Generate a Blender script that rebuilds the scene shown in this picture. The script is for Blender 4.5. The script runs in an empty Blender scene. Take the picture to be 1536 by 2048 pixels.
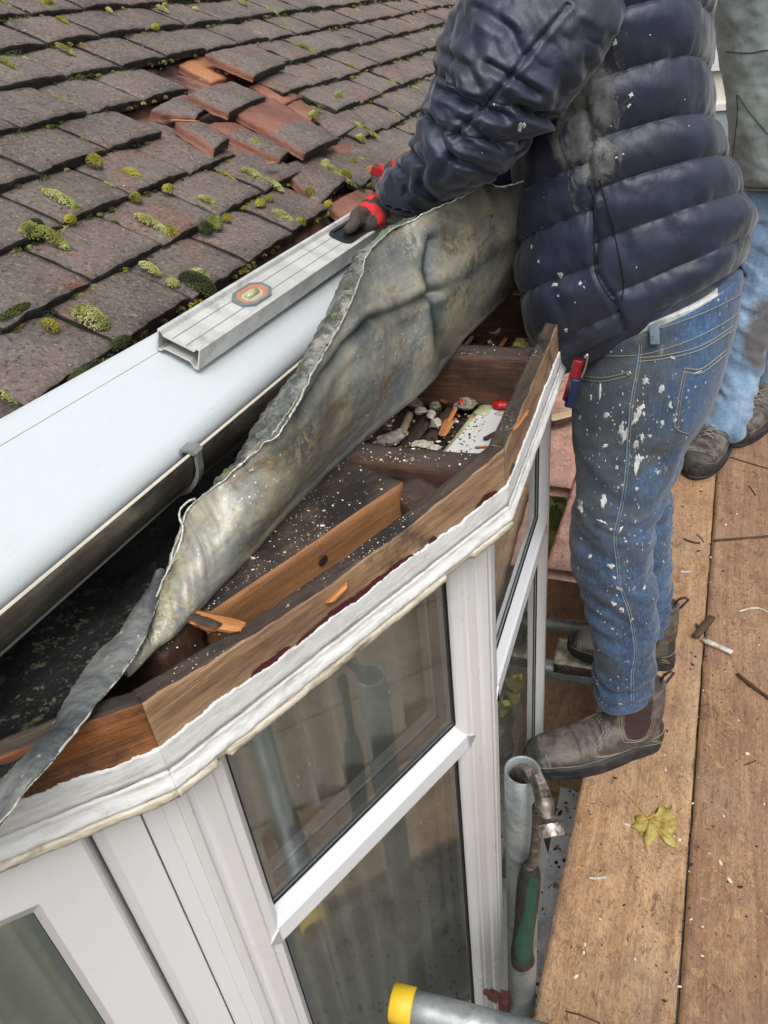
import bpy, bmesh, math, random
import numpy as np
from mathutils import Vector, Matrix, noise
from mathutils.bvhtree import BVHTree
from math import sin, cos, pi, radians

random.seed(7)
SC = bpy.context.scene
COL = SC.collection

# ------------------------------------------------------------------ camera
# metres; z=0 is the top of the scaffold boards, +Y runs along the house wall, +X away from it
F, CX, CY, H = 1540., 768., 1024., 1.45
_vp = np.array([272., 2296., F]); _up = -_vp/np.linalg.norm(_vp)
_f = np.array([0, 0, 1.]); _h = _f-_up*(_f@_up); _h /= np.linalg.norm(_h)
_r = np.cross(_h, _up)
if _r[0] < 0: _r = -_r
TH = radians(23.)
_Yw = np.array([sin(TH), cos(TH)]); _Xw = np.array([cos(TH), -sin(TH)])
C0 = np.array([0, 0, H])
def c2w(d):
    d = np.asarray(d, float); g = np.array([d@_r, d@_h])
    return np.array([g@_Xw, g@_Yw, d@_up])
def ray(px, py): return c2w([px-CX, py-CY, F])
def Z(px, py, z): v = ray(px, py); return Vector(C0+v*(z-H)/v[2])          # point on a level plane
def S(px, py, Y): v = ray(px, py); return Vector(C0+v*Y/v[1])              # point on a plane across the boards
def PL(px, py, p0, n):
    v = ray(px, py); n = np.array(n); return Vector(C0+v*(n@(np.array(p0)-C0))/(n@v))
def proj(P):
    q = np.array(P)-C0; g = q[0]*_Xw+q[1]*_Yw
    c = g[0]*_r+g[1]*_h+q[2]*_up
    return CX+F*c[0]/c[2], CY+F*c[1]/c[2]

cam = bpy.data.cameras.new('camera'); camo = bpy.data.objects.new('camera', cam); COL.objects.link(camo)
xa, ya, za = Vector(c2w([1, 0, 0])), Vector(c2w([0, -1, 0])), Vector(c2w([0, 0, -1]))
camo.matrix_world = Matrix.Translation((0, 0, H)) @ Matrix((xa, ya, za)).transposed().to_4x4()
cam.sensor_fit = 'VERTICAL'; cam.sensor_height = 36; cam.lens = 36*F/2048; cam.clip_start = .05; cam.clip_end = 900
SC.camera = camo

# ------------------------------------------------------------------ light
SUN_EL, SUN_AZ = radians(58), radians(150)
world = bpy.data.worlds.new("World"); SC.world = world; world.use_nodes = True
wn = world.node_tree.nodes; wl = world.node_tree.links
bg = wn['Background']; sky = wn.new('ShaderNodeTexSky'); sky.sky_type = 'NISHITA'; sky.sun_disc = False
sky.sun_elevation = SUN_EL; sky.sun_rotation = SUN_AZ; sky.dust_density = 5; sky.ozone_density = 1; sky.air_density = 1
hs = wn.new('ShaderNodeHueSaturation'); hs.inputs['Saturation'].default_value = .22
wl.new(sky.outputs[0], hs.inputs['Color']); wl.new(hs.outputs[0], bg.inputs[0]); bg.inputs[1].default_value = .15
sun = bpy.data.lights.new('sun', 'SUN'); suno = bpy.data.objects.new('sun', sun); COL.objects.link(suno)
sun.energy = 1.1; sun.angle = radians(35); sun.color = (1, .97, .93)
sd = Vector((sin(SUN_AZ)*cos(SUN_EL), cos(SUN_AZ)*cos(SUN_EL), sin(SUN_EL)))
suno.rotation_euler = sd.to_track_quat('Z', 'Y').to_euler()
SC.view_settings.view_transform = 'Standard'; SC.view_settings.look = 'None'
SC.view_settings.exposure = .36; SC.view_settings.gamma = 1
SC.render.engine = 'CYCLES'; SC.cycles.max_bounces = 7; SC.cycles.transparent_max_bounces = 12
SC.cycles.caustics_reflective = False; SC.cycles.caustics_refractive = False

# ------------------------------------------------------------------ materials
def rgb(h):
    h = h.lstrip('#'); c = [int(h[i:i+2], 16)/255 for i in (0, 2, 4)]
    return tuple(x/12.92 if x <= .04045 else ((x+.055)/1.055)**2.4 for x in c)+(1,)
class Mat:
    def __init__(s, name, rough=.6, metal=0., spec=.5):
        s.m = bpy.data.materials.new(name); s.m.use_nodes = True
        s.t = s.m.node_tree; s.n = s.t.nodes; s.l = s.t.links; s.p = s.n['Principled BSDF']
        s.p.inputs['Roughness'].default_value = rough; s.p.inputs['Metallic'].default_value = metal
        s.p.inputs['Specular IOR Level'].default_value = spec
        s.co = s.n.new('ShaderNodeTexCoord').outputs['Object']
    def _set(s, sock, v):
        if v is None: return
        if isinstance(v, bpy.types.NodeSocket): s.l.new(v, sock)
        else: sock.default_value = v
    def map(s, scale=(1, 1, 1), rot=(0, 0, 0), loc=(0, 0, 0), vec=None):
        n = s.n.new('ShaderNodeMapping'); n.inputs['Scale'].default_value = scale
        n.inputs['Rotation'].default_value = rot; n.inputs['Location'].default_value = loc
        s.l.new(vec or s.co, n.inputs['Vector']); return n.outputs[0]
    def noise(s, scale, detail=4, rough=.6, dist=0, vec=None):
        n = s.n.new('ShaderNodeTexNoise'); n.inputs['Scale'].default_value = scale; n.inputs['Detail'].default_value = detail
        n.inputs['Roughness'].default_value = rough; n.inputs['Distortion'].default_value = dist
        s.l.new(vec or s.co, n.inputs['Vector']); return n.outputs['Fac']
    def vor(s, scale, vec=None, feature='F1', out='Distance', rand=1):
        n = s.n.new('ShaderNodeTexVoronoi'); n.inputs['Scale'].default_value = scale; n.feature = feature
        n.inputs['Randomness'].default_value = rand
        s.l.new(vec or s.co, n.inputs['Vector']); return n.outputs[out]
    def wave(s, scale, dist, detail, vec=None, prof='SIN', dscale=1, bands='X'):
        n = s.n.new('ShaderNodeTexWave'); n.inputs['Scale'].default_value = scale; n.inputs['Distortion'].default_value = dist
        n.inputs['Detail'].default_value = detail; n.inputs['Detail Scale'].default_value = dscale; n.wave_profile = prof; n.bands_direction = bands
        s.l.new(vec or s.co, n.inputs['Vector']); return n.outputs['Fac']
    def ramp(s, fac, stops, interp='LINEAR'):
        n = s.n.new('ShaderNodeValToRGB'); n.color_ramp.interpolation = interp; e = n.color_ramp.elements
        while len(e) < len(stops): e.new(.5)
        for k, (p, c) in enumerate(stops):
            e[k].position = p
            e[k].color = rgb(c) if isinstance(c, str) else ((c, c, c, 1) if isinstance(c, (int, float)) else c)
        s.l.new(fac, n.inputs[0]); return n.outputs[0]
    def mix(s, fac, a, b, mode='MIX'):
        n = s.n.new('ShaderNodeMix'); n.data_type = 'RGBA'; n.blend_type = mode
        s._set(n.inputs[0], fac)
        for k, v in ((6, a), (7, b)): s._set(n.inputs[k], rgb(v) if isinstance(v, str) else v)
        return n.outputs[2]
    def math(s, op, a, b=None, c=None, clamp=False):
        n = s.n.new('ShaderNodeMath'); n.operation = op; n.use_clamp = clamp
        for k, v in enumerate((a, b, c)): s._set(n.inputs[k], v)
        return n.outputs[0]
    def sep(s, vec=None):
        n = s.n.new('ShaderNodeSeparateXYZ'); s.l.new(vec or s.co, n.inputs[0]); return n.outputs
    def step(s, v, lo, hi):      # 0 below lo, 1 above hi
        n = s.n.new('ShaderNodeMapRange'); n.clamp = True
        s._set(n.inputs[0], v); n.inputs[1].default_value = lo; n.inputs[2].default_value = hi; return n.outputs[0]
    def color(s, v): s._set(s.p.inputs['Base Color'], rgb(v) if isinstance(v, str) else v); return s
    def rough(s, v): s._set(s.p.inputs['Roughness'], v); return s
    def bump(s, hgt, strength=.5, dist=.001, prev=None):
        n = s.n.new('ShaderNodeBump'); n.inputs['Strength'].default_value = strength; n.inputs['Distance'].default_value = dist
        s.l.new(hgt, n.inputs['Height'])
        if prev: s.l.new(prev, n.inputs['Normal'])
        s.l.new(n.outputs[0], s.p.inputs['Normal']); return n.outputs[0]

def wood(name, stops, grain=1., rough=.6, bump=.5, dirt=None, dirtamt=.5, saw=False, wet=False, specks=0., knots=False):
    m = Mat(name, rough)
    v = m.map((1.2*grain, 14*grain, 14*grain))
    n1 = m.noise(3.2, 6, .65, .6, v); n2 = m.noise(18, 5, .7, 0, m.map((.8, 9, 9)))
    g = m.math('ADD', m.math('MULTIPLY', n1, .65), m.math('MULTIPLY', n2, .35))
    c = m.ramp(g, stops)
    fine = m.noise(60, 4, .7, 0, m.map((.5, 12, 12)))
    c = m.mix(m.math('MULTIPLY', m.step(fine, .42, .62), .35), c, m.mix(1., c, '#5a4a3c', 'MULTIPLY'))
    if saw:
        w = m.wave(95, 2.5, 2, m.map((1, .1, .35)), bands='X'); c = m.mix(m.math('MULTIPLY', w, .3), c, m.mix(1., c, '#8d6a45', 'MULTIPLY'))
    if dirt:
        d = m.noise(7, 8, .7); d2 = m.step(d, .62-dirtamt*.3, .72-dirtamt*.2)
        c = m.mix(d2, c, dirt)
    if specks:
        vs = m.vor(260); ns = m.noise(9, 3); k = m.math('MULTIPLY', m.math('LESS_THAN', vs, .13+.1*specks), m.step(ns, .5, .6))
        c = m.mix(k, c, '#d9d5c6')
    m.color(c)
    if wet: m.rough(m.ramp(m.noise(6, 5, .6), [(.35, .28), (.65, .6)]))
    h = m.math('ADD', g, m.math('MULTIPLY', fine, .5)); m.bump(h, bump, .0025)
    return m.m

WD_BOARD = None
def board_mat(name, stops, wetlo):
    m = Mat(name, .5)
    v = m.map((1.0, 16, 1)); n1 = m.noise(2.4, 6, .62, .8, v); n2 = m.noise(30, 5, .7, 0, m.map((.35, 8, 1)))
    g = m.math('ADD', m.math('MULTIPLY', n1, .6), m.math('MULTIPLY', n2, .4)); c = m.ramp(g, stops)
    worn = m.step(m.noise(11, 8, .75, .5), .48, .62); c = m.mix(m.math('MULTIPLY', worn, .6), c, '#75594a')
    fleck = m.step(m.noise(60, 4, .85, 1.5, m.map((.45, 1, 1))), .55, .63); c = m.mix(m.math('MULTIPLY', fleck, .65), c, '#3c2c22')
    mot = m.step(m.noise(95, 3, .7, 2.5, m.map((.6, 1, 1))), .50, .57); c = m.mix(m.math('MULTIPLY', mot, .42), c, '#684a37')
    fl2 = m.step(m.noise(48, 4, .8, 1.), .56, .64); c = m.mix(m.math('MULTIPLY', fl2, .4), c, '#c9a274')
    k = m.math('MULTIPLY', m.math('LESS_THAN', m.vor(70), .11), m.step(m.noise(7, 3), .52, .6)); c = m.mix(k, c, '#2c2119')
    k = m.math('MULTIPLY', m.math('LESS_THAN', m.vor(120), .10), m.step(m.noise(5, 3, .6, 0, m.map(loc=(3, 1, 0))), .5, .6)); c = m.mix(k, c, '#d8d2c0')
    big = m.step(m.noise(3.2, 3), .5, .7); c = m.mix(m.math('MULTIPLY', big, .35), c, '#8a8076')
    m.color(c); m.rough(m.ramp(m.noise(5, 5, .6), [(.35, wetlo), (.68, .62)]))
    m.bump(m.math('ADD', g, m.math('MULTIPLY', m.noise(90, 4, .7, 0, m.map((.4, 6, 1))), .5)), .8, .003)
    return m.m
M_BOARD1 = board_mat('light scaffold board', [(.3, '#86684e'), (.45, '#a5825f'), (.58, '#bb9a76'), (.75, '#937764')], .3)
M_BOARD2 = board_mat('brown scaffold board', [(.3, '#6b5140'), (.45, '#8e6e54'), (.6, '#a68769'), (.75, '#796250')], .25)
M_BOARD3 = board_mat('pink wet scaffold board', [(.3, '#a07868'), (.45, '#c09280'), (.6, '#d2a694'), (.75, '#96766a')], .12)

W_RIM = wood('weathered rim timber', [(.28, '#54433a'), (.42, '#86694f'), (.56, '#ab8a69'), (.72, '#75604e')], 1, .75, .9, '#2b211a', .25)
W_RIMTOP = wood('grey dirty timber', [(.3, '#26201b'), (.5, '#463a30'), (.7, '#625446')], 1, .85, .9, '#1c1815', .5, specks=.3)
W_ORANGE = wood('broken orange timber', [(.28, '#2f1a0d'), (.42, '#6e4020'), (.55, '#9d6230'), (.7, '#4f2f18')], 1.2, .7, 1., '#2a1a10', .55)
W_BEAM = wood('sawn beam side', [(.3, '#7a5232'), (.5, '#9c6f46'), (.7, '#b98a5c')], .8, .7, .4, None, 0, saw=True)
W_BEAMTOP = wood('black dirty beam top', [(.3, '#1d1814'), (.45, '#3b3128'), (.6, '#5a4a3b'), (.75, '#6a5846')], 1, .85, .8, '#181310', .5, specks=.3)
W_JOIST = wood('old joist timber', [(.28, '#22150d'), (.45, '#4a3020'), (.6, '#67462f'), (.75, '#33231a')], 1, .65, .9, '#1d1510', .35)
W_JTOP = wood('old joist top', [(.28, '#241d18'), (.5, '#453830'), (.75, '#5c4c40')], 1, .8, .8, '#1b1612', .4, specks=.6)
W_SPLINT = wood('fresh splinter', [(.3, '#8a4f25'), (.5, '#c07f46'), (.7, '#d9a46c')], 1.5, .7, .8)
W_STICK = wood('stick bark', [(.3, '#2a1e16'), (.6, '#5a4432'), (.75, '#7b6149')], 2, .8, .8)
W_PALE = wood('pale timber', [(.3, '#a88e6c'), (.5, '#cbb592'), (.7, '#8c755a')], 1, .7, .5)

def plastic(name, c, rough=.25, dirt=.15, dcol='#8a8880', bumpk=.06):
    m = Mat(name, rough)
    n = m.noise(9, 8, .7); k = m.math('MULTIPLY', m.step(n, .5, .75), dirt)
    col = m.mix(k, c, dcol)
    sp = m.math('MULTIPLY', m.math('LESS_THAN', m.vor(45), .07), m.step(m.noise(6, 2), .5, .62)); col = m.mix(m.math('MULTIPLY', sp, min(1, dirt*3.5)), col, '#4a443c')
    m.color(col); m.rough(m.ramp(m.noise(14, 4), [(.3, rough*.8), (.7, rough*1.3)])); m.bump(m.noise(4, 3), bumpk, .004); return m.m
P_FASCIA = plastic('white upvc sheet', '#c0c6c9', .24, .18, '#a9aba6')
def framemat(name, c, rough):
    m = Mat(name, rough); n = m.noise(3, 3, .5); col = m.mix(m.math('MULTIPLY', n, .10), c, '#b4b2ae')
    sp = m.math('MULTIPLY', m.math('LESS_THAN', m.vor(26), .035), m.step(m.noise(9, 2), .5, .55)); col = m.mix(m.math('MULTIPLY', sp, .85), col, '#3c352e')
    g = m.step(m.noise(30, 8, .8, .5, m.map((1, 1, .25))), .60, .78); col = m.mix(m.math('MULTIPLY', g, .25), col, '#8f8a80'); m.color(col)
    m.rough(m.ramp(m.noise(10, 3), [(.3, rough*.85), (.7, rough*1.2)])); return m.m
P_FRAME = framemat('white window plastic', '#d6d5d6', .3)
P_SPACER = framemat('pale grey spacer bar', '#aab4b6', .35)
P_BEAD = framemat('white bead', '#d6d8dc', .3)
P_GASKET = plastic('grey gasket', '#6c7478', .4, .3, '#33383a')
P_BLACK = plastic('black rubber', '#15171a', .5, .2, '#3a3836')
P_GUTIN = plastic('clip grey plastic', '#777a78', .45, .6, '#45443e')
P_YELLOW = plastic('yellow tube cap', '#d9b52a', .5, .25, '#a08020')
P_RED = plastic('red plastic', '#a81c20', .4, .15, '#701010')

def paintmat():
    m = Mat('old white paint', .5)
    n = m.noise(22, 8, .72, .3, m.map((1, 2.5, 2.5))); c = m.ramp(n, [(.3, '#bdbab2'), (.45, '#dfdfdd'), (.7, '#ececec')])
    cr = m.noise(30, 10, .8, 2.5, m.map((.25, 2.2, 2.2))); k = m.step(cr, .64, .67); c = m.mix(k, c, '#5a5046')
    cr2 = m.step(m.noise(60, 6, .8, 1, m.map((.3, 1.5, 1.5))), .69, .72); c = m.mix(m.math('MULTIPLY', cr2, .7), c, '#3f2620')
    m.color(c); m.bump(m.math('ADD', n, m.math('MULTIPLY', cr, -1.4)), .9, .002); return m.m
M_PAINT = paintmat()
def creammat():
    m = Mat('cream old drip bead', .6); n = m.noise(40, 8, .75, .5, m.map((.5, 2, 2)))
    c = m.ramp(n, [(.32, '#4d453b'), (.44, '#a89e8b'), (.58, '#cdc5b4'), (.75, '#d8d2c4')]); m.color(c); m.bump(n, .9, .002); return m.m
M_CREAM = creammat()
M_MAROON = Mat('maroon old paint', .35).color('#4a1620').m

def tilemat(name, stops, edge=False):
    m = Mat(name, .8)
    n = m.noise(9, 8, .7, .2); big = m.noise(2.7, 4, .6, .3)
    c = m.ramp(m.math('ADD', m.math('MULTIPLY', n, .55), m.math('MULTIPLY', big, .45)), stops)
    if not edge:
        red = m.step(m.noise(6.5, 5, .65, .6, m.map(loc=(4, 2, 7))), .56, .66); c = m.mix(m.math('MULTIPLY', red, .55), c, '#8a5240')
        blue = m.step(m.noise(5, 3, .6, 0, m.map(loc=(1, 9, 2))), .6, .72); c = m.mix(m.math('MULTIPLY', blue, .35), c, '#4b5058')
        gr = m.noise(150, 4, .85); c = m.mix(m.math('MULTIPLY', m.step(gr, .50, .64), .6), c, '#a29890')
        dk = m.step(m.noise(130, 3, .8, 0, m.map(loc=(5, 5, 5))), .55, .63); c = m.mix(m.math('MULTIPLY', dk, .75), c, '#2c2624')
        wh = m.math('MULTIPLY', m.math('LESS_THAN', m.vor(110), .10), m.step(m.noise(14, 2), .45, .55)); c = m.mix(m.math('MULTIPLY', wh, .8), c, '#c9c3b6')
    m.color(c)
    m.rough(m.ramp(m.noise(60, 3), [(.3, .55), (.7, .9)]))
    b = m.bump(m.math('ADD', m.noise(130, 5, .85), m.math('MULTIPLY', m.math('LESS_THAN', m.vor(100), .22), .7)), 1., .0045)
    m.bump(m.noise(22, 4), .6, .006, b); return m.m
M_TILE = tilemat('brown concrete tile', [(.35, '#4d443e'), (.5, '#6e625a'), (.62, '#7d7066'), (.75, '#625248')])
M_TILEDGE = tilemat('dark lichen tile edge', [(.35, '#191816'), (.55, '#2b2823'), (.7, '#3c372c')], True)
M_CLAY = tilemat('broken clay face', [(.35, '#5e4237'), (.5, '#8c5e4c'), (.62, '#a57562'), (.75, '#4a3832')], True)
M_ORANGE = tilemat('fresh orange clay', [(.35, '#7a4c36'), (.5, '#b0764e'), (.65, '#c08a62'), (.75, '#5e4030')], True)
def mossmat(name, stops):
    m = Mat(name, .9); n = m.noise(28, 3, .6); m.color(m.ramp(n, stops)); m.bump(m.noise(700, 3), .8, .002)
    m.p.inputs['Subsurface Weight'].default_value = .05; return m.m
M_MOSS = mossmat('green moss', [(.3, '#565a28'), (.45, '#848a42'), (.6, '#b0b274'), (.72, '#74703a')])
M_MOSS2 = mossmat('yellow moss', [(.3, '#5a5018'), (.5, '#8a8228'), (.65, '#a8a040'), (.75, '#5d4a20')])
M_MOSS3 = mossmat('dark moss', [(.3, '#23270f'), (.5, '#3e4418'), (.65, '#5b5f24'), (.75, '#2e2c16')])

def zincmat(name, inner=True):
    m = Mat(name, .4, .3)
    n = m.noise(5.5, 9, .74, .9, m.map((1.4, .42, 1.4), (0, .3, 0))); c = m.ramp(n, [(.3, '#3f4446'), (.42, '#676c6d'), (.52, '#878a87'), (.62, '#a5a398'), (.75, '#73726b')])
    if inner:
        st = m.step(m.noise(7, 6, .7, 1., m.map((1.5, .5, 1.7), loc=(2, 5, 1))), .44, .60); c = m.mix(m.math('MULTIPLY', st, .6), c, '#b8ae90')
        br = m.step(m.noise(8, 8, .75, 1.2, m.map((1.5, .45, 1.5), loc=(7, 1, 4))), .53, .66); c = m.mix(m.math('MULTIPLY', br, .75), c, '#5b4930')
        ora = m.step(m.noise(11, 7, .7, 1., m.map((1.3, .5, 1.3), loc=(9, 8, 1))), .60, .68); c = m.mix(m.math('MULTIPLY', ora, .7), c, '#8d5a26')
        bl = m.step(m.noise(9, 4, .6, 1., m.map(loc=(1, 1, 9))), .58, .68); c = m.mix(m.math('MULTIPLY', bl, .5), c, '#55697a')
        ye = m.math('MULTIPLY', m.step(m.noise(95, 6, .85), .50, .57), m.step(m.noise(8, 4, .6, 0, m.map(loc=(3, 3, 6))), .5, .62)); c = m.mix(m.math('MULTIPLY', ye, .8), c, '#c0b48a')
        wh = m.math('MULTIPLY', m.math('LESS_THAN', m.vor(150), .15), m.step(m.noise(10, 3), .52, .6)); c = m.mix(wh, c, '#cfd2cf')
        dk = m.math('MULTIPLY', m.math('LESS_THAN', m.vor(60, m.map((1, 1, .5))), .1), m.step(m.noise(6, 3, .6, 0, m.map(loc=(2, 2, 2))), .5, .6)); c = m.mix(dk, c, '#25221e')
    else:
        li = m.step(m.noise(24, 7, .75, .5), .47, .56); c = m.mix(li, c, '#5d6055')
        gr = m.step(m.noise(13, 7, .7, .4, m.map(loc=(4, 4, 4))), .55, .63); c = m.mix(m.math('MULTIPLY', gr, .9), c, '#77803c')
        dk = m.step(m.noise(40, 6, .8, 0, m.map(loc=(6, 4, 4))), .48, .58); c = m.mix(m.math('MULTIPLY', dk, .8), c, '#2f2f2a')
        m.p.inputs['Metallic'].default_value = .05
    m.color(c); m.rough(m.ramp(m.noise(12, 6), [(.3, .34 if inner else .7), (.7, .52 if inner else .95)]))
    b = m.bump(m.noise(45 if inner else 110, 8, .8), .3 if inner else 1., .003)
    m.bump(m.noise(9, 4), .5, .01, b); return m.m
M_ZINC = zincmat('stained zinc sheet'); M_ZINCOUT = zincmat('lichen zinc outside', False)
def leadmat():
    m = Mat('dark lead strip', .5, .3); n = m.noise(12, 7, .7, .5); c = m.ramp(n, [(.3, '#303335'), (.47, '#575a5b'), (.6, '#80827f'), (.75, '#484a4a')])
    wh = m.math('MULTIPLY', m.math('LESS_THAN', m.vor(90), .14), m.step(m.noise(12, 3), .45, .55)); c = m.mix(wh, c, '#b9b8a8')
    w2 = m.step(m.noise(26, 8, .8, .8), .60, .65); c = m.mix(m.math('MULTIPLY', w2, .6), c, '#b5b4a6')
    m.color(c); m.bump(m.noise(50, 5, .7), .6, .003); return m.m
M_LEAD = leadmat()
M_TORN = Mat('torn bright metal edge', .4, .3).color('#b9b8ae').m
def feltmat():
    m = Mat('black bitumen felt', .55); n = m.noise(6, 7, .7, .5); c = m.ramp(n, [(.35, '#050506'), (.55, '#0f1012'), (.7, '#22231f')])
    d = m.math('MULTIPLY', m.step(m.noise(90, 5, .8), .54, .62), m.step(m.noise(4.5, 4, .6, .5), .5, .62)); c = m.mix(m.math('MULTIPLY', d, .7), c, '#6e6a50')
    m.color(c); m.rough(m.ramp(m.noise(9, 4), [(.3, .3), (.7, .75)])); m.bump(m.noise(40, 6, .8), .8, .004); return m.m
M_FELT = feltmat()
def gutout():
    m = Mat('dirty gutter outside', .35); n = m.noise(8, 7, .7, .5, m.map((3, .8, 3))); m.color(m.ramp(n, [(.35, '#25231e'), (.5, '#45403a'), (.65, '#635d4e'), (.75, '#7d776a')]))
    m.bump(m.noise(50, 5), .3, .002); return m.m
M_GUT = gutout()
M_GUTLIP = plastic('gutter lip cream', '#c4bfae', .45, .4, '#6b6558')
def alumat():
    m = Mat('brushed aluminium', .42, .35); n = m.noise(30, 6, .7, 0, m.map((1, .06, 1))); c = m.ramp(n, [(.3, '#b4b4b0'), (.6, '#d4d4d0')])
    d = m.step(m.noise(20, 7, .75, .5), .56, .68); c = m.mix(m.math('MULTIPLY', d, .5), c, '#7e786c'); m.color(c)
    m.rough(m.ramp(m.noise(25, 5), [(.3, .3), (.7, .55)])); m.bump(m.noise(90, 4, .7), .15, .001); return m.m
M_ALU = alumat()
def galv(name, a='#6f7678', b='#a2a8a8'):
    m = Mat(name, .42, .55); n = m.noise(25, 6, .7, .5); v = m.vor(35, out='Color'); c = m.ramp(n, [(.3, a), (.6, b), (.75, '#8b8f8c')])
    d = m.step(m.noise(14, 7, .75), .6, .7); c = m.mix(m.math('MULTIPLY', d, .5), c, '#c8c8be'); m.color(c); m.bump(m.noise(60, 4), .35, .001); return m.m
M_GALV = galv('galvanised steel')
def steelmat():
    m = Mat('old hammer steel', .42, .7); n = m.noise(90, 6, .75, .5); m.color(m.ramp(n, [(.3, '#332b26'), (.45, '#5f5650'), (.58, '#80776f'), (.72, '#b5aca4')]))
    m.rough(m.ramp(n, [(.3, .35), (.7, .6)])); m.bump(n, .5, .0012); return m.m
M_STEEL = steelmat()
def wornface():
    m = Mat('worn striking steel', .35, .7); n = m.noise(110, 6, .8, .6); m.color(m.ramp(n, [(.3, '#3a2c26'), (.45, '#6e5f56'), (.55, '#b8b0a8'), (.75, '#dcd6d0')])); m.bump(n, .6, .001); return m.m
M_WORNF = wornface()
M_WORN = Mat('bright worn steel', .32, .85).color('#a59c94').m
def rustmat():
    m = Mat('rust', .85); n = m.noise(80, 6, .7); m.color(m.ramp(n, [(.3, '#2c1712'), (.55, '#4e2a20'), (.75, '#6b4234')])); m.bump(n, .8, .002); return m.m
M_RUST = rustmat()
def grip(name, c1, c2):
    m = Mat(name, .5); n = m.noise(60, 6, .7); m.color(m.ramp(n, [(.35, c2), (.55, c1)])); m.bump(m.noise(120, 3), .3, .001); return m.m
M_GRIPB = grip('black rubber grip', '#1b1c1e', '#38332c'); M_GRIPG = grip('green rubber grip', '#0f4638', '#24362e')

def jacketmat():
    m = Mat('navy nylon', .38)
    n = m.noise(7, 5, .6); c = m.ramp(n, [(.3, '#191e2d'), (.5, '#22283b'), (.7, '#2c3348')])
    # grey dirt rubbed on the side under the arm
    x = m.sep()
    P = S(1170, 190, 1.16)
    dx = m.math('MULTIPLY', m.math('SUBTRACT', x[0], P.x), 14); dz = m.math('MULTIPLY', m.math('SUBTRACT', x[2], P.z-.03), 6.8)
    r2 = m.math('ADD', m.math('MULTIPLY', dx, dx), m.math('MULTIPLY', dz, dz))
    nz = m.noise(34, 10, .82, 1.2, m.map((1, 1, .6)))
    k = m.step(m.math('ADD', m.math('SUBTRACT', 1., r2), m.math('MULTIPLY', m.math('SUBTRACT', nz, .52), 3.6)), .5, .66)
    k = m.math('MULTIPLY', k, m.step(x[1], 1.13, 1.17))
    c = m.mix(m.math('MULTIPLY', k, .5), c, m.ramp(m.noise(40, 6, .7), [(.3, '#4a4946'), (.5, '#7c7a74'), (.7, '#a5a39a')]))
    sp = m.math('MULTIPLY', m.math('LESS_THAN', m.vor(75, m.map((1, 1, .6))), .07), m.step(m.noise(8, 3), .58, .64)); c = m.mix(sp, c, '#c9c7bd')
    m.color(c); m.rough(m.mix(k, (.5,)*3+(1,), (.85,)*3+(1,)))
    m.p.inputs['Sheen Weight'].default_value = .25; m.p.inputs['Sheen Roughness'].default_value = .4
    b = m.bump(m.noise(34, 4, .6, .25, m.map((1, 1, .6))), .34, .007)
    m.bump(m.wave(900, 0, 0), .04, .0005, b); return m.m
M_JACKET = jacketmat()
def denim(name, stops, dirty=0., region=None):
    m = Mat(name, .85)
    n = m.noise(9, 6, .65, .4, m.map((1, 1, .5))); c = m.ramp(n, stops)
    th = m.noise(260, 3, .8, 0, m.map((1, 1, .25))); c = m.mix(m.math('MULTIPLY', m.step(th, .45, .65), .2), c, '#8fa2b4')
    th2 = m.noise(330, 2, .8, 0, m.map((.25, .25, 1))); c = m.mix(m.math('MULTIPLY', m.step(th2, .5, .65), .3), c, '#16233a')
    if dirty:
        x = m.sep(); zf = m.step(x[2], .35, .8); xf = m.step(x[0], .06, -.10)
        d = m.step(m.math('ADD', m.noise(6, 7, .7, .6), m.math('MULTIPLY', m.math('MULTIPLY', zf, xf), .34)), .53, .68)
        c = m.mix(m.math('MULTIPLY', d, .75), c, m.ramp(m.noise(30, 6), [(.3, '#2e3336'), (.6, '#4c504f'), (.75, '#6f6d60')]))
        d2 = m.math('MULTIPLY', m.step(m.noise(20, 6, .75, .5, m.map((1, 1, .5), loc=(1, 6, 3))), .63, .68), zf); c = m.mix(m.math('MULTIPLY', d2, .6), c, '#8d8b80')
        sp = m.math('MULTIPLY', m.math('LESS_THAN', m.vor(95, m.map((1, 1, .6))), .13), m.step(m.noise(9, 3, .6, 0, m.map(loc=(2, 0, 4))), .5, .6)); c = m.mix(m.math('MULTIPLY', sp, .9), c, '#cdd0cf')
    if region:
        P, rx, rz, colr = region; x = m.sep()
        dx = m.math('DIVIDE', m.math('SUBTRACT', x[0], P.x), rx); dz = m.math('DIVIDE', m.math('SUBTRACT', x[2], P.z), rz)
        r2 = m.math('ADD', m.math('MULTIPLY', dx, dx), m.math('MULTIPLY', dz, dz))
        k = m.step(m.math('ADD', m.math('SUBTRACT', 1., r2), m.math('MULTIPLY', m.math('SUBTRACT', m.noise(16, 6), .5), 2.)), 0, .6)
        c = m.mix(m.math('MULTIPLY', k, .85), c, colr)
    m.color(c); b = m.bump(m.math('ADD', th, th2), .35, .0012); m.bump(m.noise(24, 4, .6, .8), .3, .006, b)
    m.p.inputs['Sheen Weight'].default_value = .2; return m.m
M_DENIM = denim('worn blue denim', [(.3, '#162842'), (.45, '#223a5a'), (.58, '#335376'), (.75, '#1d3350')], 1.)
M_DENIM2 = denim('pale blue denim', [(.3, '#4f6d8b'), (.45, '#6a87a3'), (.6, '#86a0b8'), (.75, '#5a7690')], 0, (S(1536, 660, 2.7), .09, .13, '#4c4036'))
M_SEAM = Mat('tan stitching', .8).color('#8a8578').m
M_SEAMBL = Mat('pale worn seam', .85).color('#6f8296').m
M_SHIRT = grip('grey tee shirt', '#b9beb8', '#8d928c')
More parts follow.
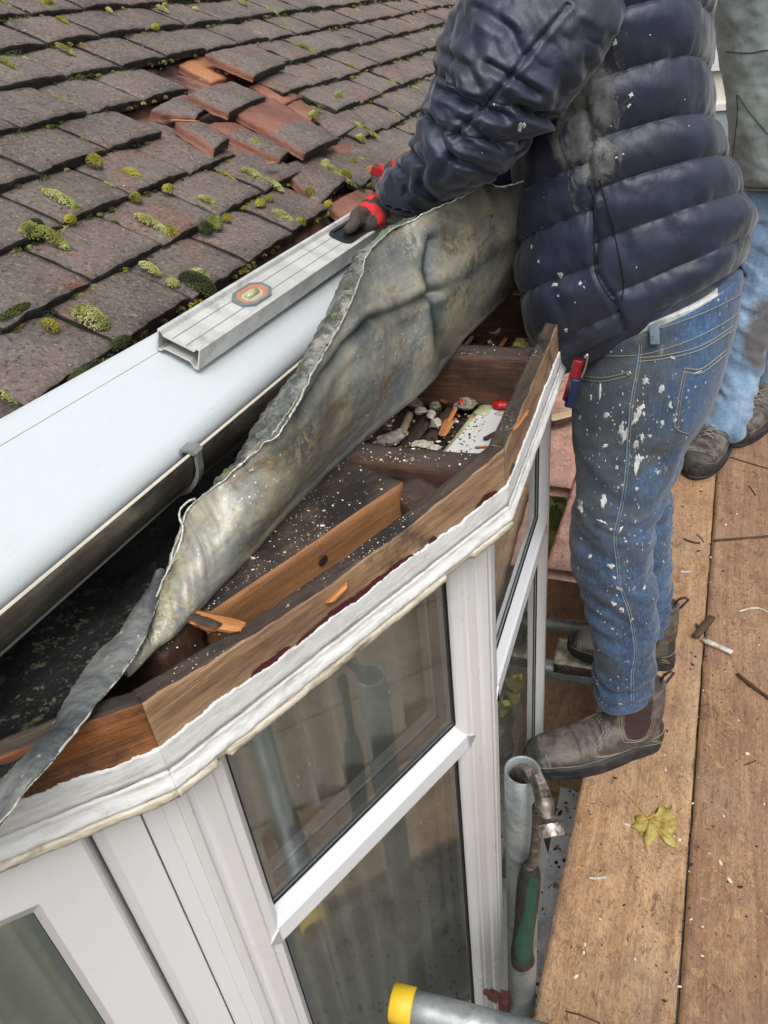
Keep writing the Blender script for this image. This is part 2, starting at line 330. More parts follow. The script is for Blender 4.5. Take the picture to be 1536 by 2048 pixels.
def fleece():
    m = Mat('grey softshell', .7); n = m.noise(7, 6, .65, .3); c = m.ramp(n, [(.3, '#66726f'), (.5, '#86928f'), (.7, '#9ca8a4')])
    m.color(c); m.bump(m.noise(28, 5, .6, .8), .35, .006); m.p.inputs['Sheen Weight'].default_value = .3; return m.m
M_FLEECE = fleece()
def leather(name, stops, rough=.6):
    m = Mat(name, rough); n = m.noise(22, 7, .7, .4); m.color(m.ramp(n, stops)); m.rough(m.ramp(n, [(.3, rough*.7), (.7, rough*1.3)]))
    m.bump(m.math('ADD', m.noise(160, 4, .7), m.math('MULTIPLY', m.noise(30, 4), .8)), .4, .002); return m.m
M_BOOT = leather('grey brown boot leather', [(.3, '#2a2725'), (.45, '#48433f'), (.6, '#696159'), (.75, '#3a3633')])
M_BOOTD = leather('dark toe leather', [(.3, '#1d1b1a'), (.5, '#33302d'), (.7, '#4a4540')])
M_SOLE = leather('black sole', [(.3, '#17171a'), (.5, '#26262a'), (.7, '#46433e')], .7)
M_ELASTIC = leather('brown elastic', [(.3, '#2e2020'), (.6, '#433030'), (.75, '#51403c')], .9)
M_BOOT2 = leather('dark grey dusty boot leather', [(.3, '#1c1a19'), (.45, '#3d3935'), (.6, '#6b655d'), (.75, '#2a2725')])
M_GLOVEG = leather('grey glove palm', [(.3, '#2a2422'), (.55, '#453d3a'), (.75, '#5d5550')], .85)
M_GLOVER = leather('red glove knit', [(.3, '#a81c1c'), (.55, '#d22a28'), (.75, '#e04a42')], .8)
M_CUFF = leather('olive cuff', [(.3, '#2c2e26'), (.5, '#4c4f42'), (.7, '#6b6e60')], .7)
M_SKIN = Mat('skin', .5).color('#c58f74').m
M_HAIR = Mat('dark hair', .7).color('#2b1e17').m
M_KBLUE = plastic('navy plastic', '#1c2340', .3, .15, '#445'+'060'); M_KRED = plastic('dark red plastic', '#7a1420', .25, .1, '#300c10')

def simple(name, stops, scale=20, rough=.8, bump=.5, bd=.003, detail=6):
    m = Mat(name, rough); n = m.noise(scale, detail, .7, .4); m.color(m.ramp(n, stops)); m.bump(m.noise(scale*3, 5, .7), bump, bd); return m.m

# ------------------------------------------------------------------ mesh helpers
def mesh(name, vs, fs, mats, mi=None, parent=None, smooth=True, mw=None):
    me = bpy.data.meshes.new(name); me.from_pydata([tuple(v) for v in vs], [], fs)
    for m in (mats if isinstance(mats, (list, tuple)) else [mats]): me.materials.append(m)
    if mi is not None: me.polygons.foreach_set('material_index', mi)
    me.polygons.foreach_set('use_smooth', [smooth]*len(me.polygons)); me.update()
    o = bpy.data.objects.new(name, me); COL.objects.link(o)
    if mw is not None: o.matrix_world = mw
    if parent is not None: par(o, parent)
    return o
def par(o, p):
    mw = world_of(o); o.parent = p
    o.matrix_parent_inverse = Matrix.Identity(4); o.matrix_basis = world_of(p).inverted() @ mw
def world_of(o):
    m = o.matrix_basis.copy(); q = o
    while q.parent: m = q.parent.matrix_basis @ q.matrix_parent_inverse @ m; q = q.parent
    return m
def tag(o, label=None, cat=None, group=None, kind=None):
    if label: o['label'] = label
    if cat: o['category'] = cat
    if group: o['group'] = group
    if kind: o['kind'] = kind
    return o
def empty(name, loc, label, cat, group=None):
    o = bpy.data.objects.new(name, None); o.empty_display_size = .05; o.location = loc; COL.objects.link(o)
    return tag(o, label, cat, group)

class MB:
    """collects shapes into one mesh"""
    def __init__(s): s.v = []; s.f = []; s.m = []
    def add(s, vs, fs, mi=0):
        b = len(s.v); s.v += [Vector(v) for v in vs]; s.f += [tuple(i+b for i in f) for f in fs]
        s.m += [mi]*len(fs) if isinstance(mi, int) else list(mi)
    def box(s, x0, x1, y0, y1, z0, z1, mi=0, T=None):
        vs = [Vector(p) for p in ((x0,y0,z0),(x1,y0,z0),(x1,y1,z0),(x0,y1,z0),(x0,y0,z1),(x1,y0,z1),(x1,y1,z1),(x0,y1,z1))]
        if T is not None: vs = [T @ v for v in vs]
        s.add(vs, [(0,3,2,1),(4,5,6,7),(0,1,5,4),(1,2,6,5),(2,3,7,6),(3,0,4,7)], mi)
    def prism(s, prof, a, b, X, Y, mi=0, caps=True):
        """profile (u,v) in axes X,Y swept from a to b"""
        n = len(prof); a, b = Vector(a), Vector(b)
        vs = [a+X*u+Y*v for u, v in prof]+[b+X*u+Y*v for u, v in prof]
        fs = [(k, (k+1) % n, n+(k+1) % n, n+k) for k in range(n)]
        if caps: fs += [tuple(range(n))[::-1], tuple(range(n, 2*n))]
        s.add(vs, fs, mi)
    def tube(s, pts, r, n=12, mi=0, caps=True, flat=1.):
        pts = [Vector(p) for p in pts]; rr = r if isinstance(r, (list, tuple)) else [r]*len(pts)
        vs = []; fs = []; prev = None
        for k, p in enumerate(pts):
            d = (pts[min(k+1, len(pts)-1)]-pts[max(k-1, 0)]).normalized()
            if prev is None: u = d.orthogonal().normalized()
            else: u = (prev-d*prev.dot(d)).normalized()
            prev = u; w = d.cross(u)
            for j in range(n):
                a = 2*pi*j/n; vs.append(p+u*cos(a)*rr[k]+w*sin(a)*rr[k]*flat)
        for k in range(len(pts)-1):
            for j in range(n): fs.append((k*n+j, k*n+(j+1) % n, (k+1)*n+(j+1) % n, (k+1)*n+j))
        if caps: fs += [tuple(range(n))[::-1], tuple(range((len(pts)-1)*n, len(pts)*n))]
        s.add(vs, fs, mi)
    def build(s, name, mats, parent=None, smooth=False, mw=None):
        return mesh(name, s.v, s.f, mats, s.m, parent, smooth, mw)

def frame_mat(o, xdir, zdir=Vector((0, 0, 1))):
    x = Vector(xdir).normalized(); y = Vector(zdir).cross(x).normalized(); z = x.cross(y)
    return Matrix.Translation(o) @ Matrix((x, y, z)).transposed().to_4x4()

def crm(P, t):
    """catmull-rom through list of vectors, t in 0..len-1"""
    n = len(P); i = min(int(t), n-2); u = t-i
    a, b, c, d = P[max(i-1, 0)], P[i], P[i+1], P[min(i+2, n-1)]
    return .5*((2*b)+(c-a)*u+(2*a-5*b+4*c-d)*u*u+(3*b-a-3*c+d)*u*u*u)
def catm(P, n): return [crm(P, t*(len(P)-1)/(n-1)) for t in range(n)]

def nz(p, s=1., o=0.): return noise.noise(Vector((p[0]*s+o, p[1]*s-o, p[2]*s+2*o)))
def fnz(p, s=1., o=0., oct=4):
    return noise.fractal(Vector((p[0]*s+o, p[1]*s-o, p[2]*s+2*o)), .9, 2., oct)

def rough_beam(name, a, b, w, h, mats, mi=(0, 1, 1), rough=.0025, zdir=Vector((0,0,1)), parent=None, seg=None, seed=0., ragged=0.):
    """weathered timber from a to b (top centre line); materials: top, sides, ends"""
    a, b = Vector(a), Vector(b); L = (b-a).length; nx = seg or max(6, int(L/.012)); ny = max(3, int(w/.01)); nzn = max(3, int(h/.01))
    T = frame_mat(a, b-a, zdir)
    bm = bmesh.new(); vs = {}
    def V(i, j, k):
        if (i, j, k) not in vs:
            p = Vector((L*i/nx, w*(j/ny-.5), -h*(1-k/nzn)))
            q = p.copy(); e = rough
            edge = (j in (0, ny))+(k in (0, nzn))+(i in (0, nx))
            d = Vector((nz(p, 40, seed), nz(Vector((p.x*.35, p.y*3, p.z*3)), 22, seed+3), nz(Vector((p.x*.35, p.y*3, p.z*3)), 22, seed+9)))*e
            if edge >= 2:
                q += Vector((0, -math.copysign(1, q.y), -1 if k == nzn else 1))*e*.6*(1+nz(p, 30, seed+5))
            if i in (0, nx) and ragged: d.x += ragged*fnz(Vector((0, p.y, p.z)), 70, seed+i)
            vs[(i, j, k)] = bm.verts.new(q+d)
        return vs[(i, j, k)]
    for i in range(nx):
        for j in range(ny):
            f = bm.faces.new((V(i,j,nzn), V(i+1,j,nzn), V(i+1,j+1,nzn), V(i,j+1,nzn))); f.material_index = mi[0]
            f = bm.faces.new((V(i,j,0), V(i,j+1,0), V(i+1,j+1,0), V(i+1,j,0))); f.material_index = mi[1]
        for k in range(nzn):
            f = bm.faces.new((V(i,0,k), V(i+1,0,k), V(i+1,0,k+1), V(i,0,k+1))); f.material_index = mi[1]
            f = bm.faces.new((V(i,ny,k), V(i,ny,k+1), V(i+1,ny,k+1), V(i+1,ny,k))); f.material_index = mi[1]
    for j in range(ny):
        for k in range(nzn):
            f = bm.faces.new((V(0,j,k), V(0,j,k+1), V(0,j+1,k+1), V(0,j+1,k))); f.material_index = mi[2]
            f = bm.faces.new((V(nx,j,k), V(nx,j+1,k), V(nx,j+1,k+1), V(nx,j,k+1))); f.material_index = mi[2]
    me = bpy.data.meshes.new(name); bm.to_mesh(me); bm.free()
    for m in mats: me.materials.append(m)
    me.polygons.foreach_set('use_smooth', [True]*len(me.polygons))
    o = bpy.data.objects.new(name, me); COL.objects.link(o); o.matrix_world = T
    if parent is not None: par(o, parent)
    return o

def chunk(name, p, size, mats, seed=0., parent=None, sub=3, amp=.25, rot=(0, 0, 0)):
    """irregular lump"""
    bm = bmesh.new(); bmesh.ops.create_icosphere(bm, subdivisions=sub, radius=1)
    for v in bm.verts:
        v.co *= 1+amp*fnz(v.co, 1.6, seed)
        v.co = Vector((v.co.x*size[0], v.co.y*size[1], v.co.z*size[2]))
    me = bpy.data.meshes.new(name); bm.to_mesh(me); bm.free()
    for m in (mats if isinstance(mats, (list, tuple)) else [mats]): me.materials.append(m)
    me.polygons.foreach_set('use_smooth', [True]*len(me.polygons))
    o = bpy.data.objects.new(name, me); COL.objects.link(o); o.location = p; o.rotation_euler = rot
    if parent is not None: bpy.context.view_layer.update(); par(o, parent)
    return o

# ================================================================== SETTING
# ground far below the scaffold
mg = simple('garden ground', [(.35, '#20270f'), (.5, '#39421a'), (.6, '#4b4a2a'), (.75, '#5a5540')], 3, .95, .8, .05)
def sheet(name, x0, x1, y0, y1, z, nx, ny, amp, sc, mat):
    vs = []; fs = []
    for j in range(ny+1):
        for i in range(nx+1):
            x = x0+(x1-x0)*i/nx; y = y0+(y1-y0)*j/ny; vs.append((x, y, z+amp*fnz((x, y, 0), sc)))
    for j in range(ny):
        for i in range(nx): k = j*(nx+1)+i; fs.append((k, k+1, k+nx+2, k+nx+1))
    return mesh(name, vs, fs, mat)
tag(sheet('ground', -250, 250, -250, 250, -2.6, 80, 80, .03, .3, mg), kind='structure')
M_PATIO = simple('wet concrete path', [(.35, '#55554f'), (.55, '#7c7b74'), (.7, '#96948b')], 9, .6, .4, .004)
tag(sheet('path', -.1, 3.5, -1.5, 2.3, -2.54, 30, 30, .006, 1, M_PATIO), kind='structure')

# speckled grey lead of the lower bay roof, seen down the gap beside the boards
def speck():
    m = Mat('speckled pale lead', .55); n = m.noise(16, 7, .7, .4); c = m.ramp(n, [(.35, '#a4a8aa'), (.5, '#c2c6c7'), (.7, '#d6d9d9')])
    k = m.math('LESS_THAN', m.vor(42), .2); k = m.math('MULTIPLY', k, m.step(m.noise(9, 3), .4, .5)); c = m.mix(k, c, '#26231e')
    k2 = m.step(m.noise(60, 5, .8), .58, .64); c = m.mix(m.math('MULTIPLY', k2, .6), c, '#3a362c'); m.color(c); m.bump(m.noise(60, 4), .5, .003); return m.m
o = mesh('lower_roof', [v for z in (-.53, -.50) for v in ((-.16, .2, z), (.45, .2, z), (.45, 1.44, z), (-.16, 1.44, z))],
         [(0,3,2,1),(4,5,6,7),(0,1,5,4),(1,2,6,5),(2,3,7,6),(3,0,4,7)], speck(), smooth=False)
tag(o, 'pale grey speckled lead sheet down the gap between boards and window', 'lead roof')

# ------------------------------------------------------------------ scaffold boards
BD = Vector((.0366, 1, 0)).normalized()
def bx(off, y): return Vector((.107+off+.0366*y, y, 0))
def board(label, off, w, y0, y1, mats, crack=None, dz=0., seed=0, name='scaffold_board'):
    a, b = bx(off, y0)+Vector((0, 0, dz)), bx(off, y1)+Vector((0, 0, dz)); L = (b-a).length; T = frame_mat(a, b-a)
    nx = int(L/.02); ny = 24; th = .038; vs = []; fs = []
    for i in range(nx+1):
        for j in range(ny+1):
            x = L*i/nx; y = -w*j/ny; e = min(j, ny-j); z = -.003 if e == 0 else 0
            z += .0012*fnz((x*.4, y*6, seed), 5)+.0018*sin(pi*j/ny)
            if crack is not None:
                d = abs(-y-crack-.0015*nz((x, 0, seed), 5)); z -= .004*max(0, 1-d/.006)
            jy = (.0016*fnz((x, j, seed), 14)) if e == 0 else 0
            vs.append((x, y+jy, z))
    for i in range(nx):
        for j in range(ny): k = i*(ny+1)+j; fs.append((k, k+1, k+ny+2, k+ny+1))
    b0 = len(vs)
    for i in range(nx+1):
        for j in (0, ny): v = vs[i*(ny+1)+j]; vs.append((v[0], v[1], -th))
    for i in range(nx):
        k = i*(ny+1); fs.append((k, k+ny+1, b0+2*i+2, b0+2*i)); k += ny; fs.append((k, b0+2*i+1, b0+2*i+3, k+ny+1))
        fs.append((b0+2*i, b0+2*i+2, b0+2*i+3, b0+2*i+1))
    fs.append(tuple([j for j in range(ny+1)]+[b0+1, b0])); k = nx*(ny+1); fs.append(tuple([k+j for j in range(ny, -1, -1)]+[b0+2*nx, b0+2*nx+1]))
    o = mesh(name, vs, fs, mats, smooth=True, mw=T)
    return tag(o, label, 'scaffold board', 'boards of the scaffold platform')
# local frame of a board: x along it, y to the left, so y runs -w..0 to the right
board('light brown scaffold board nearest the window, under the brown boots and yellow leaf', -.225, .222, -.6, 4.2, M_BOARD1, seed=1)
board('reddish brown scaffold board second from the window, with a long crack and splinters', .002, .223, -.6, 4.4, M_BOARD2, crack=.117, seed=5)
board('dark brown scaffold board at the right edge under the pale jeans man', .228, .223, -.6, 4.3, M_BOARD2, seed=9)
board('far right scaffold board beside the dark brown one', .454, .223, -.4, 4.3, M_BOARD1, seed=12)
board('pinkish wet scaffold board whose end stops behind the jeans knee', -.452, .223, 1.82, 4.3, M_BOARD3, dz=-.004, seed=15)
board('short pink board beyond the window post, left of the wet pink board', -.68, .223, 2.28, 4.3, M_BOARD3, dz=-.006, seed=17)
board('lower scaffold board beneath the gap beyond the window', -.56, .3, 1.46, 2.6, M_BOARD1, dz=-.55, seed=23, name='lower_scaffold_board')

# ------------------------------------------------------------------ scaffold tubes
def pipe(name, a, b, r, label, mat=M_GALV, wall=.004, cap=None, group=None, segs=24):
    a, b = Vector(a), Vector(b); L = (b-a).length; T = frame_mat(a, b-a, Vector((0, 0, 1)) if abs((b-a).normalized().z) < .9 else Vector((1, 0, 0)))
    vs = []; fs = []; n = segs
    ring = [(0, r-wall), (0, r), (L, r), (L, r-wall)]
    xs = [(.12, r-wall), (0, r-wall+.0003), (-.0006, r-.002), (0, r-.0004)]+[(L*i/12, r) for i in range(1, 13)]+[(L, r-wall), (L-.12, r-wall)]
    for x, q in xs:
        for j in range(n): an = 2*pi*j/n; vs.append((x, q*cos(an), q*sin(an)))
    for k in range(len(xs)-1):
        for j in range(n): fs.append((k*n+j, (k+1)*n+j, (k+1)*n+(j+1) % n, k*n+(j+1) % n))
    o = mesh(name, vs, fs, mat, mw=T); tag(o, label, 'scaffold tube', group)
    if cap: 
        m = MB(); rr = r+.0022; xs = [(-.004, r*.75), (-.005, rr-.002), (-.003, rr), (.026, rr), (.028, r)]
        for x, q in xs:
            for j in range(n): an = 2*pi*j/n; m.v.append(Vector((x, q*cos(an), q*sin(an))))
        for k in range(4):
            for j in range(n): m.f.append((k*n+j, (k+1)*n+j, (k+1)*n+(j+1) % n, k*n+(j+1) % n)); m.m.append(0)
        m.f.append(tuple(range(n))); m.m.append(0)
        m.build('end_cap', P_YELLOW, o, True, T)
    return o
GT = 'scaffold tubes'
tt, tb = Vector((-.1245, .661, .573)), Vector((-.122, .655, -2.55))
pipe('scaffold_tube', tt, tb, .0245, 'upright galvanised tube with open top, hammer hooked into it', group=GT)
ya_ = Vector((-.272, .469, .238)); yb_ = Z(1010, 2064, .238); yd = (yb_-ya_).normalized()
pipe('scaffold_tube', ya_, ya_+yd*.62, .0238, 'speckled horizontal tube with yellow end cap at the bottom of the window', cap=True, group=GT)
a_, b_ = Z(1100, 1337, -.09), Z(1195, 1356, -.09); d_ = (b_-a_).normalized()
pipe('scaffold_tube', a_-d_*.5, b_+d_*.6, .024, 'horizontal tube passing under the far boot beyond the window', group=GT)
a_, b_ = Z(1100, 1262, -.42), Z(1180, 1262, -.42)
pipe('scaffold_tube', a_-Vector((.6, 0, 0)), b_+Vector((.5, .04, 0)), .024, 'lower horizontal tube deep in the gap behind the brown boot toe', group=GT)
# rusty coupler with its bolt on the upright
cp = empty('tube_coupler', tt+Vector((0, 0, -.73)), 'rusty scaffold coupler with bolt clamped on the upright tube', 'coupler')
m = MB(); zc = -.16
for k in range(16):
    a0, a1 = 2*pi*k/16, 2*pi*(k+1)/16
    q = [Vector((-.1235+r*cos(a), .66+r*sin(a), z)) for r in (.0255, .031) for a in (a0, a1) for z in (zc-.024, zc+.024)]
    m.add(q, [(0,1,3,2),(4,6,7,5),(0,4,5,1),(2,3,7,6),(1,5,7,3),(0,2,6,4)])
m.build('collar', M_RUST, cp, True)
m = MB(); p = S(1004, 2000, .63); q = S(972, 1984, .60); m.tube([p, q], .0055, 8); m.tube([p+(q-p)*.42, p+(q-p)*.62], .0105, 6)
m.box(p.x-.004, p.x+.012, p.y-.012, p.y+.012, p.z-.05, p.z+.012); m.build('bolt', M_RUST, cp)
# plank end under the far boot toe
p = Z(1112, 1300, -.02); q = Z(1230, 1316, -.02)
o = rough_beam('plank_offcut', p, q+Vector((.05, 0, 0)), .10, .035, (simple('mortar splashed plank', [(.35, '#5d564a'), (.5, '#8a8270'), (.62, '#b9b3a0'), (.7, '#4b463c')], 26), W_JTOP), seed=3, rough=.002)
tag(o, 'mortar splashed plank end under the far boot toe', 'plank')

# ------------------------------------------------------------------ house: roof and wall
PITCH = radians(30); US = Vector((-cos(PITCH), 0, sin(PITCH))); UN = Vector((sin(PITCH), 0, cos(PITCH)))
R0 = Vector((-.618, .526, 1.137))
def RP(px, py, h=0.): return PL(px, py, R0+UN*h, UN)
def uv(P): d = P-R0; return d.dot(US), P.y
house = empty('house', (-1.2, 1.5, -2.6), 'brick house with mossy tiled roof above the bay window', 'house')
G = .102; TW = .165; v0 = RP(240, 683).y
poly_gap = [(352, 118), (420, 98), (520, 150), (600, 175), (650, 215), (700, 262), (760, 300), (700, 330), (640, 345), (560, 335), (470, 300), (430, 292), (352, 258), (290, 222), (300, 190), (380, 180)]
poly_gap2 = [(650, 355), (760, 318), (800, 335), (800, 400), (700, 425), (640, 400)]
def inside(p, poly):
    c = False; j = len(poly)-1
    for i in range(len(poly)):
        (x1, y1), (x2, y2) = poly[i], poly[j]
        if (y1 > p[1]) != (y2 > p[1]) and p[0] < (x2-x1)*(p[1]-y1)/(y2-y1)+x1: c = not c
        j = i
    return c
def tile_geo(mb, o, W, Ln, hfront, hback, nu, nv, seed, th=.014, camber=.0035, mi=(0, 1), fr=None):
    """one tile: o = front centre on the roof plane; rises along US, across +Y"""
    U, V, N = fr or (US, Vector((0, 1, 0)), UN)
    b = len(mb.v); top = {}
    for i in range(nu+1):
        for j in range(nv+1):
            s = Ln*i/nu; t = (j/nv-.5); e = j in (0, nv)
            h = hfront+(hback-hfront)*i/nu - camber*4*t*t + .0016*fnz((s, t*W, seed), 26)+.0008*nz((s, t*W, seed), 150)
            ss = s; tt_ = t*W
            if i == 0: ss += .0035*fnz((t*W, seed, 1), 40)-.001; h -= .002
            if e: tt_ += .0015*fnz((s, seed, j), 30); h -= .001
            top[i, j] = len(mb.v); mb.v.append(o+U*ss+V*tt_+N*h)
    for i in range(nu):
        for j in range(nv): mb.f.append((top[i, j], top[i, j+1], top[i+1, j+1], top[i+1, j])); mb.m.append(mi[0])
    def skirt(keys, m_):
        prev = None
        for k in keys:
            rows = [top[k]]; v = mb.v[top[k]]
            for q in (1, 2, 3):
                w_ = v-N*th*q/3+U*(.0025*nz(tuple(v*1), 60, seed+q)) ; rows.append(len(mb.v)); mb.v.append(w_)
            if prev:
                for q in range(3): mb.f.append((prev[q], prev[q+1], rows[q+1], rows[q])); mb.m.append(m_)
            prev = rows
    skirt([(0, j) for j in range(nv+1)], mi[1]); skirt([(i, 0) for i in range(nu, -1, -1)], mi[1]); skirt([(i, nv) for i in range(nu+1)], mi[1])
roof = MB(); rnd = random.Random(3); TILES = []
for row in range(0, 30):
    s = row*G
    ph = v0+(row % 2)*TW/2
    k0 = int((-1.0-ph)/TW); k1 = int((6.5-ph)/TW)
    for k in range(k0, k1):
        yc = ph+(k+.5)*TW; P = R0+US*(s+.05); P.y = yc; px = proj(P)
        if px[0] < 1300 and (inside(px, poly_gap) or inside(px, poly_gap2)): continue
        near = px[0] < 1000 and px[1] > -60 and px[0] > -120
        o = R0+US*(s+rnd.uniform(-.004, .004)); o.y = yc+rnd.uniform(-.0015, .0015)
        tl = rnd.uniform(-.002, .003)
        nu, nv = (12, 16) if near else (3, 6)
        tile_geo(roof, o, TW-.004, .16, tl+.001, -.021+tl, nu, nv, row*31.7+k*7.3, camber=rnd.uniform(.002, .0055), th=.016)
        TILES.append((row, k, o, yc))
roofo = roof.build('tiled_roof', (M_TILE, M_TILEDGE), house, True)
# clay bed of older broken tiles under the covering
vs = []; fs = []; nx, ny = 150, 130
q0, q1 = -.03, 1.3; y0, y1 = .35, 2.9
for i in range(nx+1):
    for j in range(ny+1):
        s = q0+(q1-q0)*i/nx; y = y0+(y1-y0)*j/ny
        saw = (s/G) % 1; jt = ((y-v0)/TW+.5*int(s/G)) % 1
        h = -.031-.012*saw+.003*fnz((s, y, 3), 14)+.0015*nz((s, y, 0), 90)-(.008 if jt < .04 else 0)
        P = R0+US*s+UN*h; P.y = y; vs.append(P)
for i in range(nx):
    for j in range(ny): k = i*(ny+1)+j; fs.append((k, k+1, k+ny+2, k+ny+1))
mesh('under_tiles', vs, fs, simple('clay tile bed', [(.32, '#2b221e'), (.44, '#5a4036'), (.56, '#8a6252'), (.66, '#6e5044'), (.75, '#3a302a')], 13, .85, 1., .003), parent=house)
m = MB(); m.box(-3.6, -.66, -1.4, 6.9, -.02, 0); T = Matrix.Translation(R0-UN*.06)@Matrix((US*-1, Vector((0, 1, 0)), UN)).transposed().to_4x4()
m = MB(); m.box(-3.2, -.02, -1.4, 6.2, -.02, 0, T=T); m.build('roof_boarding', W_JTOP, house)
brick = Mat('brick wall', .85)
bt = brick.n.new('ShaderNodeTexBrick'); brick.l.new(brick.map((0, 0, 0)) if False else brick.map((1, 1, 1), (0, radians(90), 0)), bt.inputs['Vector'])
bt.inputs['Scale'].default_value = 4.4; bt.inputs['Color1'].default_value = rgb('#7a4436'); bt.inputs['Color2'].default_value = rgb('#8f5844'); bt.inputs['Mortar'].default_value = rgb('#8b857a')
brick.color(bt.outputs[0]); brick.bump(bt.outputs[1], -.5, .004)
m = MB(); m.box(-.98, -.76, -1.4, -.08, -2.6, 1.02); m.box(-.98, -.76, 2.2, 6.5, -2.6, 1.02); m.box(-.98, -.76, -.08, 2.2, -2.6, -.9); m.box(-.98, -.76, -.08, 2.2, .93, 1.02)
m.build('wall', brick.m, house)
m = MB(); m.box(-3.4, -3.3, -1.4, 6.5, -2.6, 2.6); m.box(-3.3, -.98, -1.4, -1.3, -2.6, 1.2); m.box(-3.3, -.98, 6.4, 6.5, -2.6, 1.2); m.box(-3.3, -.98, -1.3, 6.4, -1.2, -1.1)
m.build('inner_wall', simple('magnolia plaster', [(.4, '#8d8472'), (.6, '#a39a86')], 5), house)

# ---- individual loose and broken tiles lying on the damaged patch
def loose_tile(label, quad, h, tilt=0., mats=(M_TILE, M_TILEDGE), seed=1., th=.014, redtop=None):
    """quad: pixel corners far-left, far-right, near-right, near-left of the top face on the roof"""
    c = [RP(x, y, h+(tilt if k in (2, 3) else 0)) for k, (x, y) in enumerate(quad)]
    nu, nv = 16, 16; mb = MB(); top = {}
    N = (c[1]-c[0]).cross(c[3]-c[0]).normalized(); N = N if N.z > 0 else -N
    for i in range(nu+1):
        for j in range(nv+1):
            a, b = i/nu, j/nv; p = (c[0]*(1-b)+c[1]*b)*(1-a)+(c[3]*(1-b)+c[2]*b)*a
            e = (i in (0, nu)) or (j in (0, nv))
            d = .0018*fnz(p, 30, seed)-(.0016 if e else 0)-.003*4*(b-.5)**2; p = p+N*d
            if e: p = p+Vector((nz(p, 60, seed), nz(p, 60, seed+4), 0))*.003
            top[i, j] = len(mb.v); mb.v.append(p)
    for i in range(nu):
        for j in range(nv):
            mb.f.append((top[i, j], top[i, j+1], top[i+1, j+1], top[i+1, j])); mb.m.append(2 if redtop and i/nu < redtop+.12*nz((j*.4, 0, seed)) else 0)
    ring = [top[0, j] for j in range(nv)]+[top[i, nv] for i in range(nu)]+[top[nu, j] for j in range(nv, 0, -1)]+[top[i, 0] for i in range(nu, 0, -1)]
    R = len(ring); rows = [ring]
    for q in (1, 2, 3):
        row = []
        for k in ring: row.append(len(mb.v)); v = mb.v[k]; mb.v.append(v-N*th*q/3+Vector((nz(v, 70, q), nz(v, 70, q+5), 0))*.002)
        rows.append(row)
    for q in range(3):
        for k in range(R):
            f = (rows[q][k], rows[q+1][k], rows[q+1][(k+1) % R], rows[q][(k+1) % R]); mb.f.append(f)
            side = k >= nv+nu and k < 2*nv+nu
            mb.m.append(1 if side else 3)
    mb.f.append(tuple(rows[3])); mb.m.append(3)
    ce = sum((Vector(v) for v in mb.v), Vector())/len(mb.v); mb.v = [v-ce for v in mb.v]
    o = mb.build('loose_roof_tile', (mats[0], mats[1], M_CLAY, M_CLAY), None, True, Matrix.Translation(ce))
    return tag(o, label, 'roof tile', 'slipped tiles on the damaged patch of roof')
loose_tile('slipped brown tile just below the small dark hole, topmost of the loose tiles', [(412, 104), (512, 84), (573, 122), (508, 148)], .012, .006, seed=1)
loose_tile('brown tile in the middle of the damage, tilted with red clay left edge', [(378, 183), (466, 158), (533, 188), (458, 221)], .016, .008, seed=2)
loose_tile('long slipped tile with bare pink upper half and mossy grey lower end', [(470, 220), (548, 192), (680, 272), (611, 302)], .012, .012, seed=3, redtop=.5)
loose_tile('narrow brown tile slipped beneath the pink topped tile', [(416, 245), (468, 240), (584, 296), (561, 315)], .002, .006, seed=4, redtop=.25)
loose_tile('small broken tile piece with orange side, beside the yellow splinter', [(352, 240), (418, 244), (461, 273), (431, 291)], .012, .008, seed=5, th=.018)
loose_tile('thin dark tile lying in the gap above the yellow splinter', [(302, 216), (368, 184), (421, 208), (391, 232)], .0, .004, seed=6, th=.012)
loose_tile('bright orange broken clay piece in the hole of the roof', [(358, 126), (412, 108), (492, 146), (425, 161)], -.020, 0, (M_ORANGE, M_ORANGE), 7)
loose_tile('brown mud covered clay piece right of the centre loose tile', [(500, 168), (548, 158), (606, 190), (568, 206)], -.010, 0, (M_CLAY, M_CLAY), 8)
loose_tile('small pale orange clay wedge above the long pink tile', [(568, 212), (602, 196), (640, 222), (622, 240)], -.008, .004, (M_CLAY, M_CLAY), 9)
loose_tile('brown tile below the missing ones, with dark cracked face', [(560, 330), (640, 305), (705, 345), (640, 405)], -.004, .004, seed=10)
loose_tile('pinkish flat tile beside the mossy strip near the pencil', [(636, 296), (712, 278), (762, 312), (700, 332)], -.012, 0, (M_CLAY, M_CLAY), 11)
loose_tile('terracotta tile showing beside the gloved hand and gutter', [(655, 408), (730, 370), (770, 385), (690, 432)], -.012, 0, (M_CLAY, M_CLAY), 12)
loose_tile('brown tile fragment at the right of the loose tiles, beside moss', [(640, 240), (700, 215), (735, 240), (668, 275)], -.004, .004, seed=13)
o = rough_beam('wood_splinter', RP(342, 238, .008), RP(398, 241, .014), .008, .003, (W_SPLINT, W_SPLINT), rough=.001, seed=4); tag(o, 'yellow wood splinter in the gap between broken tiles', 'splinter')
o = rough_beam('clay_chip', RP(533, 326, .02), RP(551, 322, .02), .014, .003, (M_ORANGE, M_ORANGE), mi=(0,0,0), rough=.001, seed=5); tag(o, 'small pale orange chip lying on a dark tile edge', 'chip')

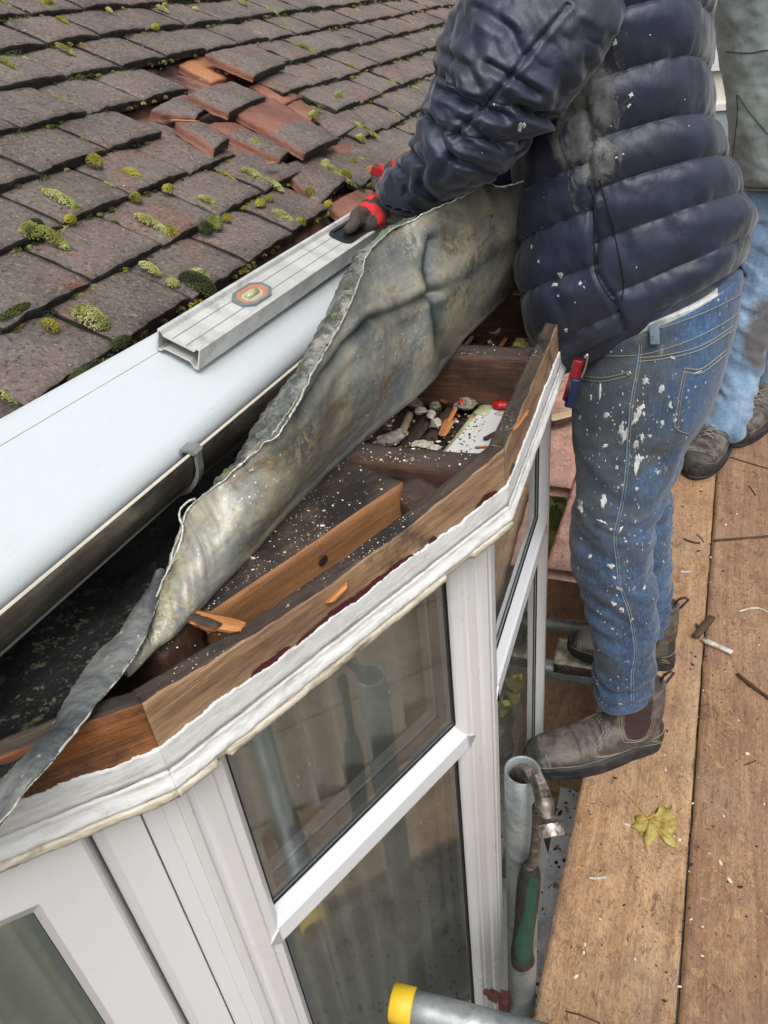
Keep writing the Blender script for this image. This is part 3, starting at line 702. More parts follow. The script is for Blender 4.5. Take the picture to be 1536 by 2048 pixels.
# ---- moss: cushions along the joints and front edges
def tuft_cloud(mb, c, N, T1, T2, a, b, hgt, n, sz, mi, rnd):
    ico = ICO
    for _ in range(n):
        r = math.sqrt(rnd.random()); t = rnd.random()*2*pi
        x, y = r*cos(t), r*sin(t); hh = math.sqrt(max(0, 1-r*r))
        p = c+T1*x*a+T2*y*b+N*(hh*hgt*rnd.uniform(.75, 1.08)); k = sz*rnd.uniform(.6, 1.3)
        bs = len(mb.v)
        for v in ico[0]: mb.v.append(p+v*k)
        for f in ico[1]: mb.f.append((f[0]+bs, f[1]+bs, f[2]+bs))
        mb.m += [mi]*len(ico[1])
bm = bmesh.new(); bmesh.ops.create_icosphere(bm, subdivisions=1, radius=1); ICO = ([v.co.copy() for v in bm.verts], [tuple(v.index for v in f.verts) for f in bm.faces]); bm.free()
moss = MB(); rnd = random.Random(11); YV = Vector((0, 1, 0))
for row, k, o, yc in TILES:
    px = proj(o)
    if not (-80 < px[0] < 1000 and -60 < px[1] < 860): continue
    # in the front-edge corner under the tile
    for _ in range(rnd.choice((3, 4, 6, 7, 9))):
        y = yc+rnd.uniform(-.5, .5)*TW; c = o-US*rnd.uniform(.001, .006); c = Vector((c.x, y, c.z))-UN*.014
        s = rnd.choice((.003, .004, .005, .007)); tuft_cloud(moss, c, UN, US, YV, s, s*rnd.uniform(1, 2.6), s*.9, int(20+s*4200), .0010, rnd.choice((0, 1, 2, 2, 2, 2)), rnd)
    # along the side joint
    if rnd.random() < .5:
        y = yc-.5*TW; s0 = rnd.uniform(.02, .08); ln = rnd.uniform(.006, .03)
        c = o+US*s0+UN*(-.006-s0*.14); c.y = y
        w_ = rnd.uniform(.003, .0075); tuft_cloud(moss, c, UN, US, YV, ln, w_, w_*.95, int(40+ln*w_*1500000), .0010, rnd.choice((0, 0, 1, 0, 2)), rnd)
    if rnd.random() < .25:
        s0 = rnd.uniform(.01, .09); c = o+US*s0-UN*(.002+s0*.14); c.y = yc+rnd.uniform(-.4, .4)*TW
        s = rnd.uniform(.0015, .004); tuft_cloud(moss, c, UN, US, YV, s, s, s*.7, 12, .0011, rnd.choice((0, 1, 2)), rnd)
# moss that can be picked out in the photograph: px, py, along-slope radius, across radius, kind
for x, y, a, b, mi in [(125, 405, .034, .009, 0), (100, 478, .030, .010, 0), (140, 443, .008, .009, 1), (180, 642, .026, .014, 0), (188, 328, .013, .012, 1), (265, 352, .018, .008, 1), (270, 400, .009, .010, 1),
                       (335, 381, .008, .012, 1), (428, 452, .013, .014, 0), (452, 440, .008, .008, 1), (305, 452, .032, .008, 0), (340, 468, .012, .010, 1), (510, 295, .018, .012, 0), (480, 283, .018, .006, 0), (505, 352, .024, .009, 0), (545, 372, .024, .008, 0), (520, 410, .008, .013, 1),
                       (538, 400, .007, .008, 1), (675, 197, .012, .017, 0), (660, 342, .026, .009, 0), (690, 352, .014, .010, 1), (650, 330, .010, .009, 0), (625, 235, .012, .012, 0), (640, 218, .008, .007, 2), (618, 388, .010, .010, 1), (655, 412, .008, .012, 1), (565, 435, .022, .008, 0), (600, 448, .010, .009, 1),
                       (415, 405, .018, .007, 0), (410, 462, .012, .012, 2), (395, 575, .030, .016, 2), (400, 560, .018, .012, 0), (345, 570, .010, .008, 0), (300, 540, .018, .007, 0), (730, 262, .045, .007, 0), (720, 280, .012, .01, 0), (60, 470, .014, .014, 0), (65, 458, .01, .02, 2),
                       (15, 130, .02, .007, 0), (130, 100, .022, .006, 0), (125, 42, .015, .005, 1), (218, 22, .009, .005, 0), (325, 20, .018, .006, 0), (485, 8, .015, .008, 0), (615, 100, .03, .007, 0), (95, 10, .008, .02, 1), (310, 58, .008, .014, 1), (330, 10, .004, .012, 1), (390, 20, .006, .01, 0), (635, 262, .006, .012, 0), (705, 325, .008, .010, 1), (30, 630, .008, .03, 2), (240, 690, .008, .02, 2), (170, 745, .007, .03, 2), (100, 655, .012, .008, 1)]:
    c = RP(x, y, -.006); tuft_cloud(moss, c, UN, US, YV, a, b, min(a, b)*1.25, int(110+a*b*2600000), .0011, mi, rnd)
mo = moss.build('moss', (M_MOSS, M_MOSS2, M_MOSS3), None, True); tag(mo, 'green and yellow moss cushions along the tile joints', 'moss', kind='stuff')
# grit and flakes on tiles
gr = MB()
for _ in range(2600):
    s = rnd.uniform(0, 1.1); y = rnd.uniform(.2, 3.2); P = R0+US*s; P.y = y
    x_, y_ = proj(P)
    if not (-20 < x_ < 1000 and -20 < y_ < 860): continue
    P = P+UN*(.0005-.018*((s/G) % 1)); k = rnd.uniform(.0006, .0018); b = len(gr.v)
    for v in ICO[0]: gr.v.append(P+Vector((v.x*k*1.3, v.y*k*1.6, v.z*k*.7)))
    gr.f += [tuple(i+b for i in f) for f in ICO[1]]; gr.m += [rnd.choice((0, 0, 1, 2))]*len(ICO[1])
gr = gr.build('grit', (simple('grey grit', [(.4, '#6f665e'), (.6, '#8d847b')]), simple('pale grit', [(.4, '#a89f90'), (.6, '#c4bcae')]), simple('dark grit', [(.4, '#2a2521'), (.6, '#40372f')])), None, True)
tag(gr, 'loose grit and flakes scattered over the roof tiles', 'grit', kind='stuff')

# ================================================================== BAY WINDOW
ZT = .992
dm, dl_ = radians(23.7), radians(46.3)
P1 = Vector((-.373, .330, 0)); P2 = Vector((-.170, .791, 0)); P3 = Vector((-.170, 1.352, 0))
P0 = P1-.5*Vector((sin(dl_), cos(dl_), 0)); P4 = P3+.5*Vector((-sin(dm), cos(dm), 0)); P5 = P4+.5*Vector((-sin(dl_), cos(dl_), 0))
BP = [P0, P1, P2, P3, P4, P5]
bay = empty('bay_window', (-.5, 1.07, -2.6), 'white five sided bay window with peeling painted rim', 'bay window')
def corner_t(k):       # tan of half the turn at bay corner k
    if k in (0, 5): return 0
    a = (BP[k]-BP[k-1]).normalized(); b = (BP[k+1]-BP[k]).normalized(); return math.tan(a.angle(b)/2)
def glassmat():
    m = Mat('window glass', .02); out = m.n['Material Output']
    tr = m.n.new('ShaderNodeBsdfTransparent'); tr.inputs[0].default_value = (.93, .95, .94, 1)
    gl = m.n.new('ShaderNodeBsdfGlossy'); gl.inputs['Roughness'].default_value = .015; gl.inputs[0].default_value = (.95, .97, .96, 1)
    b = m.n.new('ShaderNodeBump'); b.inputs['Strength'].default_value = .05; b.inputs['Distance'].default_value = .01; m.l.new(m.noise(2.5, 2), b.inputs['Height']); m.l.new(b.outputs[0], gl.inputs['Normal'])
    fr = m.n.new('ShaderNodeFresnel'); fr.inputs[0].default_value = 1.6
    k = m.math('ADD', m.math('MULTIPLY', fr.outputs[0], 1.25), .05, clamp=True)
    mx = m.n.new('ShaderNodeMixShader'); m.l.new(k, mx.inputs[0]); m.l.new(tr.outputs[0], mx.inputs[1]); m.l.new(gl.outputs[0], mx.inputs[2])
    df = m.n.new('ShaderNodeBsdfDiffuse'); df.inputs[0].default_value = (.55, .54, .50, 1)
    mx2 = m.n.new('ShaderNodeMixShader'); d = m.math('ADD', m.math('MULTIPLY', m.step(m.noise(7, 7, .7), .5, .75), .07), .06)
    m.l.new(d, mx2.inputs[0]); m.l.new(mx.outputs[0], mx2.inputs[1]); m.l.new(df.outputs[0], mx2.inputs[2])
    m.l.new(mx2.outputs[0], out.inputs[0]); m.n.remove(m.p); return m.m
M_GLASS = glassmat()
def sweep(name, prof, L, t0, t1, T, mats, mi, parent, seed=0, step=.004, dispf=None):
    """prof: list of (outward offset, z); end mitres by t0,t1; local x along facet, y inward"""
    nx = max(8, int(L/step)); vs = []; fs = []; n = len(prof)
    for i in range(nx+1):
        for j, (o_, z) in enumerate(prof):
            x0, x1 = -o_*t0, L+o_*t1; x = x0+(x1-x0)*i/nx; y = -o_
            if dispf: dy, dz = dispf(x, j, o_, z, seed); y += dy; z += dz
            vs.append((x, y, z))
    ml = []
    for i in range(nx):
        for j in range(n-1): k = i*n+j; fs.append((k, k+n, k+n+1, k+1)); ml.append(mi[j] if isinstance(mi, (list, tuple)) else mi)
    fs.append(tuple(range(n))); ml.append(0); fs.append(tuple(range(nx*n+n-1, nx*n-1, -1))); ml.append(0)
    return mesh(name, vs, fs, mats, ml, parent, True, T)
nsub = lambda a, b, k: [tuple(a[q]+(b[q]-a[q])*i/k for q in (0, 1)) for i in range(k)]
timber_prof = nsub((-.021, ZT-.11), (-.021, ZT-.001), 3)+nsub((-.021, ZT-.001), (-.001, ZT), 7)+nsub((-.001, ZT), (0, ZT-.052), 9)+nsub((0, ZT-.052), (0, ZT-.10), 3)+[(0, ZT-.10)]
timber_mi = [1]*2+[1]*8+[0]*30
def td(x, j, o_, z, s):
    sag = -.016*max(0, sin(pi*min(1, max(0, x/.503))))*min(1, max(0, (z-ZT+.055)/.055)) if s == 18 else 0
    return (-.0013*fnz((x*.7, z*5, s), 30)-.0010*fnz((x*.3, z*6, s), 90), sag+.0022*fnz((x, o_*4, s+3), 25)*(1 if z > ZT-.02 else .2))
def paint_edge(x, s): return ZT-.053+.0055*fnz((x, 0, s), 9)+.0022*fnz((x, 2, s), 60)+.0016*nz((x, 5, s), 300)
def paint_prof():
    p = [(.0001, ZT-.053), (.0026, ZT-.0535)]+nsub((.0028, ZT-.0545), (.003, ZT-.080), 5)+[(.003, ZT-.0805), (-.0015, ZT-.0815), (-.0012, ZT-.083), (.004, ZT-.0838)]
    for k in range(8): a = k/7; p.append((.004+.0045*(a-.18*sin(2*pi*a)), ZT-.085-.016*a))
    p += [(.0075, ZT-.1025), (.0055, ZT-.1036)]; return p
PP = paint_prof()
def pd(x, j, o_, z, s):
    dz = (paint_edge(x, s)-(ZT-.053))*(1-min(1, max(0, j-1)/6.)) if j < 8 else 0
    return (-.0008*fnz((x, z*3, s), 45)-.0005*fnz((x, z, s), 200), dz+.0007*fnz((x, j*.3, s), 30)*(j > 7))
drip_prof = [(.0040, ZT-.1048), (.0085, ZT-.1042), (.0102, ZT-.1058), (.0105, ZT-.1105), (.0088, ZT-.1138), (.003, ZT-.1145)]
def dd(x, j, o_, z, s):
    br = .006 if fnz((x, 0, s), 9) > .42 else 0
    return (-.0010*fnz((x, 1, s), 35)-.0009*fnz((x, j, s), 170)+br, .0008*fnz((x, 3, s), 28)+.0008*fnz((x, j, s), 190))
FAC = []
for k in range(5):
    a, b = BP[k], BP[k+1]; L = (b-a).length; T = frame_mat(a, b-a); t0, t1 = corner_t(k), corner_t(k+1)
    mats = (W_ORANGE if k == 0 else W_RIM, W_RIMTOP)
    fb = sweep('fascia_board', timber_prof, L, t0, t1, T, mats, timber_mi, bay, 11+k*7, .0035, td)
    fb['label'] = ['rotten orange rim timber on the left facet', 'brown stripped rim timber along the main facet', 'grey brown rim timber at the jacket end', 'rim timber behind the worker', 'far rim timber'][k]
    sweep('white_moulding', PP, L, t0, t1, T, (M_PAINT,), 0, bay, 21+k*5, .002, pd)
    if k != 2: sweep('drip_bead', drip_prof, L, t0, t1, T, (M_CREAM,), 0, bay, 31+k*3, .003, dd)
    # maroon undercoat showing where the white has flaked
    vs = []; fs = []
    spans = {0: [(.14, .22), (.30, .37)], 1: [(.10, .15), (.155, .33), (.355, .37), (.44, .485)], 2: [(.02, .05)], 3: [], 4: []}[k]
    for (x0, x1) in spans:
        n = int((x1-x0)/.002); b0 = len(vs)
        for i in range(n+1):
            x = x0+(x1-x0)*i/n; e = sin(pi*i/n)**.4; pe = paint_edge(x, 21+k*5)
            hgt = (.0075+.003*nz((x, 3, 1), 40))*e; vs += [(x, -.0016, pe-.002), (x, -.0015, pe+.0), (x, -.0014, pe+hgt)]
        for i in range(n):
            for q in (0, 1): kk = b0+i*3+q; fs.append((kk, kk+3, kk+4, kk+1))
    if vs: mesh('maroon_undercoat', vs, fs, M_MAROON, None, bay, True, T)
    FAC.append((a, b, L, T, t0, t1))
# windows
def facet_window(k, ZB=-.95):
    a, b, L, T, t0, t1 = FAC[k]; X, Y = Vector((1, 0, 0)), Vector((0, 1, 0)); zu = Vector((0, 0, 1)); ztop = ZT-.10
    e0, e1 = .03*t0, .03*t1
    gl, gr_ = .073, L-(.073 if k != 2 else .05); zt0, zt1 = .468, .538
    if k == 0: gl, gr_ = .06, L-.165
    f = MB()
    if k != 0:
        post = [(e0, .029), (.017, .029), (.019, .0335), (.027, .0335), (.029, .029), (.048, .029), (.05, .031), (.062, .031), (gl-.002, .040), (gl, .046), (gl, .085), (.005, .085)]
    else: post = [(e0, .03), (gl, .03), (gl, .085), (0, .085)]
    f.prism(post, (0, 0, ZB), (0, 0, ztop), X, Y)
    w_ = L-gr_
    if k != 0: pr = [(L-e1, .029), (L-.021, .029), (L-.023, .0335), (L-.031, .0335), (L-.033, .029), (L-w_*.70, .029), (L-w_*.72, .031), (gr_+.011, .031), (gr_+.002, .040), (gr_, .046), (gr_, .085), (L-.005, .085)]
    else: pr = [(L-e1, .029), (L-.020, .029), (L-.021, .034), (L-.0395, .034), (L-.0398, .044), (L-.0404, .044), (L-.0408, .030), (L-.075, .030), (L-.088, .041), (L-.092, .056), (L-.092, .085), (L-.005, .085)]
    f.prism(pr[::-1], (0, 0, ZB), (0, 0, ztop), X, Y)
    if k != 0:
        f.prism([(.031, ztop), (.031, ztop-.012), (.046, ztop-.03), (.085, ztop-.03), (.085, ztop)][::-1], (gl, 0, 0), (gr_, 0, 0), Y, zu)
    f.prism([(.085, ZB), (-.03, ZB), (-.032, ZB+.02), (.03, ZB+.05), (.085, ZB+.05)][::-1], (e0, 0, 0), (L-e1, 0, 0), Y, zu)
    fr = f.build('window_frame', P_FRAME, bay, False, T)
    bev = fr.modifiers.new('bevel', 'BEVEL'); bev.width = .0018; bev.segments = 2; bev.angle_limit = radians(25)
    if k != 0:
        # transom with splayed mitred ends
        tm = MB(); pf = [(.085, zt1), (.050, zt1), (.0345, zt1-.020), (.0300, zt1-.024), (.0295, zt0+.016), (.034, zt0+.010), (.050, zt0), (.085, zt0)]
        n = len(pf); vs = []
        for side, gx in ((-1, gl), (1, gr_)):
            for (y, z) in pf:
                mid = (zt0+zt1)/2; sp = .0 if y > .049 else .016*(1-abs(z-mid)/(zt1-mid))*0+.010
                vs.append((gx+side*sp, y+.0004, z))
        # diagonal tips
        tm.add(vs, [(q, (q+1) % n, n+(q+1) % n, n+q) for q in range(n)]+[tuple(range(n))[::-1], tuple(range(n, 2*n))])
        for side, gx in ((-1, gl), (1, gr_)):
            tm.add([(gx+side*.010, .0287, zt1-.024), (gx+side*.010, .0287, zt0+.014), (gx+side*.028, .0287, (zt0+zt1)/2-.003),
                    (gx+side*.010, .034, zt1-.024), (gx+side*.010, .034, zt0+.014), (gx+side*.028, .034, (zt0+zt1)/2-.003)],
                   [(0, 1, 2), (2, 1, 0), (0, 3, 5, 2), (1, 2, 5, 4)])
        to = tm.build('transom', P_BEAD, bay, False, T); bv = to.modifiers.new('bevel', 'BEVEL'); bv.width = .0014; bv.segments = 2; bv.angle_limit = radians(25)
        panes = [(gl, gr_, zt1, ztop-.03), (gl, gr_, ZB+.05, zt0)]
    else:
        # opening sash: mitred profile round its pane
        x1 = L-.092; zs = ztop-.035; gi, gz = L-.165, .752
        m_ = MB(); x0 = .02
        outer = [(x0, ZB+.05), (x1, ZB+.05), (x1, zs+.035), (x0, zs+.035)]
        rings = [(0, .062), (.0005, .030), (.003, .026), (.060, .022), (.062, .024), (.074, .036), (.076, .055)]
        cx = [(+1, +1), (-1, +1), (-1, -1), (+1, -1)]
        tot = x1-gi
        for r_, y in rings:
            for (ox, oz), (sx, sz) in zip(outer, cx): m_.v.append(Vector((ox+sx*r_/.076*tot, y, oz+sz*r_/.076*(zs+.035-gz))))
        for q in range(len(rings)-1):
            for c in range(4): m_.f.append((q*4+c, q*4+(c+1) % 4, q*4+4+(c+1) % 4, q*4+4+c)); m_.m.append(0)
        sa = m_.build('sash', P_FRAME, bay, False, T); bv = sa.modifiers.new('bevel', 'BEVEL'); bv.width = .0012; bv.segments = 2
        panes = [(x0+tot, gi, ZB+.05+tot, gz)]
    for (x0, x1, z0, z1) in panes:
        m_ = MB(); m_.add([(x0-.004, .048, z0-.004), (x1+.004, .048, z0-.004), (x1+.004, .048, z1+.004), (x0-.004, .048, z1+.004)], [(0, 1, 2, 3)])
        pane = m_.build('glass_pane', M_GLASS, bay, False, T)
        g = MB(); w1 = .0018
        for (q0, q1, r0, r1) in ((x0, x0+w1, z0, z1), (x1-w1, x1, z0, z1), (x0+w1, x1-w1, z0, z0+w1), (x0+w1, x1-w1, z1-w1, z1)): g.box(q0, q1, .0440, .0466, r0, r1, 0)
        w2 = .013
        for (q0, q1, r0, r1) in ((x0, x0+w2, z0, z1), (x1-w2, x1, z0, z1), (x0+w2, x1-w2, z0, z0+w2), (x0+w2, x1-w2, z1-w2, z1)): g.box(q0, q1, .0510, .0660, r0, r1, 1)
        g.build('glazing_seal', (P_BLACK, P_SPACER), pane, False, T)
        m_ = MB(); w3 = .017
        for (q0, q1, r0, r1) in ((x0, x0+w3, z0, z1), (x1-w3, x1, z0, z1), (x0+w3, x1-w3, z0, z0+w3), (x0+w3, x1-w3, z1-w3, z1)): m_.box(q0, q1, .0703, .085, r0, r1, 0)
        m_.build('inner_bead', P_BEAD, pane, False, T)
for k in range(5): facet_window(k)
# wall below the windows and the sills' base
m = MB()
for k in range(5):
    a, b, L, T, t0, t1 = FAC[k]; m.box(.012*t0, L-.012*t1, .015, .10, -2.6, -.955, T=T)
m.build('base_wall', brick.m, bay)
# ceiling board of the bay seen between joists
vs = [tuple(p+Vector((0, 0, .868))) for p in [BP[0]+Vector((.02, .06, 0)), BP[1]+Vector((-.045, .03, 0)), BP[2]+Vector((-.05, .01, 0)), BP[3]+Vector((-.05, -.01, 0)), BP[4]+Vector((-.03, -.03, 0)), BP[5]+Vector((.02, -.05, 0))]]+[(-.79, 2.1, .868), (-.79, .03, .868)]
vs += [(v[0], v[1], .862) for v in vs]; n = 8
mesh('ceiling_board', vs, [tuple(range(n)), tuple(range(2*n-1, n-1, -1))]+[(q, q+n, (q+1) % n+n, (q+1) % n) for q in range(n)], simple('dusty dark ceiling board', [(.35, '#1a1512'), (.5, '#342b24'), (.62, '#54473b'), (.75, '#7d6f5c')], 25, .95, .9), None, bay, False)
# curtain inside
M_CURT = simple('grey cream curtain', [(.35, '#c2c4b4'), (.6, '#dadbce')], 6, .9, .2)
for k, (c0, c1) in enumerate([(0, 3), (2, 5)]):
    vs = []; fs = []; pts = []
    inn = [BP[q]+Vector((-.13, .08 if q < 2 else (-.1 if q > 3 else 0), 0)) for q in range(6)]
    seq = inn[c0:c1+1]; n = 240
    for i in range(n+1):
        p = crm(seq, i/n*(len(seq)-1)); w_ = .018*sin(i*.62+1.5*sin(i*.11))
        d = (crm(seq, min(1, (i+1)/n)*(len(seq)-1))-crm(seq, max(0, (i-1)/n)*(len(seq)-1))).normalized(); pn = Vector((d.y, -d.x, 0))
        if k == 1 and False: continue
        pts.append(p+pn*w_)
    zs = [-.9, -.4, .1, .5, .855]
    for z in zs:
        for p in pts: vs.append((p.x, p.y, z))
    for r_ in range(len(zs)-1):
        for i in range(n):
            if i/n > 2: continue
            q = r_*(n+1)+i; fs.append((q, q+1, q+n+2, q+n+1))
    if k == 0:
        o = mesh('curtain', vs, fs, M_CURT); tag(o, 'pleated grey net curtain behind the bay window glass', 'curtain')
        sm = o.modifiers.new('thick', 'SOLIDIFY'); sm.thickness = .0015

# ------------------------------------------------------------------ roof timbers of the bay
JT = .976
rim_in = -.17-.023
def joist(label, y, x0, x1, w=.045, h=.098, seed=0, dz=0., mats=None, name='joist', rough=.003):
    o = rough_beam(name, (x0, y, JT+dz), (x1, y, JT+dz), w, h, mats or (W_JTOP, W_JOIST), seed=seed, rough=rough, ragged=.002)
    return tag(o, label, 'joist', 'joists of the bay roof')
yB = Z(800, 926, JT).y+.022; yC = Z(990, 712, JT).y+.022; yD = Z(1060, 588, JT).y+.022
joist('dark speckled joist just beyond the thick sawn beam', yB, -.70, rim_in, seed=2)
joist('brown wormy joist with orange raw patch at its left', yC, -.70, rim_in, seed=5)
joist('farthest joist, half hidden beneath the jacket', yD, -.72, rim_in, seed=8, mats=(W_PALE, W_JOIST))
joist('joist hidden behind the worker past the farthest visible one', yD+.31, -.74, -.26, seed=9)
# raw orange patch on joist C
p = Z(905, 722, JT+.001)
o = rough_beam('torn_patch', (-.405, yC-.0235, JT-.004), (-.335, yC-.0235, JT-.004), .004, .020, (W_ORANGE, W_ORANGE), rough=.002, seed=3); tag(o, 'orange torn timber patch on the wormy joist', 'timber patch')
md = (P2-P1).normalized(); mn = Vector((md.y, -md.x, 0))
a = Z(421, 1222, JT); b = Z(806, 963, JT)
dA = (b-a).normalized(); nA = Vector((-dA.y, dA.x, 0))
o = rough_beam('thick_beam', a+nA*.058, b+nA*.058, .116, .095, (W_BEAMTOP, W_BEAM), seed=21, rough=.0016); tag(o, 'thick beam with black speckled top and fresh sawn orange side', 'beam')
kn = chunk('knot', a+dA*.145-nA*.0005-Vector((0, 0, .03)), (.007, .0015, .006), Mat('dark knot', .6).color('#2a120a').m, 4, o, 2, .2, (0, 0, math.atan2(dA.y, dA.x)))
f0, f1 = Z(318, 1278, JT-.004), Z(405, 1308, JT-.004)
yE = (Z(360, 1292, JT).y+Z(430, 1234, JT).y)/2
o = rough_beam('joist', (-.72, yE, JT-.004), (-.405, yE, JT-.004), .062, .095, (W_JTOP, W_JOIST), seed=31); tag(o, 'nearest joist beside the black hole, with an orange splinter on it', 'joist', 'joists of the bay roof')
o = rough_beam('wood_splinter', Z(385, 1232, JT+.012), Z(488, 1252, JT+.008), .022, .006, (W_SPLINT, W_ORANGE), seed=33, rough=.003, ragged=.006); tag(o, 'orange torn splinter lying on the nearest joist', 'splinter')
o = rough_beam('wood_splinter', Z(372, 1226, JT+.012), Z(432, 1248, JT+.014), .014, .008, (W_JTOP, W_ORANGE), seed=37, rough=.003, ragged=.006); tag(o, 'dark broken sliver beside the orange splinter on the joist', 'splinter')
# small noggin between joist B and the beam end
o = rough_beam('noggin', (-.29, yB-.03, JT-.02), (-.235, yB-.075, JT-.02), .05, .07, (W_JTOP, W_JOIST), seed=41); tag(o, 'short dark block between the thick beam end and rim', 'timber block')

# ------------------------------------------------------------------ debris in the open bays between joists
zf = .872
def strip(label, a, b, w, h=.008, mats=(W_JTOP, W_JOIST), z=zf+.012, seed=0, name='timber_strip', cat='strip', group=None, **kw):
    o = rough_beam(name, Z(*a, z), Z(*b, z), w, h, mats, seed=seed, rough=.0015, **kw); return tag(o, label, cat, group)
GS = 'dusty laths on the bay ceiling'
LB = 'dusty grey timber lath lying between the joists'
for i, (a, b, w) in enumerate([((770, 880), (835, 795), .020), ((812, 890), (880, 800), .022), ((846, 893), (905, 812), .018), ((905, 705), (955, 650), .020), ((945, 700), (985, 655), .02), ((968, 700), (1015, 652), .022), ((1000, 700), (1035, 665), .016)]):
    strip(LB, a, b, w, seed=50+i, group=GS)
M_LATHG = simple('pale green plastic strip', [(.35, '#7f8567'), (.55, '#b0b58e'), (.7, '#c8cab0')], 18, .35)
strip('pale yellow green strip beside the white ribbed panel', (892, 905), (958, 820), .016, .006, (M_LATHG, M_LATHG), zf+.014, 61)
strip('green grey lump of plastic by the red lid', (960, 826), (985, 800), .022, .012, (M_LATHG, M_LATHG), zf+.02, 62, cat='plastic', name='plastic_lump')
# white ribbed upvc soffit panel
m = MB(); A = Z(932, 905, zf+.012); B = Z(1018, 800, zf+.012); d = (B-A).normalized(); nn = Vector((d.y, -d.x, 0)); w_ = .055; prof = []
prof = [(-w_/2, 0)]
for k in range(7): x = -w_/2+w_*k/7; prof += [(x+.001, .004), (x+w_/7-.0015, .004), (x+w_/7-.0008, .0022)]
prof += [(w_/2, 0)]; prof = [(x, z) for x, z in prof]
m.prism(prof, A-d*.02, B, nn, Vector((0, 0, 1)))
M_DIRTYW = Mat('dirty white pvc', .4); n_ = M_DIRTYW.noise(60, 6, .75); k_ = M_DIRTYW.math('LESS_THAN', M_DIRTYW.vor(130), .28); 
M_DIRTYW.color(M_DIRTYW.mix(k_, '#d2d2ce', '#2a211b'))
o = m.build('ribbed_panel', M_DIRTYW.m); tag(o, 'white ribbed plastic panel sprinkled with dirt by the rim', 'plastic panel')
M_RUB = simple('white rubble', [(.35, '#8d8878'), (.55, '#c2bdae'), (.7, '#d8d4c8')], 50, .9, 1.)
M_RUBD = simple('grey rubble', [(.35, '#4f4a42'), (.55, '#88816f'), (.7, '#a29c8c')], 50, .9, 1.)
RUB = [((782, 876), (.026, .010, .009), 0, .9, 'long pale rubble piece nearest the zinc fold'), ((826, 805), (.018, .009, .009), 1, -.3, 'grey plaster lump at the top left of the rubble'), ((842, 822), (.010, .007, .006), 0, .5, 'grey lump beside the top left plaster lump'),
       ((862, 830), (.007, .011, .007), 0, .2, 'white upright lump with a soft brown side'), ((873, 846), (.008, .009, .007), 0, .9, 'white knobbly lump with two dark holes'), ((844, 888), (.016, .008, .004), 0, .3, 'flat white flake close to the speckled joist'), ((868, 895), (.010, .007, .004), 0, .1, 'grey flake next to the flat white flake'),
       ((1008, 828), (.014, .007, .004), 0, .1, 'cream torn chip over the white ribbed panel'), ((930, 808), (.016, .012, .009), 1, .5, 'brown nest like clump beside the small red cap'), ((870, 812), (.008, .007, .007), 1, .5, 'beige lump left of the small red cap')]
for i, (p, s, k, rz, lb) in enumerate(RUB):
    tag(chunk('rubble_lump', Z(*p, zf+.016+s[2]), s, M_RUB if k == 0 else M_RUBD, i*3.3, None, 4, .38, (0, 0, rz)), lb, 'rubble', 'rubble between the joists')
for i, (p, q, w_, h_, mt, lb) in enumerate([((800, 868), (822, 822), .012, .006, 'W_PALE', 'short pale lath under the long rubble piece'), ((885, 868), (900, 838), .016, .004, 'W_SPLINT', 'thin tan wood flake in front of the nest clump'), ((940, 800), (905, 790), .012, .007, 'W_ORANGE', 'rotten orange wood shard along the wormy joist'), ((880, 800), (905, 790), .014, .010, 'W_ORANGE', 'crumbling brown wood chunk left of the rotten orange shard'),
        ((968, 876), (992, 862), .006, .004, 'W_JTOP', 'small dark splinter on the ribbed panel'), ((930, 690), (948, 668), .010, .005, 'W_PALE', 'pale lath end beside the far red cap'), ((1000, 690), (1012, 672), .010, .006, 'W_SPLINT', 'tan chip near the broken brown shell')]):
    o = rough_beam('wood_fragment', Z(*p, zf+.026), Z(*q, zf+.022), w_, h_, (globals()[mt], globals()[mt]), seed=120+i, rough=.003, ragged=.006); tag(o, lb, 'wood fragment', 'wood fragments between the joists')
def nutshell():
    bm = bmesh.new(); bmesh.ops.create_icosphere(bm, subdivisions=3, radius=.013)
    bmesh.ops.delete(bm, geom=[v for v in bm.verts if v.co.z > .005+.002*nz(v.co, 200)], context='VERTS')
    for v in bm.verts: v.co *= 1+.1*nz(v.co, 90)
    me = bpy.data.meshes.new('eggshell'); bm.to_mesh(me); bm.free(); me.materials.append(simple('brown shell', [(.4, '#8a5a3c'), (.6, '#c09a78')], 60))
    for p in me.polygons: p.use_smooth = True
    o = bpy.data.objects.new('snail_shell', me); COL.objects.link(o); o.location = Z(990, 657, zf+.035); o.rotation_euler = (.5, -.4, 0)
    md_ = o.modifiers.new('t', 'SOLIDIFY'); md_.thickness = .0012; return o
tag(nutshell(), 'broken hollow brown shell among the far laths', 'shell')
M_FOAM = simple('yellow foam', [(.35, '#8f8440'), (.55, '#c9c07a'), (.7, '#ddd6a0')], 30, .8)
tag(chunk('foam_lump', Z(1045, 690, zf+.03), (.016, .012, .011), M_FOAM, 4, None, 4, .5), 'yellow expanding foam lump beside the white pipe collar', 'foam')
m = MB(); c = Z(1071, 692, zf+.035)
for (r0, r1, z0, z1) in ((.0, .0, 0, 0),): pass
n = 32
for r_, z in ((.0105, -.03), (.0105, .002), (.0125, .003), (.0145, .001), (.0145, -.008), (.020, -.010), (.020, -.014), (.0145, -.016), (.0145, -.03)):
    for j in range(n): an = 2*pi*j/n; m.v.append(c+Vector((r_*cos(an), r_*sin(an), z)))
for q in range(8):
    for j in range(n): m.f.append((q*n+j, (q+1)*n+j, (q+1)*n+(j+1) % n, q*n+(j+1) % n)); m.m.append(0)
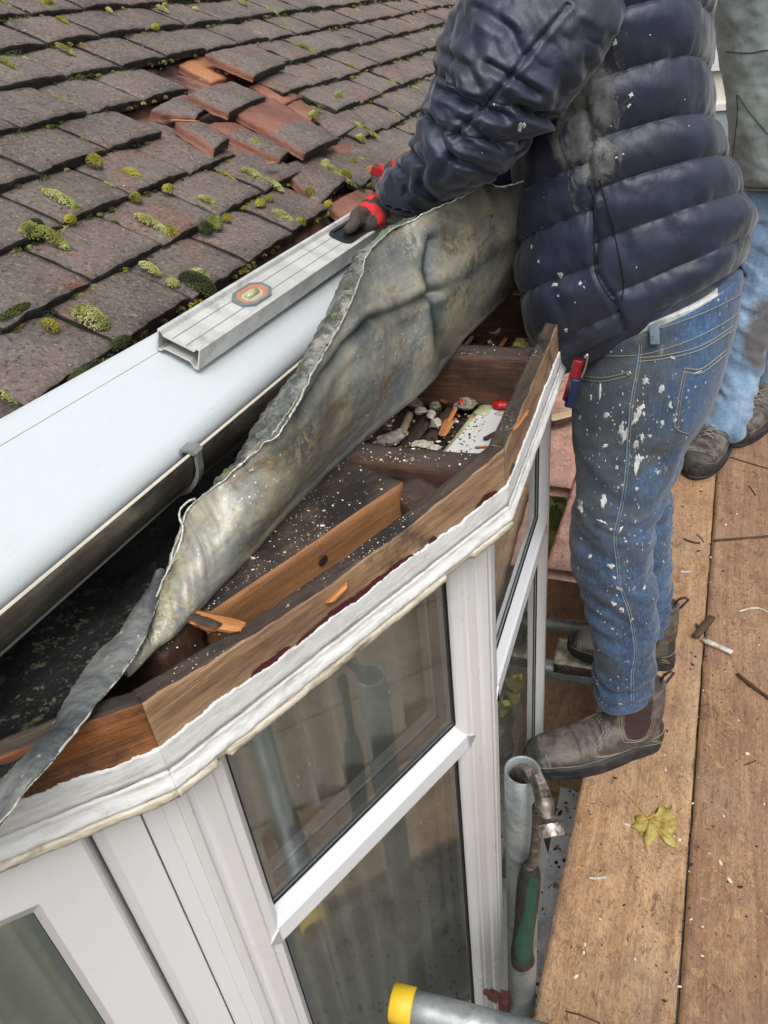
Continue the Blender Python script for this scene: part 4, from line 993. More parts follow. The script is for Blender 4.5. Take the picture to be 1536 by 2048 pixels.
tag(m.build('pipe_collar', plastic('grey white collar', '#b9bfc0', .35, .4), None, True), 'round grey white pipe collar under the jacket hem', 'pipe collar')
m = MB(); m.box(c.x-.03, c.x+.03, c.y-.025, c.y+.02, c.z-.034, c.z-.028); tag(m.build('collar_plate', P_FASCIA), 'white square plate beneath the round pipe collar', 'plate')
m = MB(); c = Z(1002, 806, zf+.03)
pts = [(0, 0, .003)]+[(.014*cos(2*pi*j/28)*(1+.09*sin(3*j)), .010*sin(2*pi*j/28), .002*sin(j)) for j in range(28)]+[(.014*cos(2*pi*j/28), .010*sin(2*pi*j/28), -.006) for j in range(28)]
m.add([Vector(p)+c for p in pts], [(0, 1+j, 1+(j+1) % 28) for j in range(28)]+[(1+j, 29+j, 29+(j+1) % 28, 1+(j+1) % 28) for j in range(28)])
tag(m.build('lid', P_RED, None, True), 'crushed red plastic lid by the rim timber', 'lid')
m = MB(); c = Z(921, 815, zf+.022); m.tube([c, c+Vector((.002, -.002, .014))], [.004, .0035], 10); tag(m.build('screw_cap', P_RED, None, True), 'small red cap standing beside the brown clump', 'cap')
m = MB(); c = Z(954, 667, zf+.02); m.tube([c, c+Vector((.003, 0, .010))], [.0035, .003], 10); tag(m.build('screw_cap', P_RED, None, True), 'small red cap between laths near the brown shell', 'cap')
for i, (a, b, w) in enumerate([((918, 906), (942, 912), .012), ((950, 893), (995, 890), .004), ((895, 845), (918, 800), .008)]):
    strip(['orange wood block end on the speckled joist edge', 'thin tan twig lying across the white ribbed panel', 'rust brown torn bark leaning by the nest clump'][i], a, b, w, .004 if i else .01, (W_SPLINT, W_ORANGE), zf+.024, 70+i, 'wood_splinter', 'splinter')
# fine crumbs: one mass
def crumbs(name, label, regs, n, mats, kmin, kmax, seed, flat=.5):
    rnd = random.Random(seed); m = MB()
    for _ in range(n):
        P = regs(rnd)
        if P is None: continue
        k = rnd.uniform(kmin, kmax)*(1 if rnd.random() < .85 else 1.8); a = rnd.random()*pi; el = rnd.uniform(.5, 1.8); b = len(m.v)
        for v in ICO[0]:
            x, y = v.x*k*el, v.y*k/el**.5; m.v.append(P+Vector((x*cos(a)-y*sin(a), x*sin(a)+y*cos(a), v.z*k*flat+k*flat*.6)))
        m.f += [tuple(i+b for i in f) for f in ICO[1]]; m.m += [rnd.randrange(len(mats))]*len(ICO[1])
    return tag(m.build(name, mats, None, False), label, 'debris', kind='stuff')
MC = [simple('crumb pale', [(.4, '#c9c2b0'), (.6, '#e2ddd0')]), simple('crumb tan', [(.4, '#8d6238'), (.6, '#b98d5a')]), simple('crumb dark', [(.4, '#1b1714'), (.6, '#332b24')])]
def reg_bay(r):
    y = r.choice((r.uniform(yB+.03, yC-.03), r.uniform(yC+.03, yD-.03))); return Vector((r.uniform(-.6, -.225), y, zf+r.uniform(-.002, .014)))
crumbs('debris', 'dark and pale crumbs of plaster and wood on the bay ceiling', reg_bay, 2600, [MC[2], MC[2], MC[1], MC[0], MC[1]], .0008, .0032, 5)
def reg_beam(r):
    t = r.random(); q = r.random()
    if t < .5:
        P = a_b+(b_b-a_b)*r.random()+nA*.112*r.random()**.8
    elif t < .7: P = Vector((r.uniform(-.55, rim_in), yB+r.uniform(-.02, .02), JT))
    elif t < .78: P = Vector((r.uniform(-.5, rim_in), yC+r.uniform(-.02, .02), JT))
    elif t < .9: P = Vector((r.uniform(-.6, -.32), yE+r.uniform(-.028, .028), JT-.004))
    else: P = P1+(P2-P1)*r.random()-mn*r.uniform(.004, .018)+Vector((0, 0, ZT-.014))
    return P+Vector((0, 0, .0005))
a_b, b_b = a, b
a_b, b_b = Z(421, 1222, JT), Z(806, 963, JT)
crumbs('paint_crumbs', 'white paint crumbs scattered over the beam and joist tops', reg_beam, 380, [MC[0]], .0004, .0013, 8, .4)
# orange shavings on the rim, small slivers
T1 = FAC[1][3]
o = rough_beam('wood_shaving', T1@Vector((.2, -.003, ZT-.030)), T1@Vector((.228, -.004, ZT-.022)), .009, .002, (W_SPLINT, W_SPLINT), rough=.003, ragged=.004, seed=91); tag(o, 'curled orange shaving stuck on the brown rim timber', 'shaving')
T2_ = FAC[2][3]
o = rough_beam('wood_shaving', T2_@Vector((.04, -.001, ZT+.002)), T2_@Vector((.085, -.012, ZT+.008)), .004, .002, (W_SPLINT, W_SPLINT), rough=.002, ragged=.003, seed=92); tag(o, 'tan sliver standing off the grey rim corner', 'shaving')

# ------------------------------------------------------------------ bitumen felt under the gutter
zf_ = .984
bd = [(-260, 1250), (0, 1190), (420, 850), (660, 700), (610, 800), (480, 900), (400, 1010), (350, 1120), (300, 1230), (235, 1310), (160, 1450), (60, 1560), (-260, 1850)]
B3 = [Z(x, y, zf_) for x, y in bd]
def inside_w(p, poly):
    return inside((p[0], p[1]), [(q.x, q.y) for q in poly])
vs = []; fs = []; idx = {}; st = .008
xs = [min(p.x for p in B3), max(p.x for p in B3)]; ys = [min(p.y for p in B3), max(p.y for p in B3)]
nxx = int((xs[1]-xs[0])/st)+1; nyy = int((ys[1]-ys[0])/st)+1
for i in range(nxx):
    for j in range(nyy):
        c = (xs[0]+i*st, ys[0]+j*st)
        if not inside_w((c[0]+st/2, c[1]+st/2), B3): continue
        q = []
        for di, dj in ((0, 0), (1, 0), (1, 1), (0, 1)):
            if (i+di, j+dj) not in idx:
                x, y = c[0]+di*st, c[1]+dj*st; idx[(i+di, j+dj)] = len(vs)
                vs.append((x, y, zf_+.004*fnz((x, y, 1), 9)+.0015*fnz((x, y, 2), 40)+max(0, (-.52-x))*.12))
            q.append(idx[(i+di, j+dj)])
        fs.append(tuple(q))
o = mesh('roofing_felt', vs, fs, M_FELT); tag(o, 'black dusty bitumen felt under the gutter', 'felt'); sm = o.modifiers.new('t', 'SOLIDIFY'); sm.thickness = .003

# ------------------------------------------------------------------ gutter, white sheet, level
TA, TB = Z(0, 837, 1.15), Z(320, 660, 1.15); LA, LB_ = Z(150, 1100, 1.08), Z(545, 770, 1.08)
td_ = (TB-TA)/(TB.y-TA.y); ld_ = (LB_-LA)/(LB_.y-LA.y)
def Tl(y): return TA+td_*(y-TA.y)
def Ll(y): return LA+ld_*(y-LA.y)
def Rl(y): q = Ll(y); return Vector((q.x-.024, y, 1.0985))
# groove fraction
pn_ = (Tl(1.)-Rl(.3)).cross(Tl(.3)-Rl(.3)).normalized()
g0 = PL(0, 890, Rl(.3), pn_); fr0 = (g0.x-Tl(g0.y).x)/(Rl(g0.y).x-Tl(g0.y).x)
ys_ = [.0+.03*i for i in range(0, 96)]
vs = []; fs = []; ncs = 0
for y in ys_:
    T0, R_ = Tl(y), Rl(y); row = [T0+Vector((-.004, 0, -.02)), T0+Vector((-.001, 0, -.001)), T0+Vector((.001, 0, 0))]
    for f in (.1, fr0-.008, fr0-.003, fr0, fr0+.003, fr0+.008, .35, .5, .65, .8, .9, 1.):
        P = T0.lerp(R_, f)
        if abs(f-fr0) < .001: P.z -= .0012
        row.append(P)
    sl = math.atan2(R_.z-T0.z, R_.x-T0.x); rad = .022
    cen = R_+Vector((sin(sl), 0, -cos(sl)))*rad
    for k in range(1, 15):
        an = pi/2+sl-k*radians(7.4); row.append(cen+Vector((cos(an), 0, sin(an)))*rad)
    row.append(row[-1]+Vector((0, 0, -.03)))
    ncs = len(row); vs += row
for i in range(len(ys_)-1):
    for j in range(ncs-1): k = i*ncs+j; fs.append((k, k+1, k+ncs+1, k+ncs))
o = mesh('eaves_sheet', vs, fs, (P_FASCIA, P_GASKET), [1 if (i % (ncs-1)) in (5, 6) else 0 for i in range(len(fs))]); tag(o, 'glossy white plastic sheet along the eaves, with a fine grey line', 'eaves sheet')  # groove faces coloured grey so the shallow recess reads as shaded
sm = o.modifiers.new('t', 'SOLIDIFY'); sm.thickness = .002
gut = empty('gutter', Ll(1.), 'dirty grey gutter with a cream lip below the white sheet', 'gutter')
pf = [(-.0065, 1.070), (-.0035, 1.079), (-.001, 1.0808), (.0015, 1.079), (.001, 1.070), (.000, 1.062), (-.003, 1.053), (-.009, 1.043), (-.018, 1.035), (-.030, 1.029), (-.046, 1.026), (-.066, 1.028), (-.08, 1.033)]
vs = []; fs = []; ml = []
for y in ys_:
    q = Ll(y); vs += [Vector((q.x+o_, y, z)) for o_, z in pf]
n = len(pf)
for i in range(len(ys_)-1):
    for j in range(n-1): k = i*n+j; fs.append((k, k+1, k+n+1, k+n)); ml.append(1 if j in (1, 2) else 0)
o = mesh('trough', vs, fs, (M_GUT, M_GUTLIP), ml, gut); sm = o.modifiers.new('t', 'SOLIDIFY'); sm.thickness = .0015; sm.offset = -1
def clip(yc):
    m = MB(); q = Ll(yc); pc = [(-.012, 1.081), (-.010, 1.0855), (.004, 1.0855), (.008, 1.081), (.006, 1.070), (.005, 1.060), (.002, 1.051), (-.004, 1.041), (-.013, 1.032), (-.026, 1.025)]
    inn = [(-.009, 1.079), (-.008, 1.0825), (.001, 1.0825), (.0035, 1.079), (.0025, 1.070), (.0015, 1.061), (-.0015, 1.053), (-.008, 1.044), (-.017, 1.035), (-.028, 1.029)]
    for k in range(len(pc)-1):
        quad = [pc[k], pc[k+1], inn[k+1], inn[k]]; w_ = .0075 if k < 3 else .005
        m.prism(quad, (q.x, yc-w_, 0), (q.x, yc+w_, 0), Vector((1, 0, 0)), Vector((0, 0, 1)))
    m.build('gutter_clip', P_GUTIN, gut)
yc0 = Z(385, 898, 1.083).y
clip(yc0); clip(yc0+.9)

# spirit level lying on the sheet
A = PL(312, 700, Rl(.3), pn_); B = PL(398, 742, Rl(.3), pn_); Bf = PL(690, 534, Rl(.3), pn_)
ax = (Bf-B).normalized(); pw = pn_ if pn_.z > 0 else -pn_
wv = (B-A); Wd = wv.length; wd = (wv-ax*wv.dot(ax)); Wd = wd.length; wd.normalize(); up_ = wd.cross(ax); up_ = up_ if up_.z > 0 else -up_
hh = .027; base = A+up_*.0012
print('LEVEL width', Wd, 'axis', ax, 'A', A)
LT = Matrix.Translation(base)@Matrix((ax, wd, up_)).transposed().to_4x4()
lev = empty('spirit_level', base+ax*.3, 'long silver aluminium level with orange vial, held by the gloved hand', 'spirit level')
def ring_poly(w, h, t):
    return [(t, t), (.10*w+.3*t, t), (.20*w, .20*h+t), (.80*w, .20*h+t), (.90*w-.3*t, t), (w-t, t), (w-t, h-t), (.92*w-.3*t if t else .92*w, h-t), (.86*w, .84*h-t), (.14*w, .84*h-t), (.08*w+.3*t if t else .08*w, h-t), (t, h-t)]
o_, i_ = ring_poly(Wd, hh, 0), ring_poly(Wd, hh, .0022); n = len(o_); Lv = 1.05
vs = []; fs = []
for x in (0, .001, Lv):
    vs += [(x, u, v) for u, v in o_]
vs += [(0, u, v) for u, v in i_]+[(.35, u, v) for u, v in i_]
for k in range(n):
    k2 = (k+1) % n; fs += [(k, n+k, n+k2, k2), (n+k, 2*n+k, 2*n+k2, n+k2), (k, k2, 3*n+k2, 3*n+k), (3*n+k, 3*n+k2, 4*n+k2, 4*n+k)]
fs += [tuple(range(4*n, 5*n)), tuple(range(2*n, 3*n))]
lb = mesh('level_body', vs, fs, M_ALU, None, lev, False, LT)
bv = lb.modifiers.new('b', 'BEVEL'); bv.width = .0007; bv.segments = 2; bv.angle_limit = radians(20)
m = MB()
for u in (.34, .66): m.box(0.001, Lv, Wd*u-.0004, Wd*u+.0004, .84*hh-.001, .84*hh+.0004)
m.build('score_line', P_GASKET, lev, False, LT)
lp0 = LT@Vector((0, 0, .84*hh)); LTi = LT.inverted()
def onlev(px, py): return LTi@PL(px, py, lp0, up_)
def vial(cx, cy, rx=.034, ry=None):
    c = onlev(cx, cy); c.y = Wd/2; ry = Wd*.30
    def octo(s, z): a_, b_ = rx*s, ry*s; return [(c.x+x, c.y+y, z) for x, y in ((-a_, -b_*.45), (-a_*.55, -b_), (a_*.55, -b_), (a_, -b_*.45), (a_, b_*.45), (a_*.55, b_), (-a_*.55, b_), (-a_, b_*.45))]
    z0 = .84*hh; rr = [octo(1, z0), octo(.98, z0+.003), octo(.80, z0+.003), octo(.78, z0+.0022), octo(.58, z0+.0018), octo(.55, z0+.0006)]
    vs = [p for q in rr for p in q]; fs = []; ml = []
    for q in range(5):
        for j in range(8): fs.append((q*8+j, q*8+(j+1) % 8, q*8+8+(j+1) % 8, q*8+8+j)); ml.append([0, 0, 1, 1, 1][q])
    fs.append(tuple(range(40, 48))); ml.append(2)
    hv = mesh('vial_housing', vs, fs, (P_GASKET, plastic('faded orange', '#b07a5c', .5, .4, '#8d6a50'), plastic('clear dull acrylic', '#a9ab94', .15, .2)), ml, lev, False, LT)
    m = MB(); m.tube([Vector((c.x-rx*.34, c.y, z0+.0015)), Vector((c.x+rx*.34, c.y, z0+.0015))], .0035, 12); m.build('vial', plastic('green yellow fluid', '#a5a878', .1, .05), hv, True, LT)
vial(503, 590)
# hand slot: black rim, closed by a black face painted for the hole's darkness
c = onlev(712, 453); c.y = Wd*.5; a_, b_ = .068, Wd*.34; z0 = .84*hh
def rrect(a, b, z, r=.013, n=6):
    out = []
    for sx, sy, a0 in ((1, 1, 0), (-1, 1, pi/2), (-1, -1, pi), (1, -1, 3*pi/2)):
        for k in range(n+1): an = a0+k*pi/2/n; out.append((c.x+sx*(a-r)+r*cos(an), c.y+sy*(b-r)+r*sin(an), z))
    return out
rr = [rrect(a_, b_, z0), rrect(a_-.0005, b_-.0005, z0+.003), rrect(a_-.005, b_-.005, z0+.003), rrect(a_-.006, b_-.006, z0+.0006)]
n = len(rr[0]); vs = [p for q in rr for p in q]; fs = [(q*n+j, q*n+(j+1) % n, q*n+n+(j+1) % n, q*n+n+j) for q in range(3) for j in range(n)]+[tuple(range(3*n, 4*n))]
mesh('hand_slot', vs, fs, P_BLACK, None, lev, False, LT)
SLOT = LT@Vector((c.x, c.y, z0+.003)); LEVAX = ax; LEVUP = up_; LEVW = wd

# ------------------------------------------------------------------ peeled zinc sheet
zn = empty('zinc_sheet', Z(800, 820, .99), 'stained grey zinc sheet peeled up over the bay joists', 'metal sheet')
CT = [((1048, 362), 1.205, (1066, 540)), ((1000, 374), 1.205, (1025, 578)), ((965, 370), 1.208, (985, 615)), ((930, 393), 1.203, (955, 645)), ((900, 405), 1.20, (925, 675)), ((850, 430), 1.195, (885, 728)), ((800, 452), 1.19, (835, 782)), ((742, 505), 1.182, (780, 828)),
      ((722, 558), 1.17, (735, 868)), ((700, 610), 1.16, (695, 900)), ((668, 670), 1.145, (660, 930)), ((632, 738), 1.13, (625, 965)), ((592, 815), 1.115, (590, 1000)), ((556, 872), 1.10, (560, 1035)), ((505, 912), 1.085, (520, 1085)), ((438, 972), 1.062, (470, 1138)),
      ((388, 1003), 1.048, (435, 1172)), ((368, 1045), 1.035, (405, 1205)), ((340, 1125), 1.018, (372, 1240)), ((320, 1180), 1.008, (345, 1268)), ((300, 1235), 1.0, (315, 1290)), ((286, 1268), .998, (294, 1312)), ((270, 1305), .997, (276, 1332)), ((252, 1340), .996, (255, 1350))]
Ec = [Z(p[0], p[1], z) for p, z, r in CT]; Rc = [Z(r[0], r[1], .986) for p, z, r in CT]
NT, NS = 300, 90
vert_c = [(862, 480), (850, 540), (868, 620), (880, 700), (884, 735)]; hor_c = [(868, 585), (800, 620), (740, 640), (690, 690), (640, 760), (600, 830)]
up_c = [(868, 585), (930, 560), (985, 520), (1045, 480)]
def pdist(p, line):
    best = 1e9
    for i in range(len(line)-1):
        ax_, ay = line[i]; bx_, by = line[i+1]; dx, dy = bx_-ax_, by-ay
        t = max(0, min(1, ((p[0]-ax_)*dx+(p[1]-ay)*dy)/(dx*dx+dy*dy))); best = min(best, math.hypot(p[0]-ax_-t*dx, p[1]-ay-t*dy))
    return best
vs = []; fs = []; stain = []
for i in range(NT+1):
    t = i/NT*(len(CT)-1); E_, R_ = crm(Ec, t), crm(Rc, t); un = .0035*fnz((t*.6, 0, 3), 2.2)+.002*fnz((t, 0, 3), 7); E_ = E_+Vector((0, 0, un))
    Ldir = (crm(Rc, min(t+.05, len(CT)-1))-crm(Rc, max(t-.05, 0))).normalized(); hgt = (E_-R_).length
    out = Ldir.cross(E_-R_).normalized(); out = out if out.x > 0 else -out
    rad = .020*min(1, hgt/.12)+.0015
    inw = Vector((-1, .35, 0)).normalized()
    for j in range(NS+1):
        s = j/NS
        if s < .82:
            a = s/.82; P = E_.lerp(R_+Vector((0, 0, rad*.4)), a)+out*(.020*sin(pi*a**1.25)*min(1, hgt/.15))-out*.006*(1-a)
            P = P+(R_-P)*(a**6)*.5
        else:
            a = (s-.82)/.18; an = a*radians(150)
            cen = R_+inw*rad+Vector((0, 0, rad*.2)); P = cen+(-inw)*rad*cos(an)-Vector((0, 0, 1))*rad*sin(an)
            if a > .0: pass
        ppx = proj(P); k = min(1, hgt/.1)
        dd_ = .0045*fnz(P, 5, 2, 3)*k+.0010*fnz(P, 24, 5)+.0004*fnz(P, 70, 5)
        dv, dh, du = pdist(ppx, vert_c), pdist(ppx, hor_c), pdist(ppx, up_c)
        if s < .82:
            dd_ -= .0065*math.exp(-(dv/9)**2)+.0065*math.exp(-(dh/9)**2)+.003*math.exp(-(du/12)**2); dd_ += .0015*math.exp(-((dh-17)/9)**2)+.0012*math.exp(-((dv-18)/9)**2)
        sn = max(math.exp(-((dv+6*fnz(P, 20))/20)**2), .9*math.exp(-((dh+6*fnz(P, 20))/19)**2), .7*math.exp(-((du+6*fnz(P, 20))/22)**2)) if s < .86 else 0
        top_ = max(0, 1-s/.33)*max(0, 1-t/7) ; stain.append(min(1, sn+1.25*top_))
        vs.append(P+out*dd_)
for i in range(NT):
    for j in range(NS): k = i*(NS+1)+j; fs.append((k, k+1, k+NS+2, k+NS+1))
zs_ = mesh('bent_sheet', vs, fs, M_ZINC, None, zn)
at = zs_.data.attributes.new('stain', 'FLOAT', 'POINT'); at.data.foreach_set('value', stain)
nt = M_ZINC.node_tree; an_ = nt.nodes.new('ShaderNodeAttribute'); an_.attribute_name = 'stain'; pb = nt.nodes['Principled BSDF']
src = pb.inputs['Base Color'].links[0].from_socket; mx = nt.nodes.new('ShaderNodeMix'); mx.data_type = 'RGBA'; mx.inputs[7].default_value = rgb('#3f4648')
nn_ = nt.nodes.new('ShaderNodeTexNoise'); nn_.inputs['Scale'].default_value = 14; nn_.inputs['Detail'].default_value = 7; tc_ = nt.nodes.new('ShaderNodeTexCoord'); nt.links.new(tc_.outputs['Object'], nn_.inputs['Vector'])
ma = nt.nodes.new('ShaderNodeMath'); ma.operation = 'MULTIPLY_ADD'; nt.links.new(an_.outputs['Fac'], ma.inputs[0]); nt.links.new(nn_.outputs['Fac'], ma.inputs[1]); ma.inputs[2].default_value = 0
ma2 = nt.nodes.new('ShaderNodeMath'); ma2.operation = 'MULTIPLY'; ma2.use_clamp = True; ma2.inputs[1].default_value = 1.7; nt.links.new(ma.outputs[0], ma2.inputs[0])
nt.links.new(ma2.outputs[0], mx.inputs[0]); nt.links.new(src, mx.inputs[6]); nt.links.new(mx.outputs[2], pb.inputs['Base Color'])
sm = zs_.modifiers.new('t', 'SOLIDIFY'); sm.thickness = .0015
# turned over flange with lichen
FL = [(5.4, (836, 430)), (6, (790, 445)), (7, (712, 500)), (8, (684, 545)), (9, (660, 598)), (10, (630, 656)), (11, (590, 732)), (12, (544, 788)), (13, (505, 842)), (14, (468, 915)), (15, (425, 972))]
def fl(t):
    for a, b in zip(FL, FL[1:]):
        if a[0] <= t <= b[0]:
            u = (t-a[0])/(b[0]-a[0]); return (a[1][0]+(b[1][0]-a[1][0])*u, a[1][1]+(b[1][1]-a[1][1])*u)
vs = []; fs = []; n1, n2 = 260, 20
for i in range(n1+1):
    t = 5.4+(15-5.4)*i/n1; un = .0035*fnz((t*.6, 0, 3), 2.2)+.002*fnz((t, 0, 3), 7); E_ = crm(Ec, t)+Vector((0, 0, un)); fx, fy = fl(t); Fo = Z(fx+3*fnz((t, 1, 1), 4), fy+3*fnz((t, 7, 1), 4), E_.z-.002)
    for j in range(n2+1):
        a = j/n2; P = E_.lerp(Fo, a)+Vector((0, 0, .004*sin(pi*a)-.006*a*a)); P.z += .0034*fnz(P, 45, 3)+.0012*fnz(P, 130, 3)+.0005; vs.append(P)
for i in range(n1):
    for j in range(n2): k = i*(n2+1)+j; fs.append((k, k+1, k+n2+2, k+n2+1))
o = mesh('lichen_flange', vs, fs, M_ZINCOUT, None, zn); sm = o.modifiers.new('t', 'SOLIDIFY'); sm.thickness = .0015
m = MB()
def torn(pts3, r, seed):
    P = catm(pts3, max(40, int(len(pts3)*16))); m.tube([p+Vector((nz(p, 90, seed), nz(p, 90, seed+2), nz(p, 90, seed+4)))*.0012 for p in P], [r*(.5+1.1*abs(nz(p, 160, seed))) for p in P], 6)
torn([crm(Ec, t/4)+Vector((0, 0, .0035*fnz((t/4*.6, 0, 3), 2.2)+.002*fnz((t/4, 0, 3), 7)+.001)) for t in range(0, 81)], .0014, 1)
torn([Z(*p, z) for p, z in (((392, 998), 1.052), ((372, 1006), 1.05), ((358, 1030), 1.045), ((366, 1060), 1.035), ((352, 1105), 1.022), ((336, 1140), 1.016))], .0016, 5)
m.build('torn_edge', M_TORN, zn, True)
# flat dark strip running off to the near left
SL = [((312, 1150), (328, 1140)), ((292, 1190), (322, 1182)), ((262, 1232), (312, 1210)), ((238, 1268), (300, 1250)), ((205, 1298), (278, 1300)), ((182, 1326), (254, 1335)), ((158, 1362), (226, 1372)), ((138, 1400), (196, 1405)), ((105, 1455), (170, 1442)), ((68, 1500), (140, 1480)), ((30, 1540), (100, 1530)), ((-10, 1572), (55, 1580)), ((-60, 1610), (5, 1645)), ((-140, 1680), (-70, 1730))]
La = [Z(*p, 1.006-.002*i/3) for i, (p, q) in enumerate(SL)]; Lb = [Z(*q, 1.004) for p, q in SL]
vs = []; fs = []; n1, n2 = 260, 24
for i in range(n1+1):
    t = i/n1*(len(SL)-1); a, b = crm(La, t), crm(Lb, t)
    for j in range(n2+1):
        u = j/n2; jx = .0022*fnz((t, u > .5, 4), 5) if j in (0, n2) else 0
        P = a.lerp(b, u); P = P+Vector((jx, jx*.4, .0035*sin(pi*u)+.0025*fnz(P, 22, 9)+.001*fnz(P, 80, 4))); vs.append(P)
for i in range(n1):
    for j in range(n2): k = i*(n2+1)+j; fs.append((k, k+1, k+n2+2, k+n2+1))
o = mesh('lead_strip', vs, fs, M_LEAD, None, zn); sm = o.modifiers.new('t', 'SOLIDIFY'); sm.thickness = .002
m = MB(); torn([b+Vector((0, 0, .001)) for b in Lb], .0012, 8); torn([a+Vector((0, 0, .001)) for a in La[4:]], .0009, 12); m.build('worn_edge', M_TORN, zn, True)

# ================================================================== PEOPLE
class Loft:
    """closed tube through sections (A front point, B back point, half thickness along Y, centre shift Y)"""
    def __init__(s, secs, nu, nv, disp=None, pw=2.3, axis=None):
        A = [Vector(q[0]) for q in secs]; B = [Vector(q[1]) for q in secs]; T = [Vector((q[2], q[3] if len(q) > 3 else 0, 0)) for q in secs]
        n = len(secs); s.v = []; s.f = []; s.nu = nu; s.nv = nv
        ax0 = axis or Vector((0, 1, 0))
        for i in range(nu+1):
            u = i/nu*(n-1); a, b, t = crm(A, u), crm(B, u), crm(T, u); c = (a+b)/2; h = (b-a)/2; e = h.normalized()
            d = (ax0-e*ax0.dot(e)).normalized(); hl = h.length
            for j in range(nv):
                th = 2*pi*j/nv; ct, st = cos(th), sin(th)
                k = (abs(ct)**pw+abs(st)**pw)**(-1/pw)
                nrm = (e*ct/hl+d*st/t.x).normalized()
                P = c+d*t.y+e*hl*ct*k+d*t.x*st*k
                if disp: P = P+nrm*disp(u, th, P)
                s.v.append(P)
        for i in range(nu):
            for j in range(nv): s.f.append((i*nv+j, i*nv+(j+1) % nv, (i+1)*nv+(j+1) % nv, (i+1)*nv+j))
        s.f.append(tuple(range(nv))[::-1]); s.f.append(tuple(range(nu*nv, (nu+1)*nv)))
def join(lofts):
    v = []; f = []
    for l in lofts: b = len(v); v += l.v; f += [tuple(i+b for i in q) for q in l.f]
    return v, f
def remesh(o, size, smooth=0):
    """voxel-fuse a mesh into one continuous surface"""
    md = o.modifiers.new('r', 'REMESH'); md.mode = 'VOXEL'; md.voxel_size = size
    if smooth: sm = o.modifiers.new('s', 'SMOOTH'); sm.iterations = smooth; sm.factor = .5
    bpy.context.view_layer.update(); dg = bpy.context.evaluated_depsgraph_get(); me = bpy.data.meshes.new_from_object(o.evaluated_get(dg))
    mats = [m for m in o.data.materials]; o.modifiers.clear(); o.data = me
    if not len(me.materials):
        for m in mats: me.materials.append(m)
    me.polygons.foreach_set('use_smooth', [True]*len(me.polygons)); return o
def bvh_of(o):
    mw = world_of(o); return BVHTree.FromPolygons([mw@v.co for v in o.data.vertices], [tuple(p.vertices) for p in o.data.polygons])
def hit(bvh, px, py, lift=.0):
    d = Vector(ray(px, py)).normalized(); q = bvh.ray_cast(Vector((0, 0, H)), d)
    if q[0] is None: return None
    n = q[1] if q[1].dot(d) < 0 else -q[1]
    return q[0]+n*lift, n
def stitch(mb, bvh, pts, r, lift=.0005, mi=0, step=6, dash=False):
    P = []; tot = [Vector((x, y, 0)) for x, y in pts]; L = sum((tot[i+1]-tot[i]).length for i in range(len(tot)-1)); n = max(3, int(L/step))
    for p in catm(tot, n):
        h_ = hit(bvh, p.x, p.y, lift)
        if h_: P.append(h_[0])
    if len(P) > 1: mb.tube(P, r, 5, mi)
def patch(mb, bvh, poly, lift=.001, mi=0, grid=5):
    """surface piece bounded by a pixel polygon, lifted off the cloth"""
    x0, x1 = min(p[0] for p in poly), max(p[0] for p in poly); y0, y1 = min(p[1] for p in poly), max(p[1] for p in poly); idx = {}
    def V(i, j):
        if (i, j) not in idx:
            h_ = hit(bvh, x0+i*grid, y0+j*grid, lift); idx[i, j] = None
            if h_: idx[i, j] = len(mb.v); mb.v.append(h_[0])
        return idx[i, j]
    for i in range(int((x1-x0)/grid)+1):
        for j in range(int((y1-y0)/grid)+1):
            if not inside((x0+(i+.5)*grid, y0+(j+.5)*grid), poly): continue
            q = [V(i, j), V(i+1, j), V(i+1, j+1), V(i, j+1)]
            if None in q: continue
            if (mb.v[q[0]]-mb.v[q[2]]).length > .03: continue
            mb.f.append(tuple(q)); mb.m.append(mi)
def splash(mb, bvh, x, y, rx, ry, rot, seed, mi=0, lift=.0006, th=.0002):
    n = 34; rx, ry = rx*.8, ry*.85; pts = []
    for k in range(n):
        a = 2*pi*k/n; r_ = max(.3, 1+.75*fnz((cos(a)*1.3, sin(a)*1.3, seed), 1.2, 0, 4))
        dx, dy = rx*r_*cos(a), ry*r_*sin(a); pts.append((x+dx*cos(rot)-dy*sin(rot), y+dx*sin(rot)+dy*cos(rot)))
    c = hit(bvh, x, y, lift+th)
    if not c: return
    R1 = [hit(bvh, x+(p[0]-x)*.7, y+(p[1]-y)*.7, lift+th) for p in pts]; R2 = [hit(bvh, *p, lift*.2) for p in pts]
    if None in R1 or None in R2: return
    if max((q[0]-c[0]).length for q in R2) > .05: return
    mb.add([c[0]]+[q[0] for q in R1]+[q[0] for q in R2], [(0, 1+k, 1+(k+1) % n) for k in range(n)]+[(1+k, 1+n+k, 1+n+(k+1) % n, 1+(k+1) % n) for k in range(n)], mi)
M_SPLASH = simple('dried white paint', [(.4, '#a9adac'), (.6, '#d6d7d2')], 40, .6)
M_SPLASH2 = simple('dried grey filler', [(.4, '#7e7d76'), (.6, '#a3a196')], 40, .9)

